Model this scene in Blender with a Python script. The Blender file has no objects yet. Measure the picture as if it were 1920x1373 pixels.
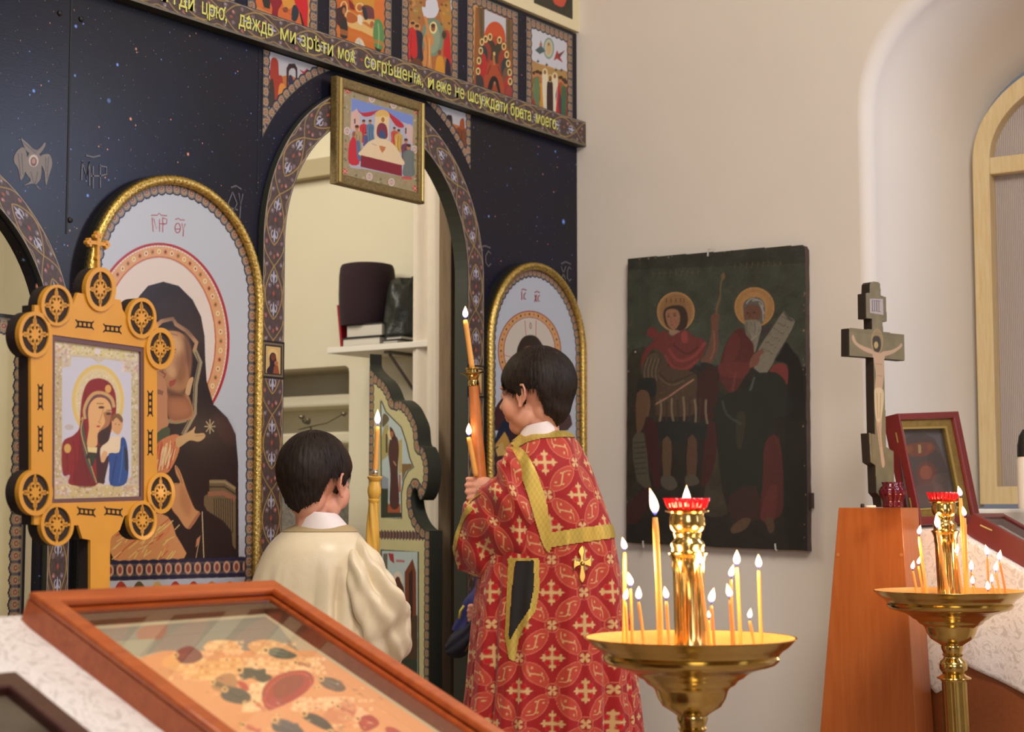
import bpy, bmesh, math, random
import numpy as np
from mathutils import Vector, Matrix

# ------------------------------------------------------------------ camera, world, lights
F = 3200.0; CX = 960.0; CY = 686.5
PITCH = math.atan2(271, F); AZ = math.radians(35.14)
CAM = np.array([-4.868, -3.153, 1.35])
FW = np.array([math.cos(AZ)*math.cos(PITCH), math.sin(AZ)*math.cos(PITCH), math.sin(PITCH)])
RT = np.array([math.sin(AZ), -math.cos(AZ), 0.0])
UP = np.cross(RT, FW)
cd = bpy.data.cameras.new('camera'); cam = bpy.data.objects.new('camera', cd)
bpy.context.scene.collection.objects.link(cam)
cd.sensor_width = 36; cd.lens = 36*F/1920; cd.clip_start = 0.05; cd.clip_end = 100
cam.location = CAM; cam.rotation_euler = (math.pi/2+PITCH, 0, AZ-math.pi/2)
cd.dof.use_dof = True; cd.dof.focus_distance = 4.0; cd.dof.aperture_fstop = 5.6
S = bpy.context.scene
S.camera = cam
S.view_settings.view_transform = 'Standard'; S.view_settings.look = 'None'
S.view_settings.gamma = 1; S.view_settings.use_curve_mapping = False
S.view_settings.exposure = -0.1
w = bpy.data.worlds.new('world'); S.world = w; w.use_nodes = True
w.node_tree.nodes['Background'].inputs[0].default_value = (0.72, 0.74, 0.85, 1)
w.node_tree.nodes['Background'].inputs[1].default_value = 0.22

def area(name, loc, to, sx, sy, power, col):
    l = bpy.data.lights.new(name, 'AREA'); l.shape = 'RECTANGLE'; l.size = sx; l.size_y = sy
    l.energy = power; l.color = col
    o = bpy.data.objects.new(name, l); S.collection.objects.link(o); o.location = loc
    o.rotation_euler = (Vector(to)-Vector(loc)).to_track_quat('-Z', 'Y').to_euler()
    return o
area('chandelier_light', (-3.5, -3.3, 4.3), (-1.2, -0.5, 1.6), 1.4, 1.4, 155, (1.0, 0.90, 0.80))
area('window_daylight', (-0.08, -2.9, 2.7), (-2.4, -0.3, 2.0), 0.5, 0.9, 34, (0.62, 0.74, 1.0))
area('west_window_daylight', (-1.1, -7.2, 2.3), (-0.8, -1.2, 1.9), 0.9, 1.6, 18, (0.66, 0.76, 1.0))
area('added_fill_light', (-6.8, -5.2, 2.3), (-1.0, -0.8, 1.3), 1.8, 1.8, 80, (0.84, 0.89, 1.0))  # added fill, no doorway seen; lifts low walls and softens contrast
area('altar_lamp_and_fill', (-1.7, 1.1, 3.3), (0.2, 1.2, 1.7), 0.9, 0.9, 33, (1.0, 0.92, 0.78))
area('altar_lamp_and_fill', (-3.3, 1.3, 3.3), (-2.6, 0.1, 1.0), 0.7, 0.7, 22, (1.0, 0.92, 0.78))  # extra light added to brighten the side door at the left
area('altar_lamp_and_fill', (-2.4, -1.0, 4.4), (-2.6, 0.3, 1.2), 0.5, 0.5, 6, (1.0, 0.92, 0.78))  # small area light on the nave side, aimed at the side door

# ------------------------------------------------------------------ unprojection onto real planes
def ray(x, y): return FW+RT*(x-CX)/F-UP*(y-CY)/F
def on(axis, val, x, y):
    d = ray(x, y); return CAM+d*((val-CAM[axis])/d[axis])
def dep(dd, x, y): return CAM+ray(x, y)*dd
def onplane(p0, n, x, y):
    d = ray(x, y); n = np.array(n, float); return CAM+d*(((np.array(p0)-CAM)@n)/(d@n))
def proj(p):
    v = np.array(p, float)-CAM; z = v@FW; return CX+F*(v@RT)/z, CY-F*(v@UP)/z

# ------------------------------------------------------------------ helpers
def lin(c):
    c = np.asarray(c, float)/255.0
    return np.where(c <= 0.04045, c/12.92, ((c+0.055)/1.055)**2.4)
def tag(o, label=None, cat=None, group=None, kind=None):
    if label: o['label'] = label
    if cat: o['category'] = cat
    if group: o['group'] = group
    if kind: o['kind'] = kind
    return o
def link(o, parent=None):
    S.collection.objects.link(o)
    if parent is not None:
        o.parent = parent
        o.matrix_parent_inverse = Matrix.Translation(-Vector(WORLD[parent.name])) if parent.name in WORLD else Matrix.Identity(4)
    return o
WORLD = {}
def thing(name, label, cat, loc=(0, 0, 0), group=None, kind=None):
    """Empty at the base; parts are built in world coordinates"""
    o = bpy.data.objects.new(name, None); S.collection.objects.link(o)
    o.empty_display_size = 0.05; o.location = [float(v) for v in loc]; WORLD[o.name] = [float(v) for v in loc]
    return tag(o, label, cat, group, kind)
def mesh(name, V, Fc, m, parent=None, smooth=False, col=None, uv=None):
    me = bpy.data.meshes.new(name)
    V = np.asarray(V, np.float32).reshape(-1, 3)
    if isinstance(Fc, np.ndarray):
        nf, k = Fc.shape
        me.vertices.add(len(V)); me.vertices.foreach_set('co', V.ravel())
        me.loops.add(nf*k); me.loops.foreach_set('vertex_index', Fc.astype(np.int32).ravel())
        me.polygons.add(nf); me.polygons.foreach_set('loop_start', np.arange(0, nf*k, k, dtype=np.int32))
        me.update(calc_edges=True)
    else:
        me.from_pydata(V.tolist(), [], [list(map(int, f)) for f in Fc]); me.update()
    me.validate()
    if col is not None:
        a = me.color_attributes.new('Col', 'FLOAT_COLOR', 'POINT')
        c = np.ones((len(V), 4), np.float32); c[:, :3] = np.asarray(col, np.float32).reshape(-1, 3)
        a.data.foreach_set('color', c.ravel())
    if smooth: me.polygons.foreach_set('use_smooth', np.ones(len(me.polygons), bool))
    if m is not None: me.materials.append(m)
    o = bpy.data.objects.new(name, me); link(o, parent)
    return o
def from_bm(name, bm, m, parent=None, smooth=False):
    me = bpy.data.meshes.new(name); bm.to_mesh(me); bm.free()
    if smooth: me.polygons.foreach_set('use_smooth', np.ones(len(me.polygons), bool))
    me.materials.append(m); o = bpy.data.objects.new(name, me); link(o, parent); return o
def gridfaces(n, m, mask=None, closed=False):
    i = np.arange(n-1)[:, None]; j = np.arange(m-1 if not closed else m)[None, :]
    a = i*m+j; b = i*m+(j+1) % m; c = (i+1)*m+(j+1) % m; d = (i+1)*m+j
    q = np.stack([a+0*b, b, c, d], -1)
    if mask is not None: q = q[mask]
    return q.reshape(-1, 4)
def gmesh(name, P, col, m, parent=None, mask=None, smooth=False, flip=False):
    n, k = P.shape[:2]; q = gridfaces(n, k, mask)
    if flip: q = q[:, ::-1]
    V = P.reshape(-1, 3); C = None if col is None else col.reshape(-1, 3)
    if mask is not None:
        used = np.unique(q); remap = np.zeros(len(V), int); remap[used] = np.arange(len(used))
        V = V[used]; q = remap[q]; C = None if C is None else C[used]
    return mesh(name, V, q, m, parent, smooth, C)
class MB:
    """collects boxes, lathes and tubes in one mesh"""
    def __init__(s): s.V = []; s.F = []
    def add(s, V, Fc):
        b = len(s.V); s.V += [tuple(map(float, v)) for v in V]; s.F += [tuple(int(i)+b for i in f) for f in Fc]; return s
    def box(s, lo, hi, M=None):
        (x0, y0, z0), (x1, y1, z1) = lo, hi
        V = [(x0, y0, z0), (x1, y0, z0), (x1, y1, z0), (x0, y1, z0), (x0, y0, z1), (x1, y0, z1), (x1, y1, z1), (x0, y1, z1)]
        if M is not None: V = [M(*v) for v in V]
        return s.add(V, [(0, 3, 2, 1), (4, 5, 6, 7), (0, 1, 5, 4), (1, 2, 6, 5), (2, 3, 7, 6), (3, 0, 4, 7)])
    def lathe(s, prof, c=(0, 0, 0), n=48, M=None, flute=None, cap=True):
        V = []
        for r, z in prof:
            for k in range(n):
                t = 2*math.pi*k/n; rr = r*(flute(t, z) if flute else 1)
                p = (c[0]+rr*math.cos(t), c[1]+rr*math.sin(t), c[2]+z); V.append(M(*p) if M else p)
        m = len(prof)
        Fc = [(i*n+k, i*n+(k+1) % n, (i+1)*n+(k+1) % n, (i+1)*n+k) for i in range(m-1) for k in range(n)]
        if cap and prof[0][0] > 1e-5: Fc.append(tuple(range(n))[::-1])
        if cap and prof[-1][0] > 1e-5: Fc.append(tuple((m-1)*n+k for k in range(n)))
        return s.add(V, Fc)
    def tube(s, pts, r, n=10, twist=None, cap=True, flat=1.0):
        P = np.array(pts, float); T = np.gradient(P, axis=0); T /= np.linalg.norm(T, axis=1)[:, None]+1e-12
        a = np.array([0, 0, 1.]) if abs(T[0][2]) < .9 else np.array([1., 0, 0])
        u = np.cross(T[0], a); u /= np.linalg.norm(u); V = []; L = 0
        for i in range(len(P)):
            u = u-T[i]*(u@T[i]); u /= np.linalg.norm(u); v = np.cross(T[i], u)
            if i: L += np.linalg.norm(P[i]-P[i-1])
            ri = r[i] if hasattr(r, '__len__') else r
            for k in range(n):
                t = 2*math.pi*k/n; rr = ri*(twist(t, L) if twist else 1)
                V.append(P[i]+(u*math.cos(t)+v*math.sin(t)*flat)*rr)
        Fc = [(i*n+k, i*n+(k+1) % n, (i+1)*n+(k+1) % n, (i+1)*n+k) for i in range(len(P)-1) for k in range(n)]
        if cap: Fc += [tuple(range(n))[::-1], tuple((len(P)-1)*n+k for k in range(n))]
        return s.add(V, Fc)
    def build(s, name, m, parent=None, smooth=False, bevel=0, auto=None):
        o = mesh(name, s.V, s.F, m, parent, smooth)
        bm = bmesh.new(); bm.from_mesh(o.data); bmesh.ops.recalc_face_normals(bm, faces=bm.faces); bm.to_mesh(o.data); bm.free()
        if bevel:
            b = o.modifiers.new('bevel', 'BEVEL'); b.width = bevel; b.segments = 2; b.limit_method = 'ANGLE'
        if auto: o.data.set_sharp_from_angle(angle=math.radians(auto))
        return o
def smc(P, n=8, closed=True):
    """Catmull-Rom through points"""
    P = np.array(P, float); out = []; N = len(P)
    R_ = range(N) if closed else range(N-1)
    for i in R_:
        if closed: p0, p1, p2, p3 = P[i-1], P[i], P[(i+1) % N], P[(i+2) % N]
        else: p0, p1, p2, p3 = P[max(i-1, 0)], P[i], P[i+1], P[min(i+2, N-1)]
        for k in range(n):
            t = k/n
            out.append(.5*((2*p1)+(-p0+p2)*t+(2*p0-5*p1+4*p2-p3)*t*t+(-p0+3*p1-3*p2+p3)*t**3))
    if not closed: out.append(P[-1])
    return np.array(out)
def plate(name, outer, holes, t, place, m, parent=None, bevel=0.0, smooth=False):
    """flat plate from 2D outlines with holes, thickness t; place(u,v,w)->xyz"""
    cu = bpy.data.curves.new(name+'_outline', 'CURVE'); cu.dimensions = '2D'; cu.fill_mode = 'BOTH'; cu.extrude = max(t/2-bevel, 1e-5)
    cu.bevel_depth = bevel; cu.bevel_resolution = 1; cu.offset = -bevel
    for loop in [outer]+list(holes):
        sp = cu.splines.new('POLY'); sp.points.add(len(loop)-1)
        for i, p in enumerate(loop): sp.points[i].co = (float(p[0]), float(p[1]), 0, 1)
        sp.use_cyclic_u = True
    tmp = bpy.data.objects.new('tmp', cu); me = bpy.data.meshes.new_from_object(tmp)
    bpy.data.objects.remove(tmp); bpy.data.curves.remove(cu)
    V = np.array([tuple(v.co) for v in me.vertices]); W = np.array([place(a, b, c+t/2) for a, b, c in V], np.float32)
    me.vertices.foreach_set('co', W.ravel()); me.update(); me.name = name
    me.materials.clear(); me.materials.append(m)
    bm = bmesh.new(); bm.from_mesh(me); bmesh.ops.remove_doubles(bm, verts=bm.verts, dist=1e-6); bmesh.ops.recalc_face_normals(bm, faces=bm.faces); bm.to_mesh(me); bm.free()
    me.polygons.foreach_set('use_smooth', np.zeros(len(me.polygons), bool))
    o = bpy.data.objects.new(name, me); link(o, parent); return o
_font = [None]
def text(name, s, size, place, m, parent=None, sx=1.0, t=0.0008, bold=0.0, shear=0.0):
    cu = bpy.data.curves.new(name+'_text', 'FONT'); cu.body = s; cu.size = size; cu.extrude = t/2; cu.offset = bold; cu.align_x = 'CENTER'; cu.align_y = 'CENTER'; cu.shear = shear; cu.resolution_u = 3
    tmp = bpy.data.objects.new('tmp', cu); S.collection.objects.link(tmp)
    bpy.context.view_layer.update()
    me = bpy.data.meshes.new_from_object(tmp.evaluated_get(bpy.context.evaluated_depsgraph_get()))
    bpy.data.objects.remove(tmp); bpy.data.curves.remove(cu)
    V = np.array([tuple(v.co) for v in me.vertices])
    W = np.array([place(a*sx, b, c+t/2) for a, b, c in V], np.float32)
    me.vertices.foreach_set('co', W.ravel()); me.update(); me.name = name; me.materials.clear(); me.materials.append(m)
    o = bpy.data.objects.new(name, me); link(o, parent); return o

# ------------------------------------------------------------------ materials
def nodes(name):
    m = bpy.data.materials.new(name); m.use_nodes = True; nt = m.node_tree
    return m, nt, nt.nodes['Principled BSDF']
def N(nt, t, **k):
    n = nt.nodes.new(t)
    for a, b in k.items(): setattr(n, a, b)
    return n
def setin(n, **k):
    for a, b in k.items(): n.inputs[a.replace('_', ' ')].default_value = b
def bumpy(nt, b, scale, strength, dist=0.002, detail=4, vec=None):
    nz = N(nt, 'ShaderNodeTexNoise'); setin(nz, Scale=scale, Detail=detail)
    bu = N(nt, 'ShaderNodeBump'); setin(bu, Strength=strength, Distance=dist)
    if vec is not None: nt.links.new(vec, nz.inputs['Vector'])
    nt.links.new(nz.outputs[0], bu.inputs['Height']); nt.links.new(bu.outputs[0], b.inputs['Normal'])
    return nz
def coord(nt, scale=(1, 1, 1), kind='Object'):
    tc = N(nt, 'ShaderNodeTexCoord'); mp = N(nt, 'ShaderNodeMapping'); mp.inputs['Scale'].default_value = scale
    nt.links.new(tc.outputs[kind], mp.inputs[0]); return mp.outputs[0]
def plain(name, c, rough=.6, metal=0, var=0.0, scale=20, bump=0.0, bscale=60, bdist=.002, stretch=(1, 1, 1), spec=.5, sheen=0, coat=0, c2=None, trans=0, sss=0):
    m, nt, b = nodes(name); base = lin(c); v = coord(nt, stretch)
    setin(b, Roughness=rough, Metallic=metal); b.inputs['Specular IOR Level'].default_value = spec
    if sheen: b.inputs['Sheen Weight'].default_value = sheen
    if coat: b.inputs['Coat Weight'].default_value = coat; b.inputs['Coat Roughness'].default_value = .08
    if trans: b.inputs['Transmission Weight'].default_value = trans
    if sss:
        b.inputs['Subsurface Weight'].default_value = sss; b.inputs['Subsurface Radius'].default_value = (.012, .005, .003); b.inputs['Subsurface Scale'].default_value = 1
    nz = N(nt, 'ShaderNodeTexNoise'); setin(nz, Scale=scale, Detail=5, Roughness=.6); nt.links.new(v, nz.inputs['Vector'])
    cr = N(nt, 'ShaderNodeValToRGB'); o = base*(1-var); hi = np.minimum(base*(1+var), 1) if c2 is None else lin(c2)
    cr.color_ramp.elements[0].position = .3; cr.color_ramp.elements[1].position = .7
    cr.color_ramp.elements[0].color = (*o, 1); cr.color_ramp.elements[1].color = (*hi, 1)
    nt.links.new(nz.outputs[0], cr.inputs[0]); nt.links.new(cr.outputs[0], b.inputs['Base Color'])
    if bump: bumpy(nt, b, bscale, bump, bdist, vec=v)
    return m
def wood(name, c, c2, rough=.35, stretch=(14, 14, 1.2), scale=6, coat=.3, spec=.5):
    return plain(name, c, rough, c2=c2, scale=scale, stretch=stretch, bump=.08, bscale=30, coat=coat, var=.05, spec=spec)
def painted(name, rough=.45, metal=0, gain=1.0, bump=0.0, bscale=300, spec=.4, coat=0, goldmetal=False, sheen=0):
    m, nt, b = nodes(name); a = N(nt, 'ShaderNodeAttribute'); a.attribute_name = 'Col'
    setin(b, Roughness=rough, Metallic=metal); b.inputs['Specular IOR Level'].default_value = spec
    if coat: b.inputs['Coat Weight'].default_value = coat; b.inputs['Coat Roughness'].default_value = .12
    if sheen: b.inputs['Sheen Weight'].default_value = sheen
    g = N(nt, 'ShaderNodeVectorMath', operation='SCALE'); g.inputs['Scale'].default_value = gain
    nt.links.new(a.outputs['Color'], g.inputs[0]); nt.links.new(g.outputs[0], b.inputs['Base Color'])
    if bump: bumpy(nt, b, bscale, bump, .001)
    return m
def emis(name, c, s):
    m, nt, b = nodes(name); setin(b, Roughness=.5); b.inputs['Base Color'].default_value = (0, 0, 0, 1)
    b.inputs['Emission Color'].default_value = (*c, 1); b.inputs['Emission Strength'].default_value = s; return m

# ------------------------------------------------------------------ painter: colours computed per grid point of a panel
class Canvas:
    """n x m colour grid over the rectangle u0..u1, v0..v1 (metres); polygons given through self.map"""
    def __init__(s, u0, u1, v0, v1, step, base, fmap=None):
        s.u0, s.v0 = u0, v0; s.n = max(2, int(round((v1-v0)/step))+1); s.m = max(2, int(round((u1-u0)/step))+1)
        s.u1, s.v1 = u1, v1; s.su = (u1-u0)/(s.m-1); s.sv = (v1-v0)/(s.n-1)
        s.C = np.ones((s.n, s.m, 3))*lin(base); s.map = fmap or (lambda x, y: (x, y))
        s.U, s.V = np.meshgrid(np.linspace(u0, u1, s.m), np.linspace(v0, v1, s.n))
    def tr(s, pts):
        P = np.array([s.map(x, y) for x, y in pts], float)
        return np.stack([(P[:, 0]-s.u0)/s.su, (P[:, 1]-s.v0)/s.sv], 1)
    def cover(s, Q):
        i0 = max(int(np.floor(Q[:, 0].min()))-1, 0); i1 = min(int(np.ceil(Q[:, 0].max()))+2, s.m)
        j0 = max(int(np.floor(Q[:, 1].min()))-1, 0); j1 = min(int(np.ceil(Q[:, 1].max()))+2, s.n)
        if i1 <= i0 or j1 <= j0: return None
        A = np.zeros((j1-j0, i1-i0))
        for dx in (-.33, 0, .33):
            for dy in (-.33, 0, .33):
                X, Y = np.meshgrid(np.arange(i0, i1)+dx, np.arange(j0, j1)+dy); ins = np.zeros(X.shape, bool)
                x1, y1 = Q[-1]
                for x2, y2 in Q:
                    if y1 != y2:
                        ins ^= ((y1 > Y) != (y2 > Y)) & (X < (x2-x1)*(Y-y1)/(y2-y1)+x1)
                    x1, y1 = x2, y2
                A += ins/9.0
        return i0, i1, j0, j1, A
    def put(s, Q, c, alpha=1.0, fade=None):
        r = s.cover(Q)
        if r is None: return s
        i0, i1, j0, j1, A = r; A = A[..., None]*alpha
        s.C[j0:j1, i0:i1] = s.C[j0:j1, i0:i1]*(1-A)+lin(c)*A; return s
    def poly(s, pts, c, a=1.0, sm=0): 
        if sm: pts = smc(pts, sm)
        return s.put(s.tr(pts), c, a)
    def soft(s, pts, c, a=1.0, blur=.004, sm=4):
        """feathered patch of paint"""
        Q = s.tr(smc(pts, sm)); k = max(1, int(blur/s.su)); F_ = np.zeros((s.n, s.m)); r = s.cover(Q)
        if r is None: return s
        i0, i1, j0, j1, A = r; F_[j0:j1, i0:i1] = A
        a0, a1, b0, b1 = max(i0-3*k, 0), min(i1+3*k, s.m), max(j0-3*k, 0), min(j1+3*k, s.n); G = F_[b0:b1, a0:a1]
        for _ in range(3):
            for ax in (0, 1):
                P = np.pad(G, [(k, k) if q == ax else (0, 0) for q in (0, 1)], mode='edge'); cs = np.cumsum(P, axis=ax); z = np.zeros_like(np.take(cs, [0], axis=ax)); cs = np.concatenate([z, cs], axis=ax); L_ = G.shape[ax]
                G = (np.take(cs, np.arange(2*k+1, 2*k+1+L_), axis=ax)-np.take(cs, np.arange(0, L_), axis=ax))/(2*k+1)
        G = G[..., None]*a; s.C[b0:b1, a0:a1] = s.C[b0:b1, a0:a1]*(1-G)+lin(c)*G; return s
    def fade(s, sat, lift=(0, 0, 0), k=0.0):
        g = s.C.mean(2, keepdims=True); s.C = g+(s.C-g)*sat; s.C = s.C*(1-k)+lin(lift)*k; return s
    def ell(s, cx, cy, rx, ry, c, a=1.0, rot=0, n=28):
        t = np.linspace(0, 2*math.pi, n, endpoint=False); x = rx*np.cos(t); y = ry*np.sin(t); k, q = math.cos(rot), math.sin(rot)
        return s.put(s.tr(np.stack([cx+x*k-y*q, cy+x*q+y*k], 1)), c, a)
    def line(s, pts, w, c, a=1.0, sm=0, taper=False):
        if sm: pts = smc(pts, sm, False)
        P = np.array(pts, float); T = np.gradient(P, axis=0); T /= np.linalg.norm(T, axis=1)[:, None]+1e-9
        Nn = np.stack([-T[:, 1], T[:, 0]], 1); ww = np.full(len(P), w/2.0)
        if taper: ww = ww*np.sin(np.linspace(.25, math.pi-.1, len(P)))
        return s.put(s.tr(np.concatenate([P+Nn*ww[:, None], (P-Nn*ww[:, None])[::-1]])), c, a)
    def ring(s, cx, cy, rx, ry, w, c, a=1.0, t0=0, t1=2*math.pi, rot=0, n=60):
        t = np.linspace(t0, t1, n); x = rx*np.cos(t); y = ry*np.sin(t); k, q = math.cos(rot), math.sin(rot)
        return s.line(np.stack([cx+x*k-y*q, cy+x*q+y*k], 1), w, c, a)
    def folds(s, x0, y0, x1, y1, n, w, c, a, seed=0, spread=8):
        R = random.Random(seed)
        for i in range(n):
            t = (i+R.random()*.6)/n; x = x0+(x1-x0)*t; s.line([(x, y0), (x+R.uniform(-spread, spread)*.5, (y0+y1)/2), (x+R.uniform(-spread, spread), y1)], w, c, a, sm=4, taper=True)
        return s
    def mottle(s, amp, size, seed=0):
        r = np.random.RandomState(seed); k = max(2, int(size/s.su)); g = r.rand(s.n//k+3, s.m//k+3)
        y = np.arange(s.n)/k; x = np.arange(s.m)/k; yi = y.astype(int); xi = x.astype(int); fy = (y-yi)[:, None]; fx = (x-xi)[None, :]
        v = (g[yi][:, xi]*(1-fy)*(1-fx)+g[yi][:, xi+1]*(1-fy)*fx+g[yi+1][:, xi]*fy*(1-fx)+g[yi+1][:, xi+1]*fy*fx)
        s.C *= (1+amp*(v-.5)*2)[..., None]; return s
    def sample(s, U, V):
        """tile lookup, wraps along v"""
        x = np.clip((U-s.u0)/s.su, 0, s.m-1.001); y = np.mod((V-s.v0)/s.sv, s.n-1)
        xi = x.astype(int); yi = y.astype(int); fx = (x-xi)[..., None]; fy = (y-yi)[..., None]; C = s.C
        return C[yi, xi]*(1-fx)*(1-fy)+C[yi, xi+1]*fx*(1-fy)+C[yi+1, xi]*(1-fx)*fy+C[yi+1, xi+1]*fx*fy
# ------------------------------------------------------------------ shared materials
M = {}
M['wall'] = plain('plaster_beige', (219, 211, 201), .9, var=.02, scale=3, bump=.05, bscale=90, spec=.2)
M['altar_wall'] = plain('plaster_cream', (228, 220, 196), .9, var=.015, scale=3, bump=.05, bscale=60, spec=.2)
M['white'] = plain('white_paint', (232, 226, 214), .6, var=.02, bump=.05)
M['floor'] = plain('floor_tiles', (158, 136, 116), .4, var=.15, scale=5)
M['print'] = painted('printed_vinyl', .42, gain=.80, spec=.3)
M['oil'] = painted('old_oil_painting', .55, gain=1.15, spec=.25)
M['painting'] = painted('aged_oil_painting', .5, gain=1.0, spec=.3)
M['glossprint'] = painted('glossy_print', .3, gain=.82, spec=.4)
M['cloth_painted'] = painted('woven_brocade', .6, gain=.86, bump=.15, bscale=900, spec=.3, sheen=.2)
M['black'] = plain('black_edge', (22, 22, 20), .6)
M['darkgreen'] = plain('dark_green_edge', (44, 46, 38), .6)
M['brass'] = plain('polished_brass', (206, 176, 108), .17, metal=1, var=.06, scale=8)
M['brass2'] = plain('satin_brass', (190, 160, 92), .3, metal=1, var=.1, scale=20)
M['goldrope'] = plain('gilded_rope', (150, 112, 44), .32, metal=.9, c2=(232, 204, 120), scale=150, bump=.6, bscale=300)
M['goldframe'] = plain('gilded_moulding', (150, 122, 62), .35, metal=.8, c2=(176, 150, 84), scale=60, bump=.25, bscale=260)
M['goldframe2'] = plain('bright_gilded_strip', (206, 182, 110), .3, metal=.8, var=.05)
M['darkgold'] = plain('tarnished_gilding', (96, 80, 48), .5, metal=.5, c2=(140, 118, 70), scale=160, bump=.6, bscale=200)
M['letters'] = plain('yellow_green_lettering', (198, 196, 98), .5)
M['letters_dark'] = plain('dark_letter_outline', (50, 42, 40), .6)
M['faintgold'] = plain('faint_gold_print', (92, 84, 84), .4, c2=(60, 58, 66), scale=200)
M['skin'] = plain('skin', (226, 172, 146), .5, c2=(214, 150, 126), scale=9, sss=.12, spec=.35)
M['pinewood'] = wood('pine_wood', (224, 206, 164), (206, 178, 128))
M['postwood'] = wood('rough_post_wood', (134, 112, 84), (108, 88, 66), rough=.8, coat=0)

# star-sprinkled navy vinyl
def star_material():
    m, nt, b = nodes('starry_navy_vinyl'); setin(b, Roughness=.3); b.inputs['Specular IOR Level'].default_value = .22
    v = coord(nt); prev = None
    nz = N(nt, 'ShaderNodeTexNoise'); setin(nz, Scale=2.2, Detail=3); nt.links.new(v, nz.inputs['Vector'])
    cr = N(nt, 'ShaderNodeValToRGB'); cr.color_ramp.elements[0].position = .4; cr.color_ramp.elements[1].position = .65
    cr.color_ramp.elements[0].color = (*lin((24, 22, 29)), 1); cr.color_ramp.elements[1].color = (*lin((22, 22, 42)), 1)
    nt.links.new(nz.outputs[0], cr.inputs[0]); prev = cr.outputs[0]
    for sc, r, k, wmin in ((7, .075, 1.0, .25), (16, .085, .9, .55), (34, .10, .7, .5), (80, .13, .4, .4)):
        vo = N(nt, 'ShaderNodeTexVoronoi'); setin(vo, Scale=sc, Randomness=1.0); nt.links.new(v, vo.inputs['Vector'])
        mr = N(nt, 'ShaderNodeMapRange'); mr.inputs['From Min'].default_value = r; mr.inputs['From Max'].default_value = r*.3
        mr.inputs['To Min'].default_value = 0; mr.inputs['To Max'].default_value = k; nt.links.new(vo.outputs['Distance'], mr.inputs['Value'])
        sp = N(nt, 'ShaderNodeSeparateColor'); nt.links.new(vo.outputs['Color'], sp.inputs[0])
        gt = N(nt, 'ShaderNodeMath', operation='GREATER_THAN'); gt.inputs[1].default_value = wmin; nt.links.new(sp.outputs[0], gt.inputs[0])
        mu = N(nt, 'ShaderNodeMath', operation='MULTIPLY'); nt.links.new(mr.outputs[0], mu.inputs[0]); nt.links.new(gt.outputs[0], mu.inputs[1])
        c2 = N(nt, 'ShaderNodeValToRGB'); e = c2.color_ramp.elements; e[0].color = (*lin((110, 150, 240)), 1); e[1].color = (*lin((235, 150, 120)), 1)
        x = e.new(.35); x.color = (*lin((180, 225, 225)), 1); x = e.new(.7); x.color = (*lin((235, 235, 190)), 1)
        nt.links.new(sp.outputs[1], c2.inputs[0])
        mx = N(nt, 'ShaderNodeMix', data_type='RGBA'); nt.links.new(mu.outputs[0], mx.inputs['Factor']); nt.links.new(prev, mx.inputs[6]); nt.links.new(c2.outputs[0], mx.inputs[7])
        prev = mx.outputs[2]
    nt.links.new(prev, b.inputs['Base Color']); bumpy(nt, b, 500, .12, .001); return m
M['stars'] = star_material()

# ------------------------------------------------------------------ ornament tiles
OW, OP = .09, .20
def make_orn():
    c = Canvas(0, OW, 0, OP, .0011, (84, 68, 66)); c.mottle(.25, .006, 3)
    w_, p = OW, OP; rnd = random.Random(4)
    gold = (168, 138, 82); gr = (132, 116, 124); ivory = (186, 180, 188); rose = (168, 104, 96)
    for sgn in (1, -1):
        f = lambda x, y: (w_/2+sgn*x*w_/2, y*p)
        for dy in (-1, 0, 1):
            A = lambda P: [f(x, y+dy) for x, y in P]
            c.line(A([(0, 0), (.35, .08), (.72, .25), (.72, .42), (.35, .6), (0, .72), ]), .0035, gold, sm=6)
            c.line(A([(0, .72), (.3, .78), (.75, .9), (.9, 1.0)]), .003, gold, sm=6)
            c.line(A([(.95, .1), (.8, .3), (.9, .5), (.75, .62), (.9, .8)]), .003, gold, .9, sm=6)
            for cx, cy, r in ((.42, .22, .15), (.38, .46, .14), (.66, .74, .13), (.7, .04, .12), (.35, .88, .12)):
                t = np.linspace(0, 4.6*math.pi/1.6, 26); rr = r*(1-t/t[-1]*.8)
                c.line([f(cx+rr_*math.cos(a)*1.0, cy+dy+rr_*math.sin(a)*w_/p*.55) for a, rr_ in zip(t+rnd.random()*3, rr)], .0028, rnd.choice([gr, rose, gr, (150, 124, 110)]))
                c.ell(*f(cx, cy+dy), .0022, .0022, rnd.choice([ivory, rose]))
            c.line(A([(.05, .14), (.2, .1), (.3, .16), (.16, .2)]), .0035, ivory, sm=5)
            c.line(A([(.05, .56), (.2, .6), (.28, .54), (.14, .5)]), .0035, ivory, sm=5)
    for dy in (-1, 0, 1):
        F_ = lambda x, y: (w_/2+x*w_/2, (y+dy)*p)
        c.poly([F_(0, .02), F_(.1, .12), F_(.05, .2), F_(0, .24), F_(-.05, .2), F_(-.1, .12)], (182, 184, 210))
        c.poly([F_(0, .68), F_(.1, .58), F_(.05, .5), F_(0, .46), F_(-.05, .5), F_(-.1, .58)], (182, 184, 210))
        c.poly([F_(0, .31), F_(.1, .35), F_(0, .39), F_(-.1, .35)], (176, 82, 62)); c.poly([F_(0, .81), F_(.09, .845), F_(0, .88), F_(-.09, .845)], (176, 90, 66))
    for x in (.0035, OW-.0035):
        c.line([(x, -.01), (x, OP+.01)], .0016, (176, 166, 160)); c.line([(x*.3 if x < .04 else OW-.001, -.01), (x*.3 if x < .04 else OW-.001, OP+.01)], .0025, (40, 34, 34))
    return c
ORN = make_orn()
SW, SP = .030, .028
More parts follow.
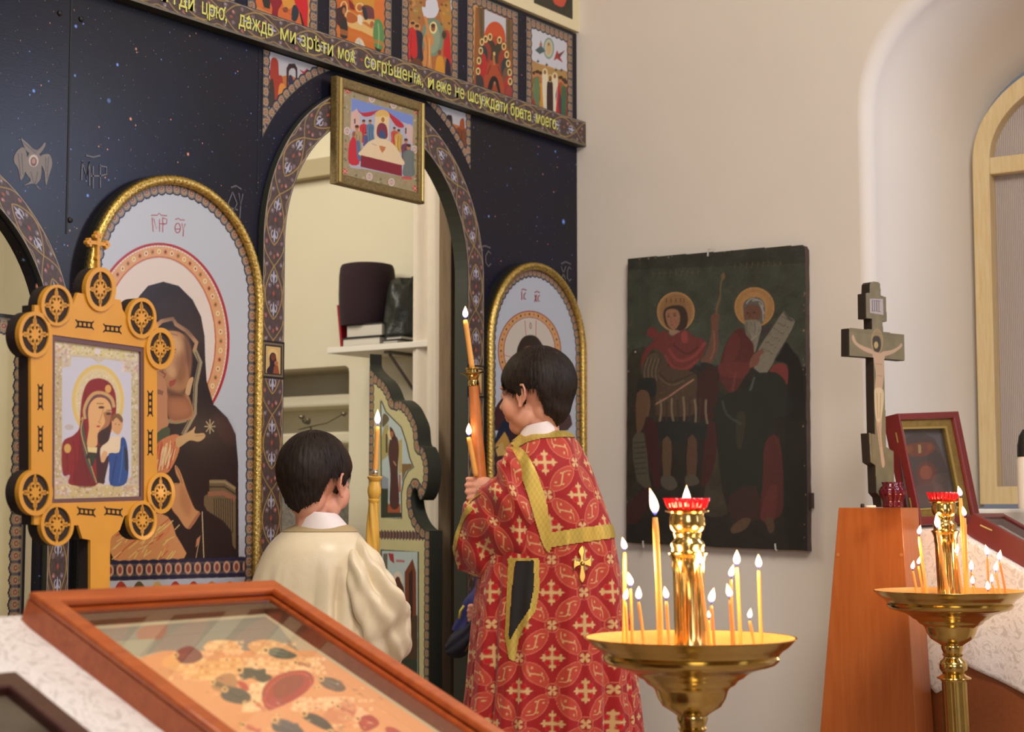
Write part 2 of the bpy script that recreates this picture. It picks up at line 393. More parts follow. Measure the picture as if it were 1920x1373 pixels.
def make_scal():
    c = Canvas(0, SW, 0, SP, .0007, (150, 128, 100))
    for dy in (-1, 0, 1):
        y = (dy+.5)*SP
        c.ell(SW*.5, y, .0075, .010, (176, 150, 118)); c.ell(SW*.5, y, .005, .007, (138, 74, 68)); c.ell(SW*.5, y, .0022, .0035, (190, 150, 120))
        c.ell(SW*.5, y+SP/2, .008, .0038, (96, 92, 96)); c.ell(SW*.2, y+SP/2, .004, .005, (60, 58, 82)); c.ell(SW*.85, y+SP/2, .004, .004, (92, 84, 74))
        c.ell(SW*.25, y, .002, .003, (96, 110, 76))
    return c
SCAL = make_scal()
NAVY = (40, 40, 68)
def scal_border(c, dist, along, width=SW, side=1, alpha_out=None):
    """paint scalloped border on canvas c where dist (from outer edge, m) < width"""
    wav = width+.0045*np.abs(np.sin(math.pi*along/SP))-.002
    inside = dist < wav
    col = SCAL.sample(np.clip(dist, 0, SW*.999)*SW/width, along)
    edge = dist > wav-.0045
    col = np.where(edge[..., None], lin(NAVY), col)
    c.C = np.where(inside[..., None], col, c.C)
    return c
# ------------------------------------------------------------------ room
def structure(o): o['kind'] = 'structure'; return o
T_N = -1.68; WO, WI, WD = .60, .425, .45
def niche_outline(a, zs, b, zb, ex, n=40):
    t = np.linspace(0, math.pi, n); y = -np.sign(np.cos(t))*np.abs(np.cos(t))**(2/ex)*a; z = zs+np.abs(np.sin(t))**(2/ex)*b
    return np.concatenate([[(T_N-a, zb)], np.stack([T_N+y, z], 1), [(T_N+a, zb)]])
outer = niche_outline(WO+.005, 2.55, .44, 1.33, 2.25)
inner = niche_outline(WI+.02, 2.50, .32, 1.36, 2.1)
def expand(O, e):
    n_ = O-np.array([T_N, 2.0]); n_ /= np.linalg.norm(n_, axis=1)[:, None]; return O+n_*e
ARR = .055
structure(plate('wall_right', [(-8, 0), (.06, 0), (.06, 4.6), (-8, 4.6)], [expand(outer, ARR)[::-1]], .02, lambda u, v, q: (q, u, v), M['wall']))
# niche reveal with a rounded arris
def lerp(a, b, t): return a*(1-t)+b*t
P = []
for k in range(10):                                   # rounded edge, then the splayed jamb
    th = k/9*math.pi/2; o_ = expand(outer, ARR*(1-math.sin(th))); P.append(np.stack([np.full(len(o_), ARR*(1-math.cos(th))), o_[:, 0], o_[:, 1]], 1))
for k in range(1, 13):
    t = k/12; o_ = lerp(outer, inner, t); P.append(np.stack([np.full(len(o_), ARR+(WD+.03-ARR)*t), o_[:, 0], o_[:, 1]], 1))
structure(gmesh('wall_right_reveal', np.array(P), None, M['wall'], smooth=True))
mb = MB(); mb.box((0.0, T_N-WO-.03, 1.25), (WD+.05, T_N+WO+.03, 1.355)); structure(mb.build('window_1_sill', M['white'], bevel=.01))
def arch_strip(rin, w_, spring, zb, rise, x, th, name, m, parent=None):
    a = niche_outline(rin+w_, spring, rise+w_, zb, 2.1); b = niche_outline(rin, spring, rise, zb+w_, 2.1)
    return plate(name, a, [b[::-1]], th, lambda u, v, q: (x-q, u, v), m, parent)
win = structure(thing('window_1', 'arched pine-framed window with ribbed plastic pane in the right wall niche', 'window', (WD, T_N, 1.36)))
arch_strip(.375, .055, 2.46, 1.37, .265, WD+.005, .05, 'window_frame', M['pinewood'], win)
mb = MB(); mb.box((WD-.038, T_N-.385, 2.42), (WD+.004, T_N+.385, 2.475))
mb.build('transom_bar', M['pinewood'], win, bevel=.004)
def ribbed():
    m, nt, b = nodes('ribbed_polycarbonate'); setin(b, Roughness=.22); b.inputs['Base Color'].default_value = (*lin((172, 160, 154)), 1)
    v = coord(nt); wv = N(nt, 'ShaderNodeTexWave'); wv.bands_direction = 'Y'; setin(wv, Scale=52.0); nt.links.new(v, wv.inputs[0])
    bu = N(nt, 'ShaderNodeBump'); setin(bu, Strength=.5, Distance=.004); nt.links.new(wv.outputs[1], bu.inputs['Height']); nt.links.new(bu.outputs[0], b.inputs['Normal'])
    return m
pl = niche_outline(.40, 2.46, .285, 1.38, 2.1)
plate('window_pane', pl, [], .006, lambda u, v, q: (WD+.01-q, u, v), ribbed(), win)
mb = MB(); mb.box((-8, -9, -.05), (2.5, 4, 0)); structure(mb.build('floor', M['floor']))
mb = MB(); mb.box((-5.2, -.95, 0), (-.001, 3.4, .25)); structure(mb.build('floor_dais', M['floor'], bevel=.01))
mb = MB(); mb.box((-8, -9, 4.6), (2.5, 4, 4.7)); structure(mb.build('ceiling', M['altar_wall']))
mb = MB(); mb.box((-8.1, -9, 0), (-8, 4, 4.6)); structure(mb.build('wall_left', M['wall']))
mb = MB(); mb.box((-8, -8.3, 0), (2.5, -8.2, 4.6)); structure(mb.build('wall_west', M['wall']))

# altar beyond the gate: side wall with shelf niche, curved apse corner, beam
AX = .2
def AW(x, y): p = on(0, AX, x, y); return p[1], p[2]
n0 = AW(655, 690); n1 = AW(440, 693); zt = n0[1]+.0
nic = [(n0[0], .9), (1.95, .9), (1.95, zt+.01), (n0[0]+.02, zt+.01), (n0[0]+.004, zt), (n0[0], zt-.02)]
structure(plate('wall_altar', [(.0, 0), (3.3, 0), (3.3, 4.6), (.0, 4.6)], [nic[::-1]], .1, lambda u, v, q: (AX+q, u, v), M['altar_wall']))
mb = MB()
mb.box((AX+.1, n0[0]-.1, .9), (AX+.4, n0[0], zt+.1)); mb.box((AX+.32, n0[0]-.1, .8), (AX+.4, 2.05, zt+.2)); mb.box((AX+.1, n0[0]-.1, zt+.012), (AX+.4, 2.05, zt+.12)); mb.box((AX+.1, 1.95, .8), (AX+.4, 2.05, zt+.2))
structure(mb.build('wall_altar_recess', M['altar_wall']))
mb = MB()
for k, zz in enumerate((735, 805, 870)):
    z_ = on(0, AX+.1, 590, zz)[2]; mb.box((AX+.12, n0[0]+.0, z_-.06), (AX+.32, 1.95, z_-.012), None)
structure(mb.build('trim_altar_recess', M['altar_wall'], bevel=.01))
mb = MB(); mb.box((.0, .03, 0), (AX+.1, .06, 4.6)); structure(mb.build('trim_altar_return', M['altar_wall']))
mb = MB(); mb.box((-6, 3.3, 0), (AX+.1, 3.4, 4.6)); structure(mb.build('wall_back', M['altar_wall']))
b0 = on(0, AX-.02, 560, 297); b1 = on(0, AX-.02, 600, 333)
mb = MB(); mb.box((AX-.05, .07, b1[2]), (AX+.01, 3.3, b0[2]-.02)); structure(mb.build('trim_altar_beam', plain('beam_paint', (186, 172, 140), .8)))
# ------------------------------------------------------------------ iconostasis
ICO = thing('iconostasis', 'navy star-printed icon screen with ornamented arches and a painted inscription band', 'icon screen', (-1.5, .015, .25))
GX, GZ, GR, GRo = -1.065, 2.07, .415, .5          # royal gate arch
DX, DZ, DR, DRo = -2.65, 1.72, .37, .45           # deacon's door arch
def archpts(x, z, r, zb, n=48):
    t = np.linspace(0, math.pi, n); return [(x-r, zb)]+[(x-r*math.cos(a), z+r*math.sin(a)) for a in t]+[(x+r, zb)]
def PL(y): return lambda u, v, q: (u, y+q, v)
plate('star_panel', [(-3.6, .25), (0, .25), (0, 2.995), (-3.6, 2.995)], [archpts(GX, GZ, GR+.01, .26)[::-1], archpts(DX, DZ, DR+.01, .26)[::-1]], .03, PL(0.0), M['stars'], ICO)
plate('upper_tier', [(-3.6, 3.0), (0, 3.0), (0, 3.6), (-3.6, 3.6)], [], .03, PL(-.012), plain('cream_board', (214, 200, 160), .6), ICO)
for k in range(4):
    x1 = -.045-.35*k
    c = Canvas(x1-.235, x1, 3.035, 3.40, .003, (58, 56, 44)); c.mottle(.2, .02, k)
    xm = x1-.11
    c.poly([(xm-.06, 3.12), (xm-.02, 3.08), (xm+.01, 3.06), (xm+.07, 3.09), (xm+.09, 3.3), (xm-.08, 3.3)], (206, 84, 62), sm=4)
    c.folds(xm-.06, 3.28, xm+.08, 3.1, 7, .006, (150, 52, 44), .7, k, .02)
    P = np.stack([c.U, np.full(c.U.shape, -.0135), c.V], -1); gmesh('upper_icon', P, c.C, M['print'], ICO, flip=False)
# jamb and arch ornament (raised boards)
def arch_trim(x, z, r0, r1, zb, name):
    w_ = r1-r0
    plate(name+'_board', archpts(x, z, r1, zb), [archpts(x, z, r0, zb-.02)[::-1]] if False else [], .014, PL(-.016), M['darkgreen'], ICO) if False else None
    o = archpts(x, z, r1, zb); i = archpts(x, z, r0, zb)[::-1]
    b = plate(name, o+i, [], .050, PL(-.016), M['darkgreen'], ICO)
    L1 = z-zb; La = math.pi*(r0+r1)/2; n = int((2*L1+La)/.0018); k = 56
    Lp = np.linspace(0, 2*L1+La, n); P = np.zeros((n, k, 3)); U = np.linspace(0, OW, k)
    cx = np.zeros(n); cz = np.zeros(n); nx = np.zeros(n); nz_ = np.zeros(n)
    for q, l in enumerate(Lp):
        if l < L1: cx[q], cz[q], nx[q], nz_[q] = x-r1, zb+l, 1, 0
        elif l > L1+La: cx[q], cz[q], nx[q], nz_[q] = x+r1, z-(l-L1-La), -1, 0
        else:
            a = (l-L1)/La*math.pi; cx[q], cz[q] = x-r1*math.cos(a), z+r1*math.sin(a); nx[q], nz_[q] = math.cos(a), -math.sin(a)
    W_ = np.linspace(0, w_, k)[None, :]
    P[..., 0] = cx[:, None]+nx[:, None]*W_; P[..., 2] = cz[:, None]+nz_[:, None]*W_; P[..., 1] = -.0172
    C = ORN.sample(np.broadcast_to(U[None], (n, k)), np.broadcast_to(Lp[:, None], (n, k)))
    gmesh('ornament_strip', P, C, M['print'], b)
    return b
gt = arch_trim(GX, GZ, GR, GRo, .26, 'gate_arch_trim')
arch_trim(DX, DZ, DR+.015, DRo, .26, 'door_arch_trim')
# small icons set into the gate jambs
for sx, col in ((-1, (120, 60, 40)), (1, (70, 30, 26))):
    x0 = GX+sx*(GR+GRo)/2; z0, z1 = on(1, 0, 502, 705)[2], on(1, 0, 502, 646)[2]; f = lambda x, y: (x0+(x-.5)*.074, z1+(z0-z1)*y)
    c = Canvas(x0-.043, x0+.043, z0-.008, z1+.008, .0012, (36, 30, 30), f)
    c.poly([(-.02, -.03), (1.02, -.03), (1.02, 1.03), (-.02, 1.03)], (120, 104, 84)); c.poly([(.05, .03), (.95, .03), (.95, .97), (.05, .97)], (46, 38, 34)); c.poly([(.12, .08), (.88, .08), (.88, .93), (.12, .93)], (212, 180, 118))
    c.ell(.48, .35, .26, .2, (228, 196, 130)); c.poly([(.2, .93), (.2, .8), (.32, .68), (.3, .42), (.42, .28), (.6, .3), (.66, .45), (.72, .7), (.78, .93)], (50, 34, 44), sm=4)
    c.ell(.5, .42, .12, .11, col); c.ell(.66, .6, .1, .08, (176, 110, 70)); c.poly([(.5, .93), (.55, .7), (.75, .66), (.84, .93)], (150, 80, 50))
    P = np.stack([c.U, np.full(c.U.shape, -.0185), c.V], -1); gmesh('jamb_icon', P, c.C, M['print'], gt)
# cornice band with the inscription
BZ0, BZ1 = 2.595, 2.681
mb = MB(); mb.box((-3.6, -.036, BZ0), (.022, 0, BZ1)); cor = mb.build('inscribed_cornice', M['darkgreen'], ICO, bevel=.002)
n = int(3.2/.0017); k = 52; Lp = np.linspace(-2.6, .022, n)
P = np.zeros((n, k, 3)); P[..., 0] = Lp[:, None]; P[..., 1] = -.0372; P[..., 2] = np.linspace(BZ0+.001, BZ1-.001, k)[None]
C = ORN.sample(np.broadcast_to(np.linspace(0, OW, k)[None], (n, k)), np.broadcast_to(Lp[:, None]*.95, (n, k)))*.95
gmesh('ornament_strip', P, C, M['print'], cor, flip=True)
mb = MB(); mb.box((-3.6, -.0385, BZ0), (.022, -.036, BZ0+.006)); mb.build('beading', plain('grey_beading', (112, 106, 90), .5, c2=(70, 66, 56), scale=900), cor)
WORDS = [('ей', 284, 314, 6), ('гди', 325, 364, 18), ('црю,', 378, 425, 34), ('даждь', 447, 511, 60), ('ми', 525, 554, 80), ('зрѣти', 563, 624, 96), ('моѧ', 633, 665, 110), ('согрѣшенїѧ,', 683, 793, 145), ('и', 802, 813, 165), ('еже', 818, 845, 180), ('не', 853, 870, 190), ('ѡсуждати', 877, 951, 205), ('брата', 957, 995, 226), ('моего.', 1004, 1045, 246)]
import unicodedata
for wd, x0, x1, y in WORDS:
    a = on(1, -.038, x0, y)[0]; b = on(1, -.038, x1, y)[0]; xc = (a+b)/2; zc = (BZ0+BZ1)/2-.001
    for nm, mt, bold, yy, kx in (('inscription_word_outline', M['letters_dark'], .0014, -.0376, 1.0), ('inscription_word', M['letters'], .0003, -.0384, 1.0)):
        o = text(nm, wd, .052, lambda u, v, q: (u, yy-q, v), mt, cor, bold=bold)
        me = o.data; V = np.empty(len(me.vertices)*3, np.float32); me.vertices.foreach_get('co', V); V = V.reshape(-1, 3)
        sx = (b-a)/(V[:, 0].max()-V[:, 0].min()+1e-9); V[:, 0] = xc+(V[:, 0]-(V[:, 0].max()+V[:, 0].min())/2)*sx
        V[:, 2] = zc+V[:, 2]*1.12; me.vertices.foreach_set('co', V.ravel()); me.update()
def stroke(name, lines, w_, y, m, parent, h=.001, fm=None):
    """flat strokes traced on the plane Y=y, points in photo pixels"""
    V = []; Fc = []
    for L in lines:
        P = np.array([on(1, y, *((fm(*p)) if fm else p))[[0, 2]] for p in L]); T = np.gradient(P, axis=0); T /= np.linalg.norm(T, axis=1)[:, None]+1e-9
        Nn = np.stack([-T[:, 1], T[:, 0]], 1)*w_/2; b = len(V)
        for p, q in zip(P, Nn): V += [(p[0]+q[0], y, p[1]+q[1]), (p[0]-q[0], y, p[1]-q[1]), (p[0]-q[0], y-h, p[1]-q[1]), (p[0]+q[0], y-h, p[1]+q[1])]
        for i in range(len(P)-1):
            s0, s1 = b+4*i, b+4*i+4
            Fc += [(s0+k, s0+(k+1) % 4, s1+(k+1) % 4, s1+k) for k in range(4)]
        Fc += [(b, b+1, b+2, b+3), (b+4*len(P)-1, b+4*len(P)-2, b+4*len(P)-3, b+4*len(P)-4)]
    return mesh(name, V, Fc, m, parent)
Z1 = lambda x, y: (160+x/6.4, y/6.4); Zb = lambda x, y: (460+x/6.4, y/6.4); Zc = lambda x, y: (760+x/4.576, y/4.576)
acc = [[Z1(1180, 25), Z1(1200, 5)], [Z1(1490, 75), Z1(1565, 100)], [Z1(1655, 150), Z1(1680, 85)], [Zb(30, 245), Zb(45, 190)], [Zb(570, 460), Zb(590, 400)], [Zb(1270, 640), Zb(1290, 605), Zb(1310, 650)], [Zb(1850, 870), Zb(1865, 815)], [Zc(200, 720), Zc(215, 685), Zc(222, 715)], [Zc(262, 750), Zc(290, 735), Zc(318, 765)], [Zc(435, 825), Zc(445, 790), Zc(452, 820)], [Zc(545, 865), Zc(565, 850), Zc(590, 875)], [Zc(775, 925), Zc(790, 890)], [Zc(978, 980), Zc(990, 950)], [Zc(1262, 1070), Zc(1274, 1040)]]
for a_ in acc: stroke('accent_mark', [a_], .0045, -.038, M['letters'], cor)
# faint gold letters and the seraph on the star panel
zz = lambda x, y: (x/2.984, y/2.984)
stroke('gold_monogram', [[zz(460, 900), zz(455, 1010)], [zz(460, 905), zz(485, 1000), zz(500, 905), zz(500, 1040)], [zz(520, 930), zz(520, 1055)], [zz(505, 985), zz(560, 985)], [zz(560, 920), zz(560, 1050)], [zz(560, 930), zz(595, 935), zz(595, 975), zz(560, 985)], [zz(480, 870), zz(520, 880), zz(560, 870)]], .004, -.0005, M['faintgold'], ICO)
stroke('gold_monogram', [[zz(1300, 1075), zz(1275, 1140), zz(1300, 1195), zz(1325, 1140), zz(1300, 1075)], [zz(1275, 1160), zz(1330, 1175)], [zz(1335, 1080), zz(1345, 1150), zz(1358, 1085)], [zz(1345, 1150), zz(1340, 1225)], [zz(1290, 1050), zz(1320, 1040), zz(1350, 1060)]], .0045, -.0005, M['faintgold'], ICO)
zq = lambda x, y: (820+x/4.0375, 460+y/4.0375)
stroke('gold_monogram', [[zq(330, 35), zq(330, 155)], [zq(318, 35), zq(345, 35)], [zq(318, 155), zq(345, 155)], [zq(405, 65), zq(385, 45), zq(365, 80), zq(365, 130), zq(385, 160), zq(405, 140)], [zq(325, 15), zq(360, 5), zq(400, 20)]], .006, -.0005, M['faintgold'], ICO)
stroke('gold_monogram', [[zq(935, 160), zq(970, 265)], [zq(970, 160), zq(935, 265)], [zq(1012, 180), zq(995, 165), zq(982, 195), zq(982, 245), zq(995, 272), zq(1012, 255)], [zq(935, 140), zq(970, 125), zq(1010, 145)]], .006, -.0005, M['faintgold'], ICO)
c = Canvas(-2.40, -2.25, 2.02, 2.30, .0015, (60, 62, 80), lambda x, y: tuple(on(1, 0, x/2.984, y/2.984)[[0, 2]]))
ser = (132, 122, 116)
shapes = [[(115, 775), (150, 800), (200, 840), (250, 798), (245, 830), (205, 870), (150, 850)], [(130, 825), (90, 850), (75, 900), (100, 950), (115, 1010), (140, 960), (150, 880)], [(230, 870), (275, 865), (290, 920), (270, 990), (255, 1040), (245, 960), (220, 900)], [(160, 860), (215, 860), (230, 920), (225, 1000), (200, 1040), (235, 1070), (190, 1030), (130, 1040), (170, 1010), (140, 960)]]
mask = np.zeros(c.C.shape[:2])
for s_ in shapes:
    Q = c.tr(smc(s_, 5)); r = c.cover(Q); i0, i1, j0, j1, A = r; mask[j0:j1, i0:i1] = np.maximum(mask[j0:j1, i0:i1], A); c.poly(s_, ser, sm=5)
for s_ in ([(120, 790), (200, 860)], [(240, 810), (200, 850)], [(100, 860), (115, 990)], [(120, 860), (128, 980)], [(270, 880), (262, 1000)], [(255, 880), (255, 960)], [(170, 960), (190, 1030)], [(210, 960), (195, 1030)]): c.line(s_, 5, (80, 76, 84), .8)
c.ell(187, 900, 27, 34, (196, 186, 178)); c.ell(187, 905, 18, 26, (120, 84, 84)); c.ell(187, 902, 10, 15, (176, 140, 126))
P = np.stack([c.U, np.full(c.U.shape, -.0008), c.V], -1); gmesh('painted_seraph', P, c.C, M['print'], ICO, mask=mask[:-1, :-1] > .3)
for a, b, z_ in ((-2.2175, -2.2125, 2.0), (-1.5735, -1.572, 2.2)): mb = MB(); mb.box((a, -.0012, z_), (b, .001, 2.6)); mb.build('panel_seam', M['black'], ICO)
for px, py, y in ((112, 25, -.004), (152, 36, -.004), (131, 413, -.004)):
    p = on(1, 0, px, py); mb = MB(); mb.lathe([(.0001, 0), (.007, 0), (.006, .004), (.0001, .005)], (0, 0, 0), 12, M=lambda a, b, q: (p[0]+a, -q, p[2]+b)); mb.build('panel_screw', M['black'], ICO, smooth=True)

# ---- feast icons above the cornice
def feast(x0, draw, seed, z0=2.665, z1=2.985, view=None):
    c = Canvas(x0, x0+.28, z0, z1, .0017, (200, 150, 90), view); c.mottle(.12, .02, seed)
    draw(c)
    d = np.minimum(np.minimum(c.U-x0, x0+.28-c.U), z1-c.V); al = np.where(np.minimum(c.U-x0, x0+.28-c.U) < z1-c.V, c.V, c.U)
    scal_border(c, d, al, .032)
    ed = d < .005; c.C[ed] = lin((120, 112, 104)); c.C[d < .0016] = lin((44, 40, 44))
    P = np.stack([c.U, np.full(c.U.shape, -.0012), c.V], -1); return gmesh('feast_icon', P, c.C, M['print'], ICO)
def mp(f): return lambda x, y: tuple(on(1, 0, *f(x, y))[[0, 2]])
def person_(c, x, y, h, col, halo=True, skin=(190, 130, 84), w_=.34, lean=0, hc=(236, 212, 140), hs=1.0):
    """standing robed figure: head centre x,y, height h downward"""
    r = h*.105*hs
    if halo: c.ell(x, y, r*1.25, r*1.45, hc)
    c.poly([(x-r*.4, y+r), (x-h*w_*.5, y+h*.22), (x-h*w_*.45+lean, y+h*.6), (x-h*w_*.5+lean, y+h), (x+h*w_*.5+lean, y+h), (x+h*w_*.45+lean, y+h*.6), (x+h*w_*.5, y+h*.22), (x+r*.4, y+r)], col, sm=4)
    c.ell(x, y, r*.75, r, skin); c.ell(x, y-r*.5, r*.75, r*.55, (70, 44, 30))
    d = tuple(int(v*.6) for v in col)
    c.line([(x, y+h*.25), (x-h*.05+lean, y+h*.6), (x+lean, y+h*.97)], h*.03, d, .8, sm=4); c.line([(x+h*.1, y+h*.3), (x+h*.12+lean, y+h*.9)], h*.025, d, .7); c.line([(x-h*.12, y+h*.35), (x-h*.1+lean, y+h*.9)], h*.025, tuple(min(255, int(v*1.35)) for v in col), .7)
def f5(c):   # ascension
    c.poly([(1080, 240), (1380, 330), (1385, 640), (1240, 570), (1080, 530)], (206, 206, 212))
    c.poly([(1070, 520), (1160, 560), (1260, 590), (1390, 620), (1400, 760), (1070, 700)], (178, 140, 84), sm=4)
    c.ell(1228, 415, 46, 92, (128, 150, 130)); c.ell(1228, 415, 36, 78, (186, 190, 160)); c.ell(1228, 420, 20, 52, (206, 170, 120)); c.ell(1228, 380, 10, 15, (160, 104, 70))
    for p in ([(1110, 430), (1150, 400), (1160, 340), (1170, 400), (1200, 440), (1150, 465)],): c.poly(p, (74, 96, 100)); c.ell(1160, 382, 12, 16, (176, 110, 80))
    c.poly([(1270, 520), (1285, 470), (1300, 430), (1320, 480), (1350, 540), (1300, 505)], (170, 62, 54)); c.poly([(1300, 470), (1370, 430), (1320, 500)], (120, 60, 56))
    for x, y in ((1135, 525), (1210, 555), (1290, 597), (1337, 600)): c.poly([(x-16, y+6), (x-4, y-4), (x, y-18), (x+5, y-3), (x+17, y), (x+6, y+8), (x, y+18), (x-5, y+8)], (56, 66, 62))
    for x, y, cc in ((1105, 640, (176, 120, 60)), (1130, 630, (120, 110, 60)), (1160, 640, (190, 110, 50)), (1330, 680, (176, 80, 50)), (1360, 700, (110, 110, 60)), (1375, 720, (140, 70, 40))): person_(c, x, y, 260, cc, False)
    c.poly([(1100, 960), (1100, 800), (1110, 680), (1140, 660), (1150, 760), (1140, 960)], (100, 128, 88), sm=4); c.poly([(1150, 970), (1160, 800), (1150, 720), (1190, 740), (1205, 980)], (204, 146, 56), sm=4)
    c.poly([(1085, 940), (1090, 820), (1110, 880), (1130, 960)], (170, 50, 46)); c.poly([(1120, 980), (1130, 930), (1165, 970)], (40, 60, 96))
    for x, y in ((1195, 620), (1280, 655)):
        c.poly([(x-24, y+40), (x-10, y-20), (x+12, y-20), (x+26, y+50), (x+16, y+330), (x-10, y+340)], (226, 216, 186), sm=4); c.ell(x, y, 12, 19, (150, 96, 60)); c.ring(x, y, 20, 32, 5, (236, 216, 150))
    c.poly([(1215, 970), (1212, 740), (1225, 690), (1240, 660), (1256, 700), (1264, 750), (1262, 1000)], (58, 34, 36), sm=4); c.ell(1240, 672, 11, 18, (140, 92, 60)); c.ring(1240, 672, 19, 30, 5, (236, 216, 150))
    c.poly([(1290, 1010), (1298, 830), (1305, 740), (1325, 760), (1332, 1020)], (196, 48, 44), sm=4); c.poly([(1285, 820), (1300, 740), (1290, 880)], (48, 96, 120))
    c.poly([(1340, 1030), (1335, 860), (1350, 740), (1376, 780), (1370, 1030)], (64, 104, 72), sm=4); c.poly([(1310, 900), (1320, 760), (1338, 860), (1336, 1020), (1325, 1010)], (52, 46, 70), .8)
feast(-.308, f5, 5, view=mp(Zc))
def f4(c):   # pentecost
    c.poly([(600, 60), (930, 150), (930, 900), (580, 800)], (150, 92, 48)); c.poly([(676, 80), (862, 160), (860, 380), (676, 330)], (200, 200, 204))
    c.poly([(620, 60), (676, 75), (676, 330), (640, 330)], (110, 86, 56)); c.poly([(860, 165), (910, 180), (905, 460), (862, 400)], (112, 92, 60)); c.line([(650, 70), (650, 320)], 8, (80, 62, 40)); c.line([(885, 170), (885, 430)], 8, (84, 68, 40))
    c.ell(765, 330, 92, 145, (204, 84, 44)); c.poly([(672, 330), (858, 360), (900, 700), (930, 880), (600, 790), (640, 560)], (172, 76, 46), sm=3)
    for i, (x, y) in enumerate([(724, 318), (686, 336), (655, 362), (645, 436), (629, 522), (622, 612), (805, 345), (843, 400), (867, 470), (880, 546), (893, 622), (897, 700)]):
        cc = [(64, 60, 44), (150, 60, 44), (50, 60, 62), (110, 84, 60), (176, 48, 44), (60, 54, 56)][i % 6]
        sx = 1 if x < 760 else -1
        c.poly([(x-14*sx, y+30), (x+30*sx, y+40), (x+50*sx, y+110), (x+30*sx, y+200), (x-6*sx, y+180), (x-20*sx, y+90)], cc, sm=4)
        c.ell(x, y, 19, 32, (234, 208, 136)); c.ell(x, y+2, 11, 19, (150, 92, 54)); c.ell(x, y-8, 11, 11, (84, 58, 40))
    c.poly([(655, 470), (680, 470), (700, 560), (690, 640), (660, 600)], (184, 44, 42), sm=4); c.ell(760, 462, 10, 18, (226, 196, 120)); c.line([(755, 480), (760, 560)], 18, (190, 120, 70)); c.line([(730, 560), (700, 640)], 10, (120, 50, 34)); c.line([(790, 570), (830, 660)], 10, (120, 50, 34))
    c.poly([(708, 815), (712, 720), (740, 660), (775, 660), (800, 720), (812, 850)], (34, 28, 26), sm=4); c.poly([(735, 820), (748, 740), (765, 700), (782, 750), (800, 840)], (168, 72, 44), sm=3); c.ell(764, 715, 10, 16, (176, 120, 80)); c.poly([(722, 820), (765, 835), (806, 838), (800, 852), (724, 828)], (220, 210, 186))
    c.poly([(850, 800), (870, 740), (900, 740), (925, 800), (920, 870), (850, 850)], (164, 66, 56), sm=4)
feast(-.636, f4, 4, view=mp(Zc))
def f3(c):   # transfiguration of figures in rocks
    c.poly([(20, -20), (410, -20), (400, 680), (20, 600)], (172, 108, 60))
    c.poly([(30, -20), (140, -20), (145, 80), (130, 170), (60, 180), (30, 100)], (170, 120, 66), sm=3); c.poly([(290, 60), (400, 20), (400, 250), (330, 230)], (184, 130, 60), sm=3)
    R = random.Random(5)
    for i in range(34):
        x = R.choice([R.uniform(30, 130), R.uniform(290, 400)]); y = R.uniform(0, 240); c.poly([(x-14, y), (x, y-12), (x+16, y+4), (x+4, y+18)], R.choice([(130, 60, 40), (196, 150, 80), (150, 140, 80), (110, 80, 50)]), .9)
    c.poly([(140, 60), (170, 60), (180, 0), (260, -5), (280, 60), (284, 90), (250, 150), (170, 150), (150, 120)], (212, 212, 220), sm=4); c.ell(232, 320, 95, 165, (120, 140, 116)); c.ell(228, 330, 66, 130, (146, 158, 128)); c.poly([(385, 0), (410, 10), (405, 150), (390, 80)], (210, 212, 220))
    c.poly([(150, 560), (150, 470), (165, 400), (150, 330), (180, 270), (160, 150), (185, 160), (205, 270), (235, 310), (240, 370), (215, 420), (225, 600), (190, 620)], (206, 138, 76), sm=4); c.line([(175, 300), (190, 440), (180, 580)], 6, (150, 84, 44), sm=4); c.line([(205, 330), (205, 560)], 5, (236, 190, 120), sm=3)
    c.ell(238, 238, 32, 52, (236, 214, 150)); c.ell(236, 240, 19, 32, (146, 90, 56)); c.ell(236, 220, 19, 18, (92, 52, 34))
    for x, y, cc in ((60, 210, (192, 44, 42)), (98, 235, (50, 46, 60))): person_(c, x, y, 290, cc, True, hs=.8, hc=(206, 150, 90))
    c.poly([(50, 480), (50, 300), (66, 250), (90, 280), (100, 480)], (200, 42, 42), sm=4)
    c.poly([(325, 480), (330, 330), (345, 260), (375, 300), (390, 560), (360, 640), (350, 500)], (194, 42, 44), sm=4); c.ell(332, 300, 24, 40, (110, 84, 50)); c.ell(332, 300, 16, 28, (70, 56, 40)); c.poly([(340, 670), (350, 500), (385, 560), (385, 690)], (40, 36, 50), sm=3)
    c.poly([(255, 650), (262, 520), (285, 480), (320, 500), (335, 620), (315, 680)], (214, 148, 50), sm=4); c.ell(290, 450, 14, 22, (130, 70, 44)); c.poly([(40, 590), (50, 520), (90, 500), (130, 520), (140, 590)], (110, 64, 40), sm=4); c.poly([(140, 590), (170, 570), (250, 610), (240, 640), (180, 620)], (50, 36, 32))
    c.poly([(20, 560), (130, 590), (120, 640), (20, 610)], (170, 90, 50))
feast(-.964, f3, 3, view=mp(Zc))
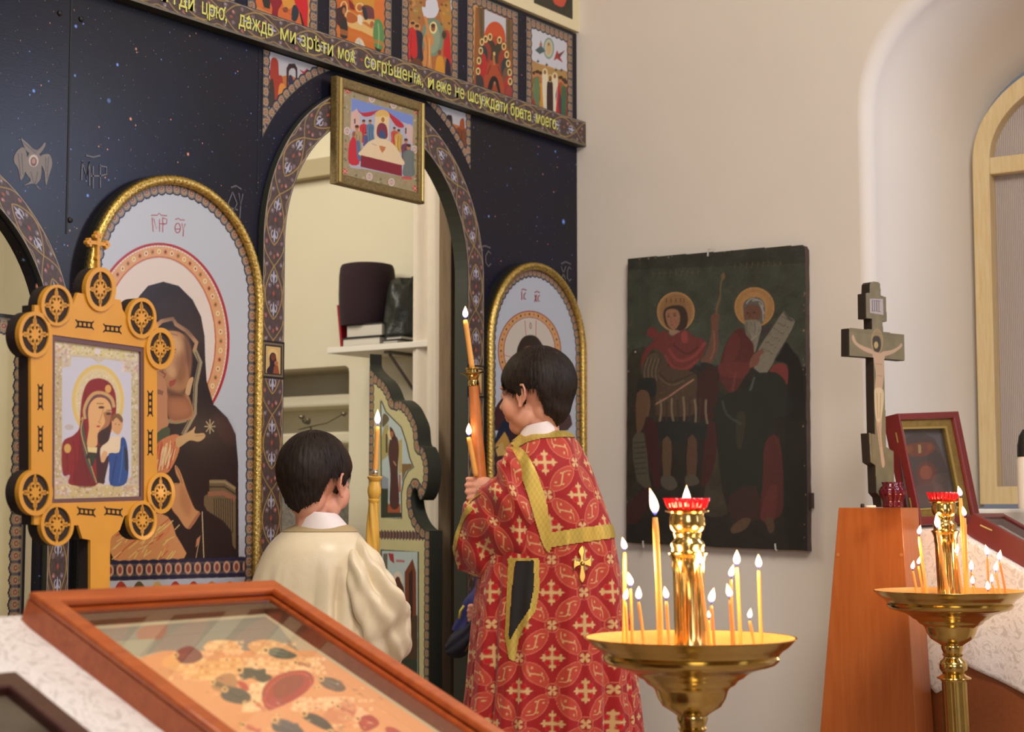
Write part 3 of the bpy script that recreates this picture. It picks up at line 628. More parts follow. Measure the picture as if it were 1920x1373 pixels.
def f2(c):   # nativity-like scene
    c.poly([(1080, -20), (1670, -20), (1660, 740), (1080, 600)], (206, 112, 40)); c.poly([(1270, -20), (1560, -20), (1540, 180), (1380, 60), (1290, 60)], (206, 146, 54), sm=3)
    c.poly([(1100, -20), (1260, -20), (1290, 60), (1250, 150), (1110, 130)], (196, 100, 42), sm=3); c.poly([(1230, -20), (1300, 60), (1310, 130), (1250, 100)], (130, 44, 38))
    c.poly([(1210, 120), (1350, 190), (1550, 250), (1550, 440), (1400, 380), (1210, 300)], (222, 180, 110), sm=3); c.poly([(1230, 140), (1330, 190), (1340, 250), (1280, 280), (1210, 250)], (180, 96, 44), sm=3)
    c.ring(1180, 95, 38, 76, 12, (232, 206, 140)); c.poly([(1090, 270), (1085, 120), (1130, 90), (1190, 60), (1210, 130), (1180, 190), (1210, 230), (1220, 450), (1140, 440), (1130, 330)], (66, 40, 36), sm=4); c.ell(1180, 130, 20, 40, (176, 110, 66)); c.poly([(1140, 440), (1150, 280), (1190, 210), (1222, 290), (1220, 455)], (48, 44, 44), sm=3)
    c.ring(1370, 90, 44, 50, 12, (232, 206, 140)); c.ell(1370, 100, 26, 32, (160, 96, 62)); c.poly([(1390, 90), (1440, 60), (1530, 100), (1545, 210), (1520, 230), (1440, 220), (1410, 150)], (108, 62, 64), sm=4); c.poly([(1400, 90), (1440, 100), (1465, 220), (1430, 235), (1405, 160)], (44, 52, 56), sm=4)
    c.poly([(1350, 180), (1400, 200), (1395, 300), (1350, 270)], (226, 214, 190), sm=4); c.poly([(1390, 270), (1440, 260), (1540, 340), (1500, 340)], (196, 120, 54))
    c.poly([(1560, -20), (1670, -20), (1660, 280), (1560, 230), (1540, 120)], (214, 118, 54), sm=3); c.poly([(1550, 560), (1530, 420), (1545, 260), (1600, 230), (1650, 320), (1660, 520), (1620, 610)], (92, 140, 82), sm=4); c.line([(1590, 280), (1600, 420), (1590, 580)], 16, (150, 186, 120), .8, sm=4); c.poly([(1545, 560), (1580, 580), (1630, 600), (1610, 630), (1560, 600)], (34, 34, 34)); c.ell(1515, 290, 24, 36, (180, 96, 60))
    c.poly([(1310, 530), (1330, 470), (1370, 450), (1420, 520), (1430, 610), (1330, 580)], (222, 206, 176), sm=4); c.line([(1330, 500), (1360, 480), (1380, 560)], 8, (170, 160, 140)); c.poly([(1090, 330), (1540, 470), (1660, 500), (1660, 560), (1500, 500), (1090, 400)], (206, 120, 60), .5)
feast(-1.292, f2, 2, view=mp(Zb))
def f1(c):
    c.poly([(100, -20), (745, -20), (745, 380), (100, 230)], (214, 108, 52)); c.poly([(195, -10), (300, -10), (290, 110), (220, 90)], (44, 46, 36)); c.poly([(290, -20), (440, -20), (430, 60), (390, 130), (380, 250), (310, 220), (320, 100)], (140, 30, 44), sm=3)
    c.poly([(440, -20), (600, -20), (610, 60), (560, 90), (470, 120), (450, 50)], (216, 150, 60), sm=3); c.poly([(590, -20), (740, -20), (735, 330), (700, 300), (640, 140), (600, 60)], (204, 34, 40), sm=3); c.ell(478, 118, 34, 34, (126, 70, 50))
    c.poly([(560, 90), (600, 60), (640, 150), (605, 255), (550, 230)], (40, 52, 62), sm=3); c.poly([(640, 130), (665, 160), (710, 330), (680, 320)], (50, 24, 28)); c.poly([(100, 60), (190, 100), (310, 160), (310, 200), (100, 130)], (206, 130, 66)); c.poly([(380, 230), (450, 260), (440, 280), (370, 250)], (60, 32, 30))
    for p in ([(190, 90), (290, 140)], [(430, 100), (540, 130)], [(500, 140), (560, 200)]): c.line(p, 7, (170, 80, 40))
feast(-1.62, f1, 1, view=mp(Zb))
def f0(c): c.poly([(-400, -40), (60, -40), (60, 200), (-400, 60)], (206, 110, 60))
feast(-1.948, f0, 0, view=mp(Zb))

# ---- spandrel icons beside the gate arch
def spandrel(x0, x1, sgn, draw, fm):
    c = Canvas(min(x0, x1), max(x0, x1), 2.29, 2.592, .0017, (188, 188, 192), fm); c.mottle(.05, .02, 3); draw(c)
    R2 = np.hypot(c.U-GX, c.V-GZ); d1 = np.abs(c.U-x0); d2 = R2-.565
    d = np.minimum(d1, d2); al = np.where(d1 < d2, c.V, np.arctan2(c.V-GZ, c.U-GX)*.57); scal_border(c, d, al, .026)
    c.C[d < .002] = lin((60, 52, 50))
    mask = (R2 > .565) & (d1 >= 0)
    P = np.stack([c.U, np.full(c.U.shape, -.0012), c.V], -1); return gmesh('spandrel_icon', P, c.C, M['print'], ICO, mask=mask[:-1, :-1])
def s1(c):
    c.poly([(220, 950), (330, 940), (520, 900), (640, 950), (620, 1280), (220, 1280)], (190, 110, 50)); c.poly([(290, 1000), (300, 740), (340, 690), (390, 740), (400, 900), (440, 930), (460, 1280), (300, 1280)], (164, 54, 34), sm=3)
    c.poly([(490, 1060), (490, 820), (520, 765), (590, 765), (620, 820), (622, 1060), (600, 1060), (600, 850), (580, 820), (545, 820), (520, 850), (505, 1060)], (56, 24, 22)); c.poly([(520, 1060), (515, 930), (545, 900), (570, 960), (570, 1060)], (44, 44, 70), sm=3)
    c.poly([(390, 1240), (400, 1040), (440, 1000), (480, 1060), (470, 1240)], (216, 140, 60), sm=3); c.poly([(480, 1100), (560, 1050), (580, 1060), (500, 1160)], (150, 50, 44)); c.poly([(280, 1280), (290, 1000), (330, 960), (350, 1280)], (60, 50, 40), sm=3); c.poly([(640, 830), (700, 860), (740, 820), (760, 870), (820, 890), (770, 910), (745, 950), (700, 900)], (182, 44, 48))
spandrel(-1.558, -1.20, -1, s1, mp(Zb))
def s2(c):
    c.poly([(330, 1090), (400, 1060), (520, 1100), (540, 1400), (350, 1400)], (180, 110, 56)); c.poly([(340, 1140), (338, 1020), (360, 985), (395, 990), (402, 1030), (402, 1150), (390, 1150), (388, 1040), (355, 1030), (352, 1140)], (50, 26, 26)); c.poly([(355, 1160), (365, 1070), (395, 1100), (395, 1180)], (60, 34, 50), sm=3)
    c.poly([(400, 1300), (400, 1150), (440, 1100), (510, 1110), (510, 1350), (440, 1400)], (124, 66, 34), sm=3); c.poly([(465, 1100), (470, 1030), (500, 1020), (505, 1110)], (160, 80, 44), sm=3); c.poly([(205, 970), (250, 985), (265, 950), (285, 985), (318, 995), (285, 1010), (270, 1040), (250, 1005)], (64, 116, 150))
    for x in (420, 450, 480): c.line([(x, 1130), (x, 1330)], 8, (84, 44, 28), .8)
spandrel(-.615, -.93, 1, s2, mp(Zc))

# ---- large arched icons in gilded rope frames
def rope_frame(parent, x, z, r, zb, y):
    P = [(x-r, y, v) for v in np.linspace(zb, z, 90)]+[(x-r*math.cos(a), y, z+r*math.sin(a)) for a in np.linspace(0, math.pi, 120)[1:-1]]+[(x+r, y, v) for v in np.linspace(z, zb, 90)]
    P = np.array(P); seg = np.linalg.norm(np.diff(P, axis=0), axis=1); L = np.concatenate([[0], np.cumsum(seg)]); q = np.linspace(0, L[-1], 900)
    P = np.stack([np.interp(q, L, P[:, i]) for i in range(3)], 1)
    mb = MB(); mb.tube(P, .0125, 14, twist=lambda t, l: 1+.07*math.cos(4*t+l*2*math.pi/.013)+.04*math.cos(9*t-l*700)); return mb.build('rope_moulding', M['goldrope'], parent, smooth=True)
def arched_icon(name, label, x, z, r, zb, draw, fm, group=None, step=.0019, extra=None):
    t = thing(name, label, 'icon', (x, -.01, zb))
    plate('backing_board', archpts(x, z, r+.012, zb), [], .022, PL(-.022), M['black'], t)
    c = Canvas(x-r, x+r, zb, z+r, step, (188, 194, 204), fm); draw(c)
    R2 = np.where(c.V > z, r-np.hypot(c.U-x, c.V-z), r-np.abs(c.U-x)); al = np.where(c.V > z, np.arctan2(c.V-z, c.U-x)*r+.5, c.V)
    scal_border(c, R2-.006, al, .031)
    if extra: extra(c)
    P = np.stack([c.U, np.full(c.U.shape, -.024), c.V], -1); gmesh('painted_panel', P, c.C, M['glossprint'], t, mask=(R2 > .0)[:-1, :-1])
    rope_frame(t, x, z, r-.002, zb, -.030); return t
def theo(c):
    k3 = lambda x, y: (x/3.814, 400+y/3.814); k6 = lambda x, y: (270+x/2.5905, 560+y/2.5905)
    def Pz(pts, f): return [f(*p) for p in pts]
    # halo
    cx, cy, rx, ry = 296, 640, 130, 182
    for dr, w_, cc in ((0, 5, (170, 36, 44)), (-4, 3, (214, 196, 180)), (-14, 19, (214, 160, 112)), (-24, 3, (196, 110, 70))): c.ring(cx, cy, rx+dr, ry+dr, w_, cc, n=90)
    for k in range(60):
        a = 2*math.pi*k/60; c.ell(cx+(rx-14)*math.cos(a), cy+(ry-14)*math.sin(a), 3.6, 4.8, (230, 214, 176) if k % 2 else (206, 120, 76)); c.ell(cx+(rx-14)*math.cos(a), cy+(ry-14)*math.sin(a), 1.8, 2.6, [(60, 110, 70), (206, 150, 50), (70, 50, 60), (176, 70, 40)][k % 4])
    for k in range(150):
        a = 2*math.pi*k/150; c.ell(cx+(rx-4)*math.cos(a), cy+(ry-4)*math.sin(a), 1.0, 1.4, (236, 226, 214))
    c.ell(cx, cy, rx-25, ry-26, (222, 208, 198))
    for pts in ([(283, 408), (285, 435)], [(286, 410), (291, 430), (297, 410), (297, 435)], [(303, 408), (303, 436)], [(297, 420), (308, 420)], [(303, 409), (311, 412), (310, 420), (303, 421)], [(281, 404), (293, 404), (296, 400), (300, 404), (311, 405)]): c.line(pts, 1.8, (160, 50, 56))
    c.ring(331, 428, 5, 9, 1.8, (160, 50, 56))
    for pts in ([(326, 430), (336, 430)], [(339, 419), (341, 432), (345, 420)], [(342, 431), (341, 444)], [(326, 412), (333, 410), (336, 413), (344, 413)]): c.line(pts, 1.8, (160, 50, 56))
    drk = (38, 26, 28)
    c.poly(Pz([(960, 640), (990, 590), (1050, 520), (1160, 490), (1270, 520), (1370, 620), (1430, 740), (1455, 880), (1460, 1050), (1470, 1200), (1520, 1373)], k3)+Pz([(340, 520), (400, 580), (440, 660), (452, 800), (455, 1290), (-300, 1290), (-300, 900), (-260, 720), (-170, 580), (-100, 430), (-80, 250), (-60, 90)], k6), drk)
    c.poly(Pz([(0, 900), (30, 1100), (160, 1200), (185, 1270), (-120, 1270), (-120, 700)], k6), drk)
    # veil edge
    ve = (186, 140, 104)
    c.line(Pz([(40, 150), (80, 110), (135, 98), (150, 125), (205, 160), (250, 215), (240, 250), (268, 310), (245, 420), (240, 560), (185, 660)], k6), 7.5, ve); c.line(Pz([(240, 250), (268, 310), (245, 420), (240, 560), (185, 660)], k6), 8, (160, 144, 112)); c.line(Pz([(245, 260), (262, 310), (240, 420), (234, 560), (182, 655)], k6), 2, (90, 80, 64))
    c.line(Pz([(90, 590), (150, 600), (200, 590)], k6), 7, (150, 138, 104), sm=4)
    # faces
    sk = (176, 124, 84); sk2 = (206, 162, 118)
    c.poly(Pz([(60, 200), (100, 160), (170, 165), (210, 210), (225, 280), (215, 400), (190, 450), (215, 480), (235, 570), (190, 595), (120, 590), (100, 470), (60, 440)], k6), sk, sm=4)
    c.poly(Pz([(80, 230), (120, 190), (160, 210), (175, 300), (150, 380), (100, 350)], k6), sk2, .5, sm=4); c.poly(Pz([(115, 470), (200, 480), (225, 570), (120, 585)], k6), (140, 84, 58), .8, sm=4)
    c.poly(Pz([(190, 160), (225, 230), (230, 330), (215, 400), (205, 300)], k6), (110, 70, 52), .6, sm=4)
    f_ = lambda P: Pz(P, k6)
    c.soft(f_([(90, 175), (150, 175), (190, 220), (160, 260), (100, 240)]), (214, 174, 128), .6, .006); c.soft(f_([(150, 290), (190, 270), (205, 350), (180, 410), (150, 400)]), (128, 80, 56), .65, .006); c.soft(f_([(110, 330), (140, 330), (150, 370), (120, 380)]), (212, 166, 120), .6, .005)
    c.soft(f_([(95, 430), (160, 455), (200, 440), (190, 475), (110, 475)]), (70, 44, 36), .8, .004); c.soft(f_([(120, 490), (200, 500), (215, 560), (130, 570)]), (186, 122, 84), .6, .006); c.soft(f_([(180, 180), (215, 220), (222, 300), (205, 330), (190, 260)]), (96, 60, 46), .6, .005)
    c.line(f_([(100, 180), (125, 172), (160, 180)]), 2.0, (86, 56, 44), .6, sm=4); c.line(f_([(88, 250), (120, 240), (150, 250)]), 2.4, (64, 42, 36), .9, sm=4); c.line(f_([(92, 262), (120, 256), (148, 264)]), 1.6, (90, 56, 44), .9, sm=4); c.line(f_([(84, 280), (82, 330), (88, 362), (100, 368)]), 2, (120, 74, 54), .9, sm=4); c.line(f_([(118, 404), (135, 400), (150, 394)]), 1.4, (96, 44, 40), 1)
    c.poly(Pz([(118, 405), (150, 395), (140, 420), (120, 430)], k6), (160, 66, 58), .9, sm=3); c.line(Pz([(70, 350), (100, 370), (90, 385)], k6), 2, (110, 60, 44)); c.line(Pz([(60, 320), (95, 330)], k6), 2.2, (70, 44, 36))
    c.poly(Pz([(40, 390), (80, 380), (105, 430), (108, 560), (110, 620), (40, 640)], k6), (190, 134, 96), sm=4); c.poly(Pz([(60, 440), (90, 450), (85, 470), (60, 465)], k6), (110, 70, 54), .7)
    c.poly(Pz([(195, 460), (200, 430), (215, 390), (235, 385), (225, 430), (215, 470)], k6), (206, 164, 120), sm=3)
    # child
    c.poly(Pz([(50, 660), (110, 620), (120, 660), (70, 720), (50, 715)], k6), (74, 84, 60), sm=2)
    c.poly(Pz([(50, 720), (110, 670), (165, 665), (165, 740), (130, 820), (100, 850), (50, 840)], k6), (206, 130, 84), sm=3)
    R = random.Random(2)
    for i in range(26): x = R.uniform(55, 150); c.line(Pz([(x, 690+R.uniform(0, 40)), (x-R.uniform(10, 40), 800+R.uniform(-20, 40))], k6), 1.6, R.choice([(184, 64, 44), (232, 206, 150), (184, 64, 44), (240, 220, 170)]), .9)
    c.poly(Pz([(150, 680), (190, 660), (225, 640), (245, 622), (240, 655), (285, 655), (290, 675), (260, 695), (215, 690), (160, 725)], k6), (206, 166, 116), sm=4); c.line(Pz([(245, 668), (285, 665)], k6), 1, (150, 104, 70))
    c.poly(Pz([(-90, 1000), (0, 1030), (110, 1060), (150, 1150), (185, 1270), (-150, 1270), (-150, 1080)], k6), (214, 150, 96), sm=3)
    for i in range(60):
        x = R.uniform(-120, 170); y = R.uniform(1060, 1240); c.line(Pz([(x, y), (x-R.uniform(10, 60), y+R.uniform(20, 50))], k6), 1.8, R.choice([(190, 66, 46), (236, 206, 140), (224, 120, 80), (232, 214, 120)]), .85)
    # mother's hand
    c.poly(Pz([(145, 810), (165, 830), (185, 880), (205, 940), (240, 1020), (265, 1045), (210, 1120), (160, 1060), (130, 1020), (120, 950), (135, 900), (170, 895), (150, 850)], k6), (206, 148, 98), sm=4); c.line(Pz([(265, 1040), (212, 1118)], k6), 5, (170, 110, 80)); c.poly(Pz([(270, 1150), (262, 1190), (245, 1210), (250, 1170)], k6), (196, 130, 96))
    c.line(Pz([(277, 1035), (285, 1260)], k6), 1.6, (214, 190, 150)); c.line(Pz([(262, 1180), (247, 1260)], k6), 1.4, (190, 160, 120))
    c.soft(f_([(170, 900), (200, 940), (225, 1010), (210, 1060), (170, 1000)]), (170, 112, 74), .6, .004); c.line(f_([(148, 815), (166, 850), (180, 900)]), 1.4, (120, 76, 52), .8); c.line(f_([(135, 905), (165, 900)]), 1.2, (120, 76, 52), .7)
    c.soft(f_([(330, 560), (400, 590), (430, 660), (400, 690), (350, 640)]), (92, 58, 50), .5, .008); c.soft(f_([(60, 20), (200, 0), (240, 120), (230, 200), (160, 120), (80, 100)]), (52, 38, 40), .7, .008)
    # cuff and star
    c.poly(Pz([(312, 880), (390, 880), (440, 915), (440, 1220), (425, 1200), (420, 1130), (380, 1080), (300, 1030), (285, 1000), (287, 960), (312, 945)], k6), (112, 94, 66)); c.line(Pz([(312, 890), (385, 890), (438, 925)], k6), 5, (150, 130, 94)); c.line(Pz([(310, 915), (385, 915), (438, 950)], k6), 3, (60, 46, 38)); c.line(Pz([(305, 950), (380, 945), (438, 975)], k6), 9, (150, 100, 74))
    for i in range(9): c.line(Pz([(335+i*11, 970), (337+i*11, 1060+i*10)], k6), 1.4, (44, 34, 30))
    for a in range(4): q = a*math.pi/4; c.line(Pz([(315-27*math.cos(q), 622-36*math.sin(q)), (315+27*math.cos(q), 622+36*math.sin(q))], k6), 2.2, (176, 156, 118))
    c.poly(Pz([(350, 600), (410, 600), (440, 680), (430, 720), (380, 700)], k6), (66, 40, 38), .6, sm=4)
    # lower border of rosettes and second register
    c.poly([(120, 1055), (470, 1046), (470, 1082), (120, 1092)], (92, 84, 84))
    for k in range(20):
        x = 150+k*18.2; y = 1070-.03*(x-205); c.ell(x, y, 6.5, 11, (206, 160, 130)); c.ell(x, y, 3.5, 7, (138, 70, 62)); c.ell(x+9, y, 2.2, 9, (50, 46, 60)); c.ell(x+9, y-15, 10, 4, NAVY); c.ell(x+9, y+15, 10, 4, NAVY)
def theo_extra(c):
    f = c.map; z = f(300, 1083)[1]; rnd = random.Random(8)
    for k, x in enumerate(range(212, 440, 34)): c.poly([(x, 1120), (x+4, 1098), (x+14, 1090), (x+24, 1102), (x+30, 1120)], rnd.choice([(190, 130, 80), (170, 60, 50), (90, 80, 50), (200, 170, 110)]), sm=3)
arched_icon('arched_icon', 'large arched icon of a dark-veiled mother in gilded rope frame behind the portable icon', -1.878, 1.888, .29, 1.02, theo, lambda x, y: tuple(on(1, -.02, x, y)[[0, 2]]), extra=theo_extra)
def chri(c):
    q = lambda x, y: (820+x/4.0375, 460+y/4.0375); Q = lambda P: [q(*p) for p in P]; s = 1/4.0375
    cx, cy = q(690, 800); rx, ry = 236*s, 300*s
    for dr, w_, cc in ((0, 2, (150, 44, 44)), (-5, 9, (206, 156, 100)), (-10.5, 2, (170, 84, 60))): c.ring(cx, cy, rx+dr, ry+dr*1.1, w_, cc, n=90)
    for k in range(40): a = 2*math.pi*k/40; c.ell(cx+(rx-5)*math.cos(a), cy+(ry-5.5)*math.sin(a), 1.4, 2.2, [(60, 50, 40), (190, 90, 50)][k % 2])
    c.ell(cx, cy, rx-11, ry-12, (206, 196, 182))
    for L in ([(655, 570), (664, 690)], [(740, 570), (738, 690)], [(490, 830), (560, 850)], [(885, 830), (830, 850)]): c.line(Q(L), 1.2, (190, 96, 76))
    c.ring(*q(698, 610), 1.6, 5.5, 1.2, (150, 90, 80))
    for L in ([(630, 350), (632, 415)], [(662, 360), (648, 375), (648, 405), (664, 410)], [(628, 340), (645, 332), (668, 342)], [(730, 375), (745, 430)], [(745, 375), (728, 430)], [(768, 378), (754, 392), (754, 420), (768, 425)], [(728, 360), (745, 350), (768, 360)]): c.line(Q(L), 2, (150, 50, 52))
    c.poly(Q([(590, 830), (605, 760), (640, 700), (695, 680), (750, 700), (800, 780), (830, 900), (830, 1100), (640, 1200), (560, 1100)]), (56, 42, 36), sm=4)
    c.ell(*q(690, 900), 20, 34, (150, 100, 70))
    # robes below: dark blue and ochre book
    c.poly(Q([(600, 950), (780, 950), (800, 1060), (940, 1180), (980, 1400), (420, 1400), (450, 1200), (590, 1060)]), (70, 40, 42), sm=4)
    z = lambda x, y: (880+x/6.538, 640+y/6.538); Zp = lambda P: [z(*p) for p in P]
    c.poly(Zp([(250, 1400), (290, 1250), (350, 1080), (440, 950), (700, 900), (1000, 900), (1220, 1400), (1250, 1900), (230, 1900)]), (32, 42, 62), sm=3); c.poly(Zp([(470, 1100), (640, 1100), (640, 1400), (500, 1400)]), (58, 36, 48)); c.poly(Zp([(290, 1290), (420, 1110), (460, 1180), (500, 1290), (430, 1400), (330, 1420)]), (196, 150, 76)); c.poly(Zp([(290, 1290), (400, 1240), (430, 1400), (330, 1400)]), (206, 170, 104)); c.line(Zp([(340, 1290), (300, 1330), (350, 1500)]), 3, (70, 54, 40))
    c.poly(Zp([(240, 1500), (420, 1400), (560, 1500), (560, 1900), (230, 1900)]), (70, 44, 40), sm=3)
arched_icon('arched_icon', 'arched icon with a blank light halo field behind the taller boy, gilded rope frame', -.281, 1.879, .27, 1.25, chri, lambda x, y: tuple(on(1, -.02, x, y)[[0, 2]]))
# ---- printed last-supper icon hanging over the gate
SY = -.045
tS = thing('framed_icon', 'gilt-framed supper scene icon hanging at the top of the gate arch', 'icon', (-1.06, SY, 2.30))
a0 = on(1, SY, 633, 141); a1 = on(1, SY, 797, 381); x0, x1, z1, z0 = a0[0], a1[0], a0[2], a1[2]; z0 = on(1, SY, 626, 342)[2]; fwid = .030
plate('frame', [(x0, z0), (x1, z0), (x1, z1), (x0, z1)], [[(x0+fwid, z0+fwid), (x0+fwid, z1-fwid), (x1-fwid, z1-fwid), (x1-fwid, z0+fwid)]], .028, lambda u, v, q: (u, SY+q, v), M['darkgold'], tS, bevel=.005)
for a, b in ((x0+.006, x0+.017), (x1-.020, x1-.008)): mb = MB(); mb.box((a, SY-.005, z0+.004), (b, SY+.002, z1-.004)); mb.build('gilt_strip', M['goldframe2'], tS, bevel=.003)
k4 = lambda x, y: (620+x/5.279, 130+y/5.279)
c = Canvas(x0+fwid-.002, x1-fwid+.002, z0+fwid-.002, z1-fwid+.002, .0014, (160, 146, 112), lambda x, y: tuple(on(1, SY+.01, *k4(x, y))[[0, 2]])); c.mottle(.1, .008, 1)
R = random.Random(3)
for i in range(90):
    e = R.choice([0, 1, 2, 3]); t = R.random()
    x = [R.uniform(115, 180), R.uniform(820, 875), 140+t*730, 120+t*740][e]; y = [160+t*880, 400+t*780, R.uniform(190, 260)+t*200, R.uniform(1010, 1100)+t*130][e]; c.ell(x, y, R.uniform(6, 14), R.uniform(6, 14), R.choice([(120, 124, 88), (196, 110, 90), (190, 180, 150), (104, 100, 76)]), .8)
for x, y in ((160, 210), (845, 415), (135, 1010), (830, 1180)): c.poly([(x-22, y-30), (x+22, y-20), (x+22, y+30), (x-22, y+20)], (192, 66, 60)); c.line([(x-20, y-20), (x+20, y+20)], 6, (226, 180, 160)); c.line([(x+20, y-20), (x-20, y+20)], 6, (226, 180, 160))
for x, y in ((405, 290), (618, 352), (158, 612), (825, 795), (378, 1062), (597, 1118)): c.ell(x, y, 32, 40, (210, 196, 186)); c.ring(x, y, 16, 22, 6, (180, 120, 110)); c.line([(x, y-26), (x, y+26)], 5, (170, 120, 110))
c.poly([(200, 285), (810, 460), (800, 1080), (180, 960)], (176, 178, 196)); c.poly([(200, 285), (810, 460), (810, 560), (560, 470), (200, 420)], (120, 142, 204))
c.poly([(190, 590), (200, 430), (255, 390), (280, 450), (290, 620)], (214, 176, 164)); c.poly([(720, 620), (740, 560), (780, 540), (810, 590), (800, 760)], (206, 176, 170)); c.poly([(228, 490), (240, 490), (240, 540), (228, 540)], (50, 50, 60)); c.poly([(732, 580), (745, 580), (745, 640), (732, 640)], (50, 50, 60))
c.poly([(250, 385), (300, 430), (400, 420), (520, 400), (600, 450), (710, 540), (710, 580), (640, 560), (560, 450), (470, 410), (400, 460), (330, 470), (290, 440)], (184, 46, 60), sm=3)
c.ell(505, 470, 75, 70, (216, 176, 100)); c.poly([(435, 470), (575, 470), (570, 700), (430, 690)], (222, 196, 160)); c.ell(512, 500, 30, 40, (232, 206, 120)); c.ell(512, 500, 17, 26, (170, 104, 80)); c.poly([(450, 640), (460, 560), (500, 530), (545, 560), (560, 650), (540, 690), (480, 680)], (130, 50, 70), sm=4); c.poly([(470, 640), (500, 600), (540, 650), (530, 690), (480, 680)], (60, 80, 120), sm=3)
cols = [(196, 50, 60), (90, 120, 150), (176, 150, 110), (90, 90, 130), (196, 80, 70), (200, 160, 80), (110, 60, 90), (104, 118, 110)]
for i, (x, y, h) in enumerate(((322, 520, 200), (385, 520, 190), (255, 580, 260), (340, 640, 120), (625, 590, 170), (668, 615, 200), (740, 710, 230), (768, 770, 280))): person_(c, x, y, h, cols[i], False, w_=.4, hs=1.0)
c.poly([(175, 930), (175, 760), (210, 670), (240, 690), (270, 800), (275, 940)], (196, 44, 60), sm=3); c.ell(225, 640, 16, 26, (150, 90, 70)); c.poly([(260, 880), (250, 720), (280, 720), (300, 900)], (84, 112, 150), sm=3); c.poly([(720, 1060), (730, 880), (770, 820), (800, 860), (795, 1070)], (112, 118, 116), sm=3)
c.poly([(295, 860), (310, 790), (370, 720), (470, 685), (570, 710), (640, 770), (690, 860), (700, 950)], (228, 204, 166), sm=4); c.poly([(295, 850), (700, 950), (700, 1060), (290, 965)], (132, 34, 50)); c.poly([(475, 755), (540, 770), (530, 800), (505, 830), (485, 795)], (196, 120, 70)); c.line([(400, 735), (450, 755)], 10, (196, 170, 150))
c.poly([(190, 950), (290, 965), (290, 990), (190, 975)], (176, 174, 186)); c.poly([(700, 1060), (800, 1070), (800, 1095), (700, 1085)], (200, 80, 80))
P = np.stack([c.U, np.full(c.U.shape, SY+.008), c.V], -1); gmesh('painted_panel', P, c.C, M['print'], tS)

# ---- deacon's door at the far left: cream leaf edged with scallops
tD = thing('deacon_door', 'cream side door leaf with scalloped blue border at the left picture edge', 'door', (-2.65, .07, .25))
yD = .065; ld = on(1, yD, 48, 900)[0]; ztop = on(1, yD, 8, 592)[2]
c = Canvas(-3.03, ld, .5, ztop, .0022, (206, 194, 150)); c.mottle(.03, .05, 2)
wave_top = ztop-.03+.018*np.cos((c.U-ld)*2*math.pi/.16)
d = np.minimum(ld-c.U, np.minimum(ztop-c.V, c.U+3.03)); al = np.where(ld-c.U < ztop-c.V, c.V, c.U); scal_border(c, d-.006, al, .036); c.C[d < .006] = lin((50, 46, 56)); c.C[(d > .006) & (d < .009)] = lin((120, 110, 90))
P = np.stack([c.U, np.full(c.U.shape, yD-.002), c.V], -1); gmesh('painted_face', P, c.C, M['print'], tD)
mb = MB(); mb.box((-3.035, yD, .26), (ld+.004, yD+.03, ztop+.004)); mb.build('door_board', M['darkgreen'], tD)
# ------------------------------------------------------------------ beyond the gate
TH = math.radians(111); H0 = np.array([-.655, .11, 0]); LD = np.array([-math.cos(TH), math.sin(TH), 0]); LN = np.array([-math.sin(TH), -math.cos(TH), 0])
def leafmap(x, y): p = onplane(H0, LN, x, y); return float((p-H0)@LD), float(p[2])
zl = lambda x, y: (690+x/3.12, 660+y/3.12)
prof = [(10, 12), (12, 85), (50, 135), (95, 175), (125, 225), (150, 285), (190, 283), (235, 320), (265, 375), (290, 440), (300, 540), (325, 560), (345, 610), (355, 680), (352, 760), (335, 830), (310, 868), (296, 850), (290, 815), (272, 800), (258, 830), (256, 880), (268, 940), (295, 1000), (330, 1038), (362, 1046)]
pr = smc([leafmap(*zl(*p)) for p in prof], 5, False)
s0 = pr[0][0]; s1_ = pr[-1][0]; outl = np.concatenate([pr, [(s1_, .3), (s0, .3)]])
tL = thing('royal_gate_leaf', 'open gate leaf with scrolled dark edge, cream ground and two painted scenes', 'gate', (H0[0], H0[1], .3))
LT = .045
plate('leaf_board', outl, [], LT, lambda u, v, q: tuple(H0+LD*u+np.array([0, 0, v])-LN*(q+.001)), M['darkgreen'], tL)
c = Canvas(min(s1_, outl[:, 0].min()), outl[:, 0].max(), .8, outl[:, 1].max(), .0021, (206, 198, 150), lambda x, y: leafmap(*zl(x, y))); c.mottle(.04, .04, 6)
Q = outl; D = np.full(c.U.shape, 9.); AL = np.zeros(c.U.shape); acc_ = 0
for i in range(len(Q)-1):
    a, b = Q[i], Q[i+1]; d = b-a; L_ = np.hypot(*d)
    if L_ < 1e-6: continue
    t = np.clip(((c.U-a[0])*d[0]+(c.V-a[1])*d[1])/L_**2, 0, 1); dd = np.hypot(c.U-a[0]-t*d[0], c.V-a[1]-t*d[1]); m_ = dd < D; D[m_] = dd[m_]; AL[m_] = acc_+t[m_]*L_; acc_ += L_
d2 = np.abs(c.U-s0); m_ = d2 < D; D[m_] = d2[m_]; AL[m_] = c.V[m_]
zb_ = leafmap(*zl(200, 1060))[1]
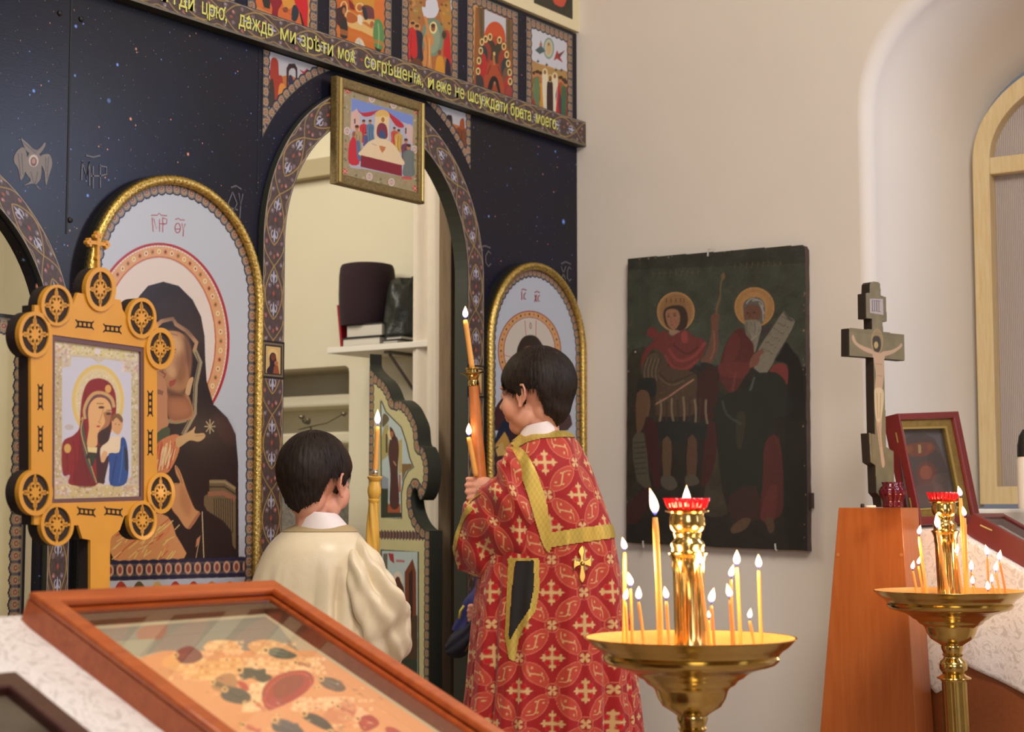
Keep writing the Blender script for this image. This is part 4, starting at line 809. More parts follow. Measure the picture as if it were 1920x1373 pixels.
# scenes
scn = [(75, 278), (85, 300), (105, 350), (150, 395), (195, 440), (225, 530), (245, 620), (268, 676), (235, 700), (210, 750), (196, 830), (198, 975), (80, 970)]
c.poly(scn, (190, 206, 206)); c.line(scn+[scn[0]], 7, (70, 66, 50))
c.poly([(80, 500), (95, 440), (120, 420), (125, 600), (80, 640)], (176, 166, 110)); c.poly([(105, 480), (115, 480), (115, 590), (105, 590)], (70, 60, 44)); c.poly([(85, 380), (100, 360), (125, 390), (110, 420), (85, 440)], (110, 96, 70), sm=3)
c.poly([(180, 520), (200, 510), (200, 700), (180, 720)], (190, 170, 110)); c.poly([(200, 655), (255, 655), (262, 676), (225, 700), (200, 760)], (134, 106, 70)); c.poly([(80, 720), (120, 740), (120, 860), (80, 860)], (150, 156, 170)); c.poly([(80, 800), (118, 800), (118, 970), (80, 970)], (60, 66, 52)); c.poly([(118, 890), (190, 890), (190, 945), (115, 945)], (170, 92, 60)); c.poly([(80, 940), (196, 940), (196, 970), (80, 970)], (60, 64, 50))
c.poly([(135, 500), (170, 500), (182, 570), (175, 700), (182, 900), (130, 900), (132, 720), (120, 600), (124, 540)], (84, 52, 50), sm=4); c.ell(135, 480, 20, 34, (232, 214, 160)); c.poly([(128, 440), (150, 460), (165, 510), (140, 515)], (74, 42, 40), sm=3); c.ell(140, 482, 10, 18, (170, 110, 80)); c.line([(150, 640), (165, 665)], 8, (190, 140, 100)); c.poly([(182, 720), (192, 720), (192, 820), (182, 820)], (176, 90, 60))
c.poly([(78, 1160), (295, 1170), (298, 1420), (298, 2400), (80, 2400)], (190, 206, 206)); c.line([(78, 1160), (295, 1170), (298, 2400)], 8, (70, 70, 54)); c.line([(78, 1160), (80, 2400)], 8, (70, 70, 54))
c.poly([(90, 1180), (115, 1180), (115, 1330), (90, 1330)], (110, 110, 100)); c.poly([(118, 1178), (150, 1180), (155, 1240), (130, 1220)], (170, 60, 66)); c.line([(165, 1222), (215, 1226)], 14, (190, 120, 130))
c.poly([(215, 1290), (262, 1210), (282, 1290), (285, 1700), (220, 1700)], (126, 66, 44)); c.poly([(240, 1300), (262, 1270), (262, 1560), (240, 1560)], (60, 40, 36)); c.ell(175, 1335, 30, 50, (230, 216, 200)); c.ell(175, 1345, 16, 30, (90, 50, 44)); c.poly([(140, 1380), (210, 1380), (225, 1800), (140, 1800)], (96, 60, 44), sm=3); c.poly([(110, 1700), (290, 1680), (290, 2400), (110, 2400)], (60, 66, 54))
c.poly([(235, 1560), (290, 1540), (290, 1800), (235, 1800)], (84, 64, 46))
for yy, w_ in ((0, .03),):
    z_ = leafmap(*zl(200, 1073))[1]; dz = np.abs(c.V-z_); al = c.U; m_ = (dz < .013+.003*np.sin(al*2*math.pi/.02)) & (D > .02)
    st = np.where((np.abs(np.mod(al, .02)-.01) < .006)[..., None], lin((130, 96, 88)), lin((70, 62, 66))); c.C[m_] = st[m_]
scal_border(c, D-.001, AL, .03); m_ = D < .004; c.C[m_] = lin((70, 66, 58))
ins = np.zeros(c.U.shape, bool); x1, y1 = Q[-1]
for x2, y2 in Q:
    if y1 != y2: ins ^= ((y1 > c.V) != (y2 > c.V)) & (c.U < (x2-x1)*(c.V-y1)/(y2-y1)+x1)
    x1, y1 = x2, y2
P = H0+c.U[..., None]*LD+c.V[..., None]*np.array([0, 0, 1.])+LN*.0006
gmesh('painted_face', P, c.C, M['print'], tL, mask=(ins & (D > .001))[:-1, :-1])
# rough wooden post and curtain
a = on(1, .14, 845, 800)[0]; b = on(1, .14, 862, 800)[0]
mb = MB(); mb.box((a, .14, .25), (b+.03, .19, 4.59)); tag(mb.build('wooden_post', M['postwood'], bevel=.003), 'rough brown wooden post standing just behind the right gate jamb', 'post')
A = on(0, .03, 772, 700)[:2]; B = on(0, -.17, 842, 700)[:2]; n = 150; P = np.zeros((40, n, 3))
for i, z in enumerate(np.linspace(.27, 3.3, 40)):
    t = np.linspace(0, 1, n); d = B-A; nn = np.array([-d[1], d[0]]); nn /= np.linalg.norm(nn)
    w_ = .022*np.sin(t*15+1.0)+.012*np.sin(t*37+.6*z)*(.4+t)+.006*np.sin(t*70+z)
    P[i, :, :2] = A+d*t[:, None]+nn*w_[:, None]; P[i, :, 2] = z
cu = gmesh('curtain', P, None, plain('curtain_cloth', (226, 214, 198), .9, var=.03, bump=.1, bscale=400, sheen=.2), smooth=True)
sd = cu.modifiers.new('thickness', 'SOLIDIFY'); sd.thickness = .002
tag(cu, 'white cloth curtain hanging in folds behind the open gate leaf', 'curtain')
# shelf on the altar wall
f0_ = on(0, -.06, 613, 652); f1_ = on(0, -.06, 775, 640); SZ = f0_[2]
tSh = thing('wall_shelf', 'white wall shelf seen through the gate, carrying books, a hat and a bag', 'shelf', (AX, .95, SZ-.02))
mb = MB(); mb.box((-.06, .55, SZ-.022), (AX, f0_[1], SZ)); mb.build('shelf_board', M['white'], tSh, bevel=.002)
mb = MB(); by = on(0, .06, 750, 680)[1]; mb.box((-.02, by-.012, SZ-.032), (AX-.001, by+.012, SZ-.022)); mb.box((AX-.012, by-.012, SZ-.24), (AX-.001, by+.012, SZ-.03)); mb.tube([(-.0, by, SZ-.035), (AX-.01, by, SZ-.2)], .006, 8); mb.build('shelf_bracket', M['brass2'] if False else plain('grey_bracket', (120, 116, 112), .5, metal=.5), tSh)
def shp(x, y, X=0.02): return on(0, X, x, y)
def bookbox(name, xa, xb, ya, yb, X, dX, m, lab, pages=None):
    p0 = shp(xa, yb, X); p1 = shp(xb, ya, X); t = thing(name, lab, 'book', (X+dX/2, (p0[1]+p1[1])/2, p0[2]), 'books on the altar shelf'); y0, y1 = sorted((p0[1], p1[1])); z0, z1 = p0[2], p1[2]
    z0, z1 = min(z0, z1), max(z0, z1)
    return t, y0, y1, z0, z1
def book(xa, xb, z0, h, X, dX, m, lab, parts=True):
    y1 = shp(xa, 640, X)[1]; y0 = shp(xb, 635, X)[1]; t = thing('book', lab, 'book', (X+dX/2, (y0+y1)/2, z0), 'books on the altar shelf')
    c_ = min(.004, h*.2)
    mb = MB(); mb.box((X, y0, z0), (X+dX, y1, z0+c_)); mb.box((X, y0, z0+h-c_), (X+dX, y1, z0+h)); mb.box((X+dX-.004, y0, z0+c_), (X+dX, y1, z0+h-c_)); mb.build('book_cover', m, t)
    mb = MB(); mb.box((X+.004, y0+.004, z0+c_), (X+dX-.004, y1-.004, z0+h-c_)); mb.build('page_block', plain('book_pages', (206, 200, 188), .9, var=.06, scale=90, stretch=(1, 1, 12)), t); return z0+h
blk = plain('black_bookcloth', (34, 32, 34), .6); red = plain('red_folder', (150, 26, 40), .4)
z = book(641, 712, SZ, .034, -.03, .17, blk, 'thick closed book lying flat at the bottom of the shelf stack')
z2 = book(648, 716, z, .050, -.025, .16, blk, 'thick black-covered book lying on top of the flat stack, under the dark hat')
book(716, 745, SZ, .014, -.045, .12, blk, 'thin pale-edged booklet lying beside the book stack')
book(722, 752, SZ+.014, .014, -.04, .12, blk, 'second thin booklet lying on the pale-edged one under the black bag')
p = shp(638, 640, -.02)
mb = MB(); q0 = shp(643, 640, -.02); q1 = shp(636, 572, -.02)
mb.add([(-.02, q0[1]+.012, SZ+.001), (-.02, q0[1]+.002, SZ+.001), (-.02, q1[1]-.0, q1[2]), (-.02, q1[1]+.012, q1[2]), (.1, q0[1]+.012, SZ+.001), (.1, q0[1]+.002, SZ+.001), (.1, q1[1]-.0, q1[2]), (.1, q1[1]+.012, q1[2])], [(0, 1, 2, 3), (4, 7, 6, 5), (0, 4, 5, 1), (1, 5, 6, 2), (2, 6, 7, 3), (3, 7, 4, 0)])
tag(mb.build('folder', red), 'bright red folder leaning upright at the left of the book stack', 'folder')
hy = (shp(645, 600, .06)[1]+shp(735, 600, .06)[1])/2; hr = abs(shp(645, 600, .06)[1]-shp(735, 600, .06)[1])/2; hz = shp(690, 497, .06)[2]; h = hz-z2
mb = MB(); mb.lathe([(hr*.84, 0), (hr*.86, .004), (hr*.9, h*.3), (hr*.91, h*.5), (hr*.9, h*.8), (hr*.87, h*.93), (hr*.82, h*.985), (hr*.7, h), (.0001, h+.002)], (.055, hy, z2), 40, flute=lambda t, zz: 1.0)
tag(mb.build('clergy_hat', plain('dark_maroon_velvet', (40, 17, 27), .9, sheen=.05), smooth=True, auto=50), 'tall dark maroon velvet clergy hat standing on the books', 'hat')
# bag: rumpled
y0 = shp(778, 630, .05)[1]; y1 = shp(727, 630, .05)[1]; zt2 = shp(745, 527, .05)[2]; mb = MB(); P = []; rnd = random.Random(7)
for k in range(15):
    t = k/14; s = (1-.35*t**3); z_ = SZ+.03+(zt2-SZ-.03)*t; P.append([( .06+math.cos(a)*.075*s*(1+.10*math.sin(3*a+5*t)+.05*math.sin(7*a-9*t))*(1 if t < .98 else .2), (y0+y1)/2+.0+math.sin(a)*(y1-y0)/2*s*1.02*(1+.06*math.sin(4*a+7*t)-.03*math.sin(9*a+12*t)), z_+.014*math.sin(3*a)*t) for a in np.linspace(0, 2*math.pi, 40, endpoint=False)])
V = [p for r in P for p in r]; Fc = [(i*40+k, i*40+(k+1) % 40, (i+1)*40+(k+1) % 40, (i+1)*40+k) for i in range(14) for k in range(40)]+[tuple(range(40))[::-1], tuple(14*40+k for k in range(40))]
mb.add(V, Fc); mb.build('bag', plain('black_bag', (42, 44, 40), .45, bump=.8, bscale=14, bdist=.02), smooth=True)
tag(bpy.data.objects['bag'], 'rumpled black bag slumped against the dark maroon hat', 'bag')
# small metal candelabrum and draped table deeper in the altar
Yc = 1.0
tA = thing('altar_table', 'table under a silvery grey brocade cover behind the smaller boy', 'table', (-.35, 1.25, .25))
a = on(1, .95, 480, 900); b = on(1, .95, 655, 870); mb = MB()
P = np.zeros((30, 120, 3)); tt = np.linspace(a[0]-.3, b[0], 120); topz = b[2]
for i, z_ in enumerate(np.linspace(.27, topz, 30)): P[i, :, 0] = tt; P[i, :, 1] = .95+.008*np.sin(tt*60)*(1-i/30); P[i, :, 2] = z_
silver = plain('silver_brocade', (176, 174, 166), .35, c2=(120, 118, 110), scale=60, bump=.6, bscale=90, bdist=.004)
gmesh('front_cover', P, None, silver, tA, smooth=True)
mb.box((a[0]-.3, .955, .27), (b[0], 1.2, topz)); mb.build('table_body', silver, tA, bevel=.006)
tC = thing('candelabrum', 'thin metal candelabrum with small cups standing on the draped altar table', 'candelabrum', (*on(1, 1.05, 585, 860)[:2], topz))
st = plain('dull_metal', (130, 122, 104), .35, metal=.9); q = lambda x, y: on(1, 1.05, x, y)
mb = MB(); mb.tube([tuple(q(585, 880)[:2])+(topz,), q(583, 800)], .004, 8); mb.tube([q(560, 806), q(583, 800), q(612, 794), q(645, 776)], .0025, 6); mb.build('arms', st, tC)
for x, y in ((572, 786), (566, 778), (645, 772)): p = q(x, y+6); mb = MB(); mb.lathe([(.003, -.006), (.011, 0), (.013, .008), (.010, .008), (.0001, .001)], p, 14); mb.build('candle_cup', st, tC, smooth=True)
p = q(577, 790); mb = MB(); mb.lathe([(.0001, -.014), (.010, -.010), (.014, 0), (.010, .010), (.0001, .014)], p, 16); mb.build('finial_ball', st, tC, smooth=True)
# ------------------------------------------------------------------ planes in space
class Plane:
    def __init__(s, p0, ud, n):
        s.p0 = np.array(p0, float); s.n = np.array(n, float)/np.linalg.norm(n); s.u = np.array(ud, float)/np.linalg.norm(ud); s.v = np.cross(s.n, s.u)
    def at(s, u, v, w=0): return tuple(s.p0+s.u*u+s.v*v+s.n*w)
    def px(s, x, y, w=0): p = onplane(s.p0+s.n*w, s.n, x, y)-s.p0; return float(p@s.u), float(p@s.v)
    def strokes(s, name, lines, w_, w0, h, m, parent, mb=None):
        own = mb is None; mb = mb or MB()
        for L in lines:
            P = np.array(L, float); T = np.gradient(P, axis=0); T /= np.linalg.norm(T, axis=1)[:, None]+1e-9; Nn = np.stack([-T[:, 1], T[:, 0]], 1)*w_/2; V = []
            for p, q in zip(P, Nn): V += [s.at(*(p+q), w0), s.at(*(p-q), w0), s.at(*(p-q), w0+h), s.at(*(p+q), w0+h)]
            Fc = [(4*i+k, 4*i+(k+1) % 4, 4*i+4+(k+1) % 4, 4*i+4+k) for i in range(len(P)-1) for k in range(4)]+[(0, 1, 2, 3), (4*len(P)-1, 4*len(P)-2, 4*len(P)-3, 4*len(P)-4)]
            mb.add(V, Fc)
        return mb.build(name, m, parent) if own else mb
    def canvas(s, c, w, name, m, parent, mask=None):
        P = s.p0+c.U[..., None]*s.u+c.V[..., None]*s.v+s.n*w; return gmesh(name, P, c.C, m, parent, mask=mask)
# ------------------------------------------------------------------ portable icon on a pole
az = math.radians(8.8)
KP = Plane(dep(3.15, 180, 790), (math.cos(az), math.sin(az), 0), (math.sin(az), -math.cos(az), 0))
tK = thing('portable_icon', 'portable icon in ochre fretwork frame with roundels and top cross on a pole', 'icon', (KP.p0[0], KP.p0[1], 0))
ochre = plain('ochre_varnished_plywood', (200, 140, 36), .45, var=.05, scale=14, coat=.2); dkb = plain('burnt_cut_edge', (36, 22, 18), .8)
body = [(54, 655), (60, 640), (61, 572), (70, 573), (76, 592), (124, 590), (134, 570), (142, 549), (160, 553), (205, 560), (223, 563), (226, 580), (238, 602), (286, 613), (292, 604), (294, 625), (291, 660), (291, 905), (290, 930), (283, 950), (230, 968), (221, 994), (206, 1006), (203, 1014), (202, 1135), (166, 1135), (166, 1013), (151, 1010), (143, 985), (128, 986), (74, 985), (60, 984), (60, 955), (55, 915)]
icn = [(95, 628), (267, 652), (267, 939), (94, 944)]
Kp = lambda P: [KP.px(*p) for p in P]
plate('frame_back', Kp(body), [], .022, lambda u, v, q: KP.at(u, v, -.002-q), dkb, tK)
plate('frame', Kp(body), [Kp(icn)[::-1]], .006, lambda u, v, q: KP.at(u, v, -.0015+q), ochre, tK)
RND = [(182.7, 543, 28.5, 41.5, 21, 33), (100.4, 573, 29.7, 38.5, 23.6, 33), (59.8, 627.6, 31, 43, 25, 35.5), (260, 597, 27, 38, 22, 31), (295, 654, 26.5, 39, 20, 30), (60.3, 924, 32, 43.5, 25, 34.5), (101, 984, 31, 39.5, 25, 33), (296, 925, 26, 38.5, 19.8, 31), (261.6, 976, 26.5, 36.5, 21, 30)]
def ellp(x, y, rx, ry, n=40): return [KP.px(x+rx*math.cos(a), y+ry*math.sin(a)) for a in np.linspace(0, 2*math.pi, n, endpoint=False)]
for i, (x, y, rx, ry, ix, iy) in enumerate(RND):
    e = plate('roundel', ellp(x, y, rx, ry), [ellp(x, y, ix, iy)[::-1]], .0095, lambda u, v, q: KP.at(u, v, -.001+q), ochre, tK)
    plate('roundel_back', ellp(x, y, rx-.3, ry-.3), [], .021, lambda u, v, q: KP.at(u, v, -.0018-q), dkb, e)
    c0 = np.array(KP.px(x, y)); ax = np.array(KP.px(x+ix, y))-c0; ay = np.array(KP.px(x, y-iy))-c0
    f = lambda a, b: tuple(c0+ax*a+ay*b)
    plate('roundel_dark', ellp(x, y, ix+.2, iy+.2), [], .0005, lambda u, v, q: KP.at(u, v, .0047+q), dkb, e)
    star = [f(r*math.cos(t), r*math.sin(t)) for t, r in [(k*math.pi/8, .40 if k % 4 == 0 else (.26 if k % 2 else .34)) for k in range(16)]]
    plate('fretwork', star, [], .0025, lambda u, v, q: KP.at(u, v, .0050+q), ochre, e)
    mb = MB(); ww = np.linalg.norm(ax)*.13
    L = []
    for k in range(4):
        a = k*math.pi/2; c_, s_ = math.cos(a), math.sin(a); g = lambda r, o: f(r*c_-o*s_, r*s_+o*c_)
        L += [[g(.25, 0), g(1.0, 0)], [g(.5, -.22), g(.5, .22)], [g(.66, -.13), g(.66, .13)], [g(.5, -.2), g(.38, -.34)], [g(.5, .2), g(.38, .34)], [g(.72, -.1), g(.8, 0), g(.72, .1)]]
        a += math.pi/4; c_, s_ = math.cos(a), math.sin(a); h = lambda r, o: f(r*c_-o*s_, r*s_+o*c_)
        L += [[h(.3, 0), h(.58, 0)], [h(.5, -.1), h(.5, .1)]]
    KP.strokes('fretwork', L, ww, .0050, .0022, ochre, e)
# cross finial
cxp = KP.px(182.7, 457)
def kk(x, y): return KP.px(x, y)
e = KP.strokes('finial_cross', [[kk(182.5, 505), kk(182.7, 440)], [kk(168, 454), kk(197, 459)]], .0065, -.005, .008, ochre, tK)
mb = MB()
for x, y, r in ((182.7, 438, 5.0), (182, 484, 5.0), (166.5, 450, 3.8), (163, 454.5, 3.8), (167.5, 459, 3.8), (198.5, 454.5, 3.8), (202, 459.5, 3.8), (198, 464, 3.8), (178, 443, 3.8), (187.5, 443, 3.8), (183, 457, 6)):
    c0 = np.array(KP.px(x, y)); rr = r/1016
    V = [KP.at(c0[0]+rr*math.cos(a), c0[1]+rr*math.sin(a), h_) for h_ in (-.005, .0035) for a in np.linspace(0, 2*math.pi, 14, endpoint=False)]
    mb.add(V, [tuple(range(14)), tuple(range(14, 28))[::-1]]+[(k, (k+1) % 14, 14+(k+1) % 14, 14+k) for k in range(14)])
mb.build('finial_lobes', ochre, e)
# slots cut through the frame
def slot(x, y, w_, h_, vert=False):
    L = []; g = (lambda a, b: KP.px(x+a*w_+b*h_*0, y+b*h_+a*w_*.1)) if not vert else (lambda a, b: KP.px(x+b*h_, y+a*w_))
    for a in (-.36, -.12, .12, .36):
        L += [[g(a-.07, -.3), g(a+.03, 0), g(a-.07, .3)], [g(a+.07, -.3), g(a-.03, 0), g(a+.07, .3)]]
    L += [[g(-.5, -.46), g(-.42, -.28), g(.42, -.28), g(.5, -.46)], [g(-.5, .46), g(-.42, .28), g(.42, .28), g(.5, .46)]]
    KP.strokes('fretwork_slot', L, .0028, .0042, .0008, dkb, tK)
for x, y in ((155, 609), (207, 617), (158, 960), (209, 960)): slot(x, y, 34, 17)
for x, y in ((72, 745), (72, 823), (278, 757), (278, 830)): slot(x, y, 48, 11, True)
# pole to the floor
a = KP.px(166, 1130); b = KP.px(202, 1130)
plate('pole', [a, b, (b[0]-.002, -KP.p0[2]), (a[0]+.002, -KP.p0[2])], [], .022, lambda u, v, q: KP.at(u, v, .004-q), ochre, tK)
mb = MB(); mb.box((-.12, -.12, 0), (.12, .12, .03), M=lambda x, y, z: (KP.p0[0]+(a[0]+b[0])/2+x, KP.p0[1]+y, z)); mb.build('floor_stand', ochre, tK, bevel=.005)
# inner moulding, printed icon
pu = Kp(icn); inn = Kp([(101, 638), (262, 660), (262, 931), (100, 936)])
plate('inner_moulding', pu, [inn[::-1]], .004, lambda u, v, q: KP.at(u, v, -.0015+q), plain('plum_moulding', (92, 60, 64), .4), tK)
k7 = lambda x, y: KP.px(90+x/4.163, 620+y/4.163)
us = [p[0] for p in inn]; vs = [p[1] for p in inn]
c = Canvas(min(us)-.001, max(us)+.001, min(vs)-.001, max(vs)+.001, .0012, (196, 184, 164), k7); c.mottle(.07, .01, 2)
R = random.Random(12)
c.poly([(50, 90), (710, 160), (705, 235), (50, 170)], (206, 196, 144)); c.poly([(50, 1200), (710, 1210), (705, 1310), (50, 1310)], (198, 180, 132)); c.poly([(50, 200), (115, 200), (115, 1150), (50, 1150)], (186, 170, 132)); c.poly([(655, 330), (710, 330), (710, 1150), (655, 1150)], (190, 176, 136))
for i in range(420):
    e_ = R.choice([0, 0, 1, 1, 2, 2, 3, 3]); t = R.random(); x, y = [(R.uniform(55, 110), 200+t*950), (R.uniform(655, 705), 250+t*900), (60+t*640, R.uniform(100, 165)+t*65), (60+t*640, R.uniform(1215, 1300))][e_]
    c.ell(x, y, R.uniform(3, 9), R.uniform(4, 11), R.choice([(214, 206, 210), (150, 132, 104), (220, 210, 190), (176, 150, 140)]), .75)
c.poly([(190, 205), (345, 215), (400, 255), (450, 225), (590, 245), (600, 320), (655, 330), (655, 1150), (600, 1150), (600, 1205), (180, 1205), (180, 1150), (115, 1140), (115, 290), (180, 280)], (196, 198, 216))
for x, y in ((120, 170), (640, 235), (120, 1210), (650, 1215)):
    for i in range(34): c.ell(x+R.uniform(-62, 62), y+R.uniform(-70, 80), R.uniform(5, 14), R.uniform(5, 14), R.choice([(210, 200, 206), (176, 160, 150), (224, 214, 200), (196, 150, 150)]), .8)
c.ell(395, 550, 205, 285, (214, 186, 110)); c.ell(395, 550, 180, 255, (206, 192, 158)); c.ring(395, 550, 170, 240, 8, (222, 200, 130))
for i in range(120): a = R.uniform(0, 6.28); c.ell(395+165*math.cos(a)*R.uniform(.75, 1), 550+230*math.sin(a)*R.uniform(.8, 1), 4, 6, R.choice([(196, 170, 110), (224, 214, 186)]), .8)
mar = (132, 28, 36)
c.poly([(118, 880), (200, 820), (250, 760), (258, 640), (275, 500), (320, 400), (400, 372), (480, 400), (525, 470), (538, 560), (535, 650), (520, 700), (480, 860), (460, 960), (440, 1100), (430, 1205), (180, 1205), (175, 1130), (120, 1120)], mar, sm=4)
c.poly([(258, 760), (300, 730), (300, 900), (340, 1030), (390, 1205), (210, 1205), (240, 1000)], (104, 22, 30), .7, sm=3)
for L in ([(200, 860), (220, 1000), (200, 1190)], [(150, 900), (160, 1100)], [(270, 950), (330, 1190)], [(300, 480), (290, 600), (300, 700)], [(440, 390), (500, 450)]): c.line(L, 7, (92, 18, 28), .8, sm=4)
c.poly([(290, 640), (280, 720), (300, 850), (330, 1000), (375, 1190), (300, 1010), (265, 820), (262, 720)], (70, 82, 70), sm=3); c.line([(262, 700), (280, 680), (265, 800), (330, 1020), (385, 1190)], 7, (196, 160, 100), sm=4)
c.poly([(300, 1000), (380, 1000), (390, 1205), (440, 1205), (490, 980), (460, 900), (330, 900)], (62, 28, 36)); c.poly([(320, 960), (385, 955), (360, 1050), (340, 1060)], (44, 56, 44)); c.poly([(312, 905), (390, 912), (385, 955), (318, 948)], (222, 204, 150))
c.line([(300, 690), (290, 620), (320, 540), (370, 490), (440, 490), (500, 530), (520, 600)], 26, (196, 156, 104), sm=5); c.line([(310, 690), (304, 620), (335, 550), (375, 515), (440, 512), (490, 550), (505, 610)], 10, (76, 84, 90), sm=5)
c.poly([(318, 640), (335, 570), (385, 525), (450, 530), (492, 580), (500, 650), (480, 740), (440, 790), (395, 800), (385, 900), (312, 900), (325, 760)], (216, 170, 116), sm=5); c.poly([(440, 640), (500, 640), (480, 740), (430, 790), (400, 790), (450, 720)], (140, 84, 56), .75, sm=4); c.poly([(400, 800), (470, 750), (500, 720), (480, 860), (450, 905), (400, 880)], (56, 34, 36), sm=4)
c.ell(422, 600, 24, 10, (66, 40, 34)); c.ell(478, 650, 20, 10, (70, 40, 34)); c.line([(385, 570), (440, 570)], 6, (90, 58, 44)); c.line([(460, 620), (500, 625)], 6, (90, 58, 44)); c.line([(440, 610), (415, 690), (400, 715), (420, 722)], 6, (176, 120, 84), sm=4); c.ell(398, 748, 16, 8, (176, 70, 60)); c.ell(475, 455, 24, 32, (212, 160, 90)); c.ell(158, 920, 27, 36, (204, 160, 86))
c.ell(545, 700, 45, 52, (210, 180, 120)); c.poly([(505, 700), (515, 660), (555, 655), (588, 690), (585, 760), (560, 810), (525, 800), (505, 760)], (206, 160, 112), sm=4); c.poly([(500, 690), (520, 655), (560, 650), (590, 690), (580, 720), (540, 680), (510, 710)], (120, 84, 56), sm=3); c.ell(532, 730, 5, 4, (60, 40, 34)); c.ell(560, 735, 5, 4, (60, 40, 34))
c.poly([(470, 870), (500, 830), (570, 830), (600, 860), (590, 950), (480, 970), (440, 1020), (420, 1020), (415, 920)], (222, 204, 176), sm=3); c.poly([(480, 960), (560, 950), (575, 840), (610, 850), (630, 960), (632, 1120), (600, 1205), (490, 1205), (485, 1060)], (34, 74, 142), sm=3); c.line([(540, 980), (520, 1080), (500, 1200)], 10, (24, 52, 110), sm=3); c.line([(590, 900), (580, 1060), (560, 1190)], 8, (60, 104, 170), sm=3); c.poly([(600, 900), (628, 940), (632, 1110), (605, 1080)], (40, 44, 60)); c.poly([(415, 1000), (440, 940), (470, 960), (440, 1030)], (210, 166, 120), sm=3)
c.poly([(400, 1190), (440, 1200), (440, 1215), (370, 1215)], (210, 190, 160)); c.ell(170, 755, 36, 22, (186, 176, 176)); c.ell(392, 160, 24, 30, (214, 206, 206))
us_ = np.array(inn); KP.canvas(c, -.0016, 'printed_icon', painted('matte_print', .5, gain=.82), tK)

# ------------------------------------------------------------------ foreground lectern with glazed icon case
SL = math.radians(24.5); YL = -1.3
a0 = on(1, YL, 57, 1108); b0 = on(1, YL, 515, 1082)
LP = Plane(a0, (1, 0, 0), (0, -math.sin(SL), math.cos(SL)))     # v points up the slope
W1 = b0[0]-a0[0]; L1 = .66; KT = .046
kioswood = wood('orange_brown_wood', (186, 92, 36), (156, 68, 26), rough=.38, stretch=(2, 14, 14), scale=5)
kioswood2 = wood('inner_brown_wood', (150, 86, 56), (128, 66, 42), rough=.45, stretch=(2, 14, 14), scale=5)
tG = thing('icon_case', 'glazed orange-brown wooden icon case lying on the white-covered lectern in front', 'icon case', LP.at(W1/2, -L1/2, -KT))
rim = .030
def rr(x0, y0, x1, y1): return [(x0, y0), (x1, y0), (x1, y1), (x0, y1)]
plate('case_rim', rr(0, -L1, W1, 0), [rr(rim, -L1+rim, W1-rim, -rim)[::-1]], .012, lambda u, v, q: LP.at(u, v, -.012+q), kioswood, tG, bevel=.004)
plate('case_rim_step', rr(.004, -L1+.004, W1-.004, -.004), [rr(rim+.007, -L1+rim+.007, W1-rim-.007, -rim-.007)[::-1]], .006, lambda u, v, q: LP.at(u, v, -.019+q), kioswood, tG, bevel=.002)
plate('case_wall', rr(.003, -L1+.003, W1-.003, -.003), [rr(rim+.002, -L1+rim+.002, W1-rim-.002, -rim-.002)[::-1]], KT-.016, lambda u, v, q: LP.at(u, v, -KT+q), kioswood2, tG)
plate('case_side', rr(0, -L1, W1, 0), [rr(.004, -L1+.004, W1-.004, -.004)[::-1]], KT-.012, lambda u, v, q: LP.at(u, v, -KT+q), kioswood, tG)
k6 = lambda x, y: LP.px(150+x/3.491, 1060+y/3.491, -KT+.004)
c = Canvas(rim, W1-rim, -L1+rim, -rim, .0016, (176, 166, 134), k6); c.mottle(.08, .03, 4); R = random.Random(21)
org = (216, 150, 92)
c.poly([(380, 610), (560, 560), (1420, 560), (1560, 560), (2300, 1000), (2600, 1300), (1200, 1300)], org)
c.poly([(60, 380), (1210, 285), (1430, 560), (540, 560), (380, 600)], (132, 132, 120)); c.poly([(380, 420), (560, 380), (540, 480), (400, 500)], (158, 104, 84), sm=3); c.poly([(200, 500), (500, 480), (420, 600), (300, 580)], (150, 150, 128))
def stairs(P, n, c1, c2):
    c.poly(P, c1, sm=2); x0, x1 = min(p[0] for p in P), max(p[0] for p in P); y0, y1 = min(p[1] for p in P), max(p[1] for p in P)
    for k in range(n):
        y = y0+(y1-y0)*(k+.5)/n
        for j in range(int((x1-x0)/34)): x = x0+20+j*34+R.uniform(-6, 6); c.poly([(x, y-8), (x+26, y-12), (x+28, y+8), (x+2, y+12)], c2 if R.random() < .6 else (208, 130, 76), .55)
stairs([(560, 640), (640, 560), (830, 620), (1040, 600), (1060, 700), (800, 760), (700, 740)], 5, (226, 170, 96), (240, 204, 140))
stairs([(820, 560), (830, 510), (900, 490), (1020, 500), (1060, 560), (1050, 580)], 3, (226, 176, 110), (240, 206, 150)); stairs([(1100, 540), (1130, 500), (1260, 490), (1420, 560), (1400, 600), (1200, 590)], 2, (214, 160, 96), (234, 200, 140))
stairs([(1050, 680), (1100, 620), (1450, 600), (1600, 660), (1500, 720), (1280, 690)], 4, (228, 180, 116), (244, 212, 160)); stairs([(1060, 960), (1120, 780), (1280, 760), (1200, 860), (1200, 940)], 4, (230, 196, 140), (244, 220, 176)); stairs([(1370, 940), (1500, 880), (1740, 860), (1800, 900), (1500, 960)], 3, (232, 186, 130), (244, 214, 170)); stairs([(1600, 860), (1760, 900), (1900, 980), (1920, 1080), (1700, 960)], 4, (232, 180, 130), (244, 210, 160))
c.poly([(620, 590), (650, 550), (720, 530), (790, 570), (800, 610), (740, 640), (660, 640)], (110, 50, 54), sm=4); c.poly([(560, 600), (640, 620), (640, 680), (540, 660)], (224, 166, 90), sm=3)
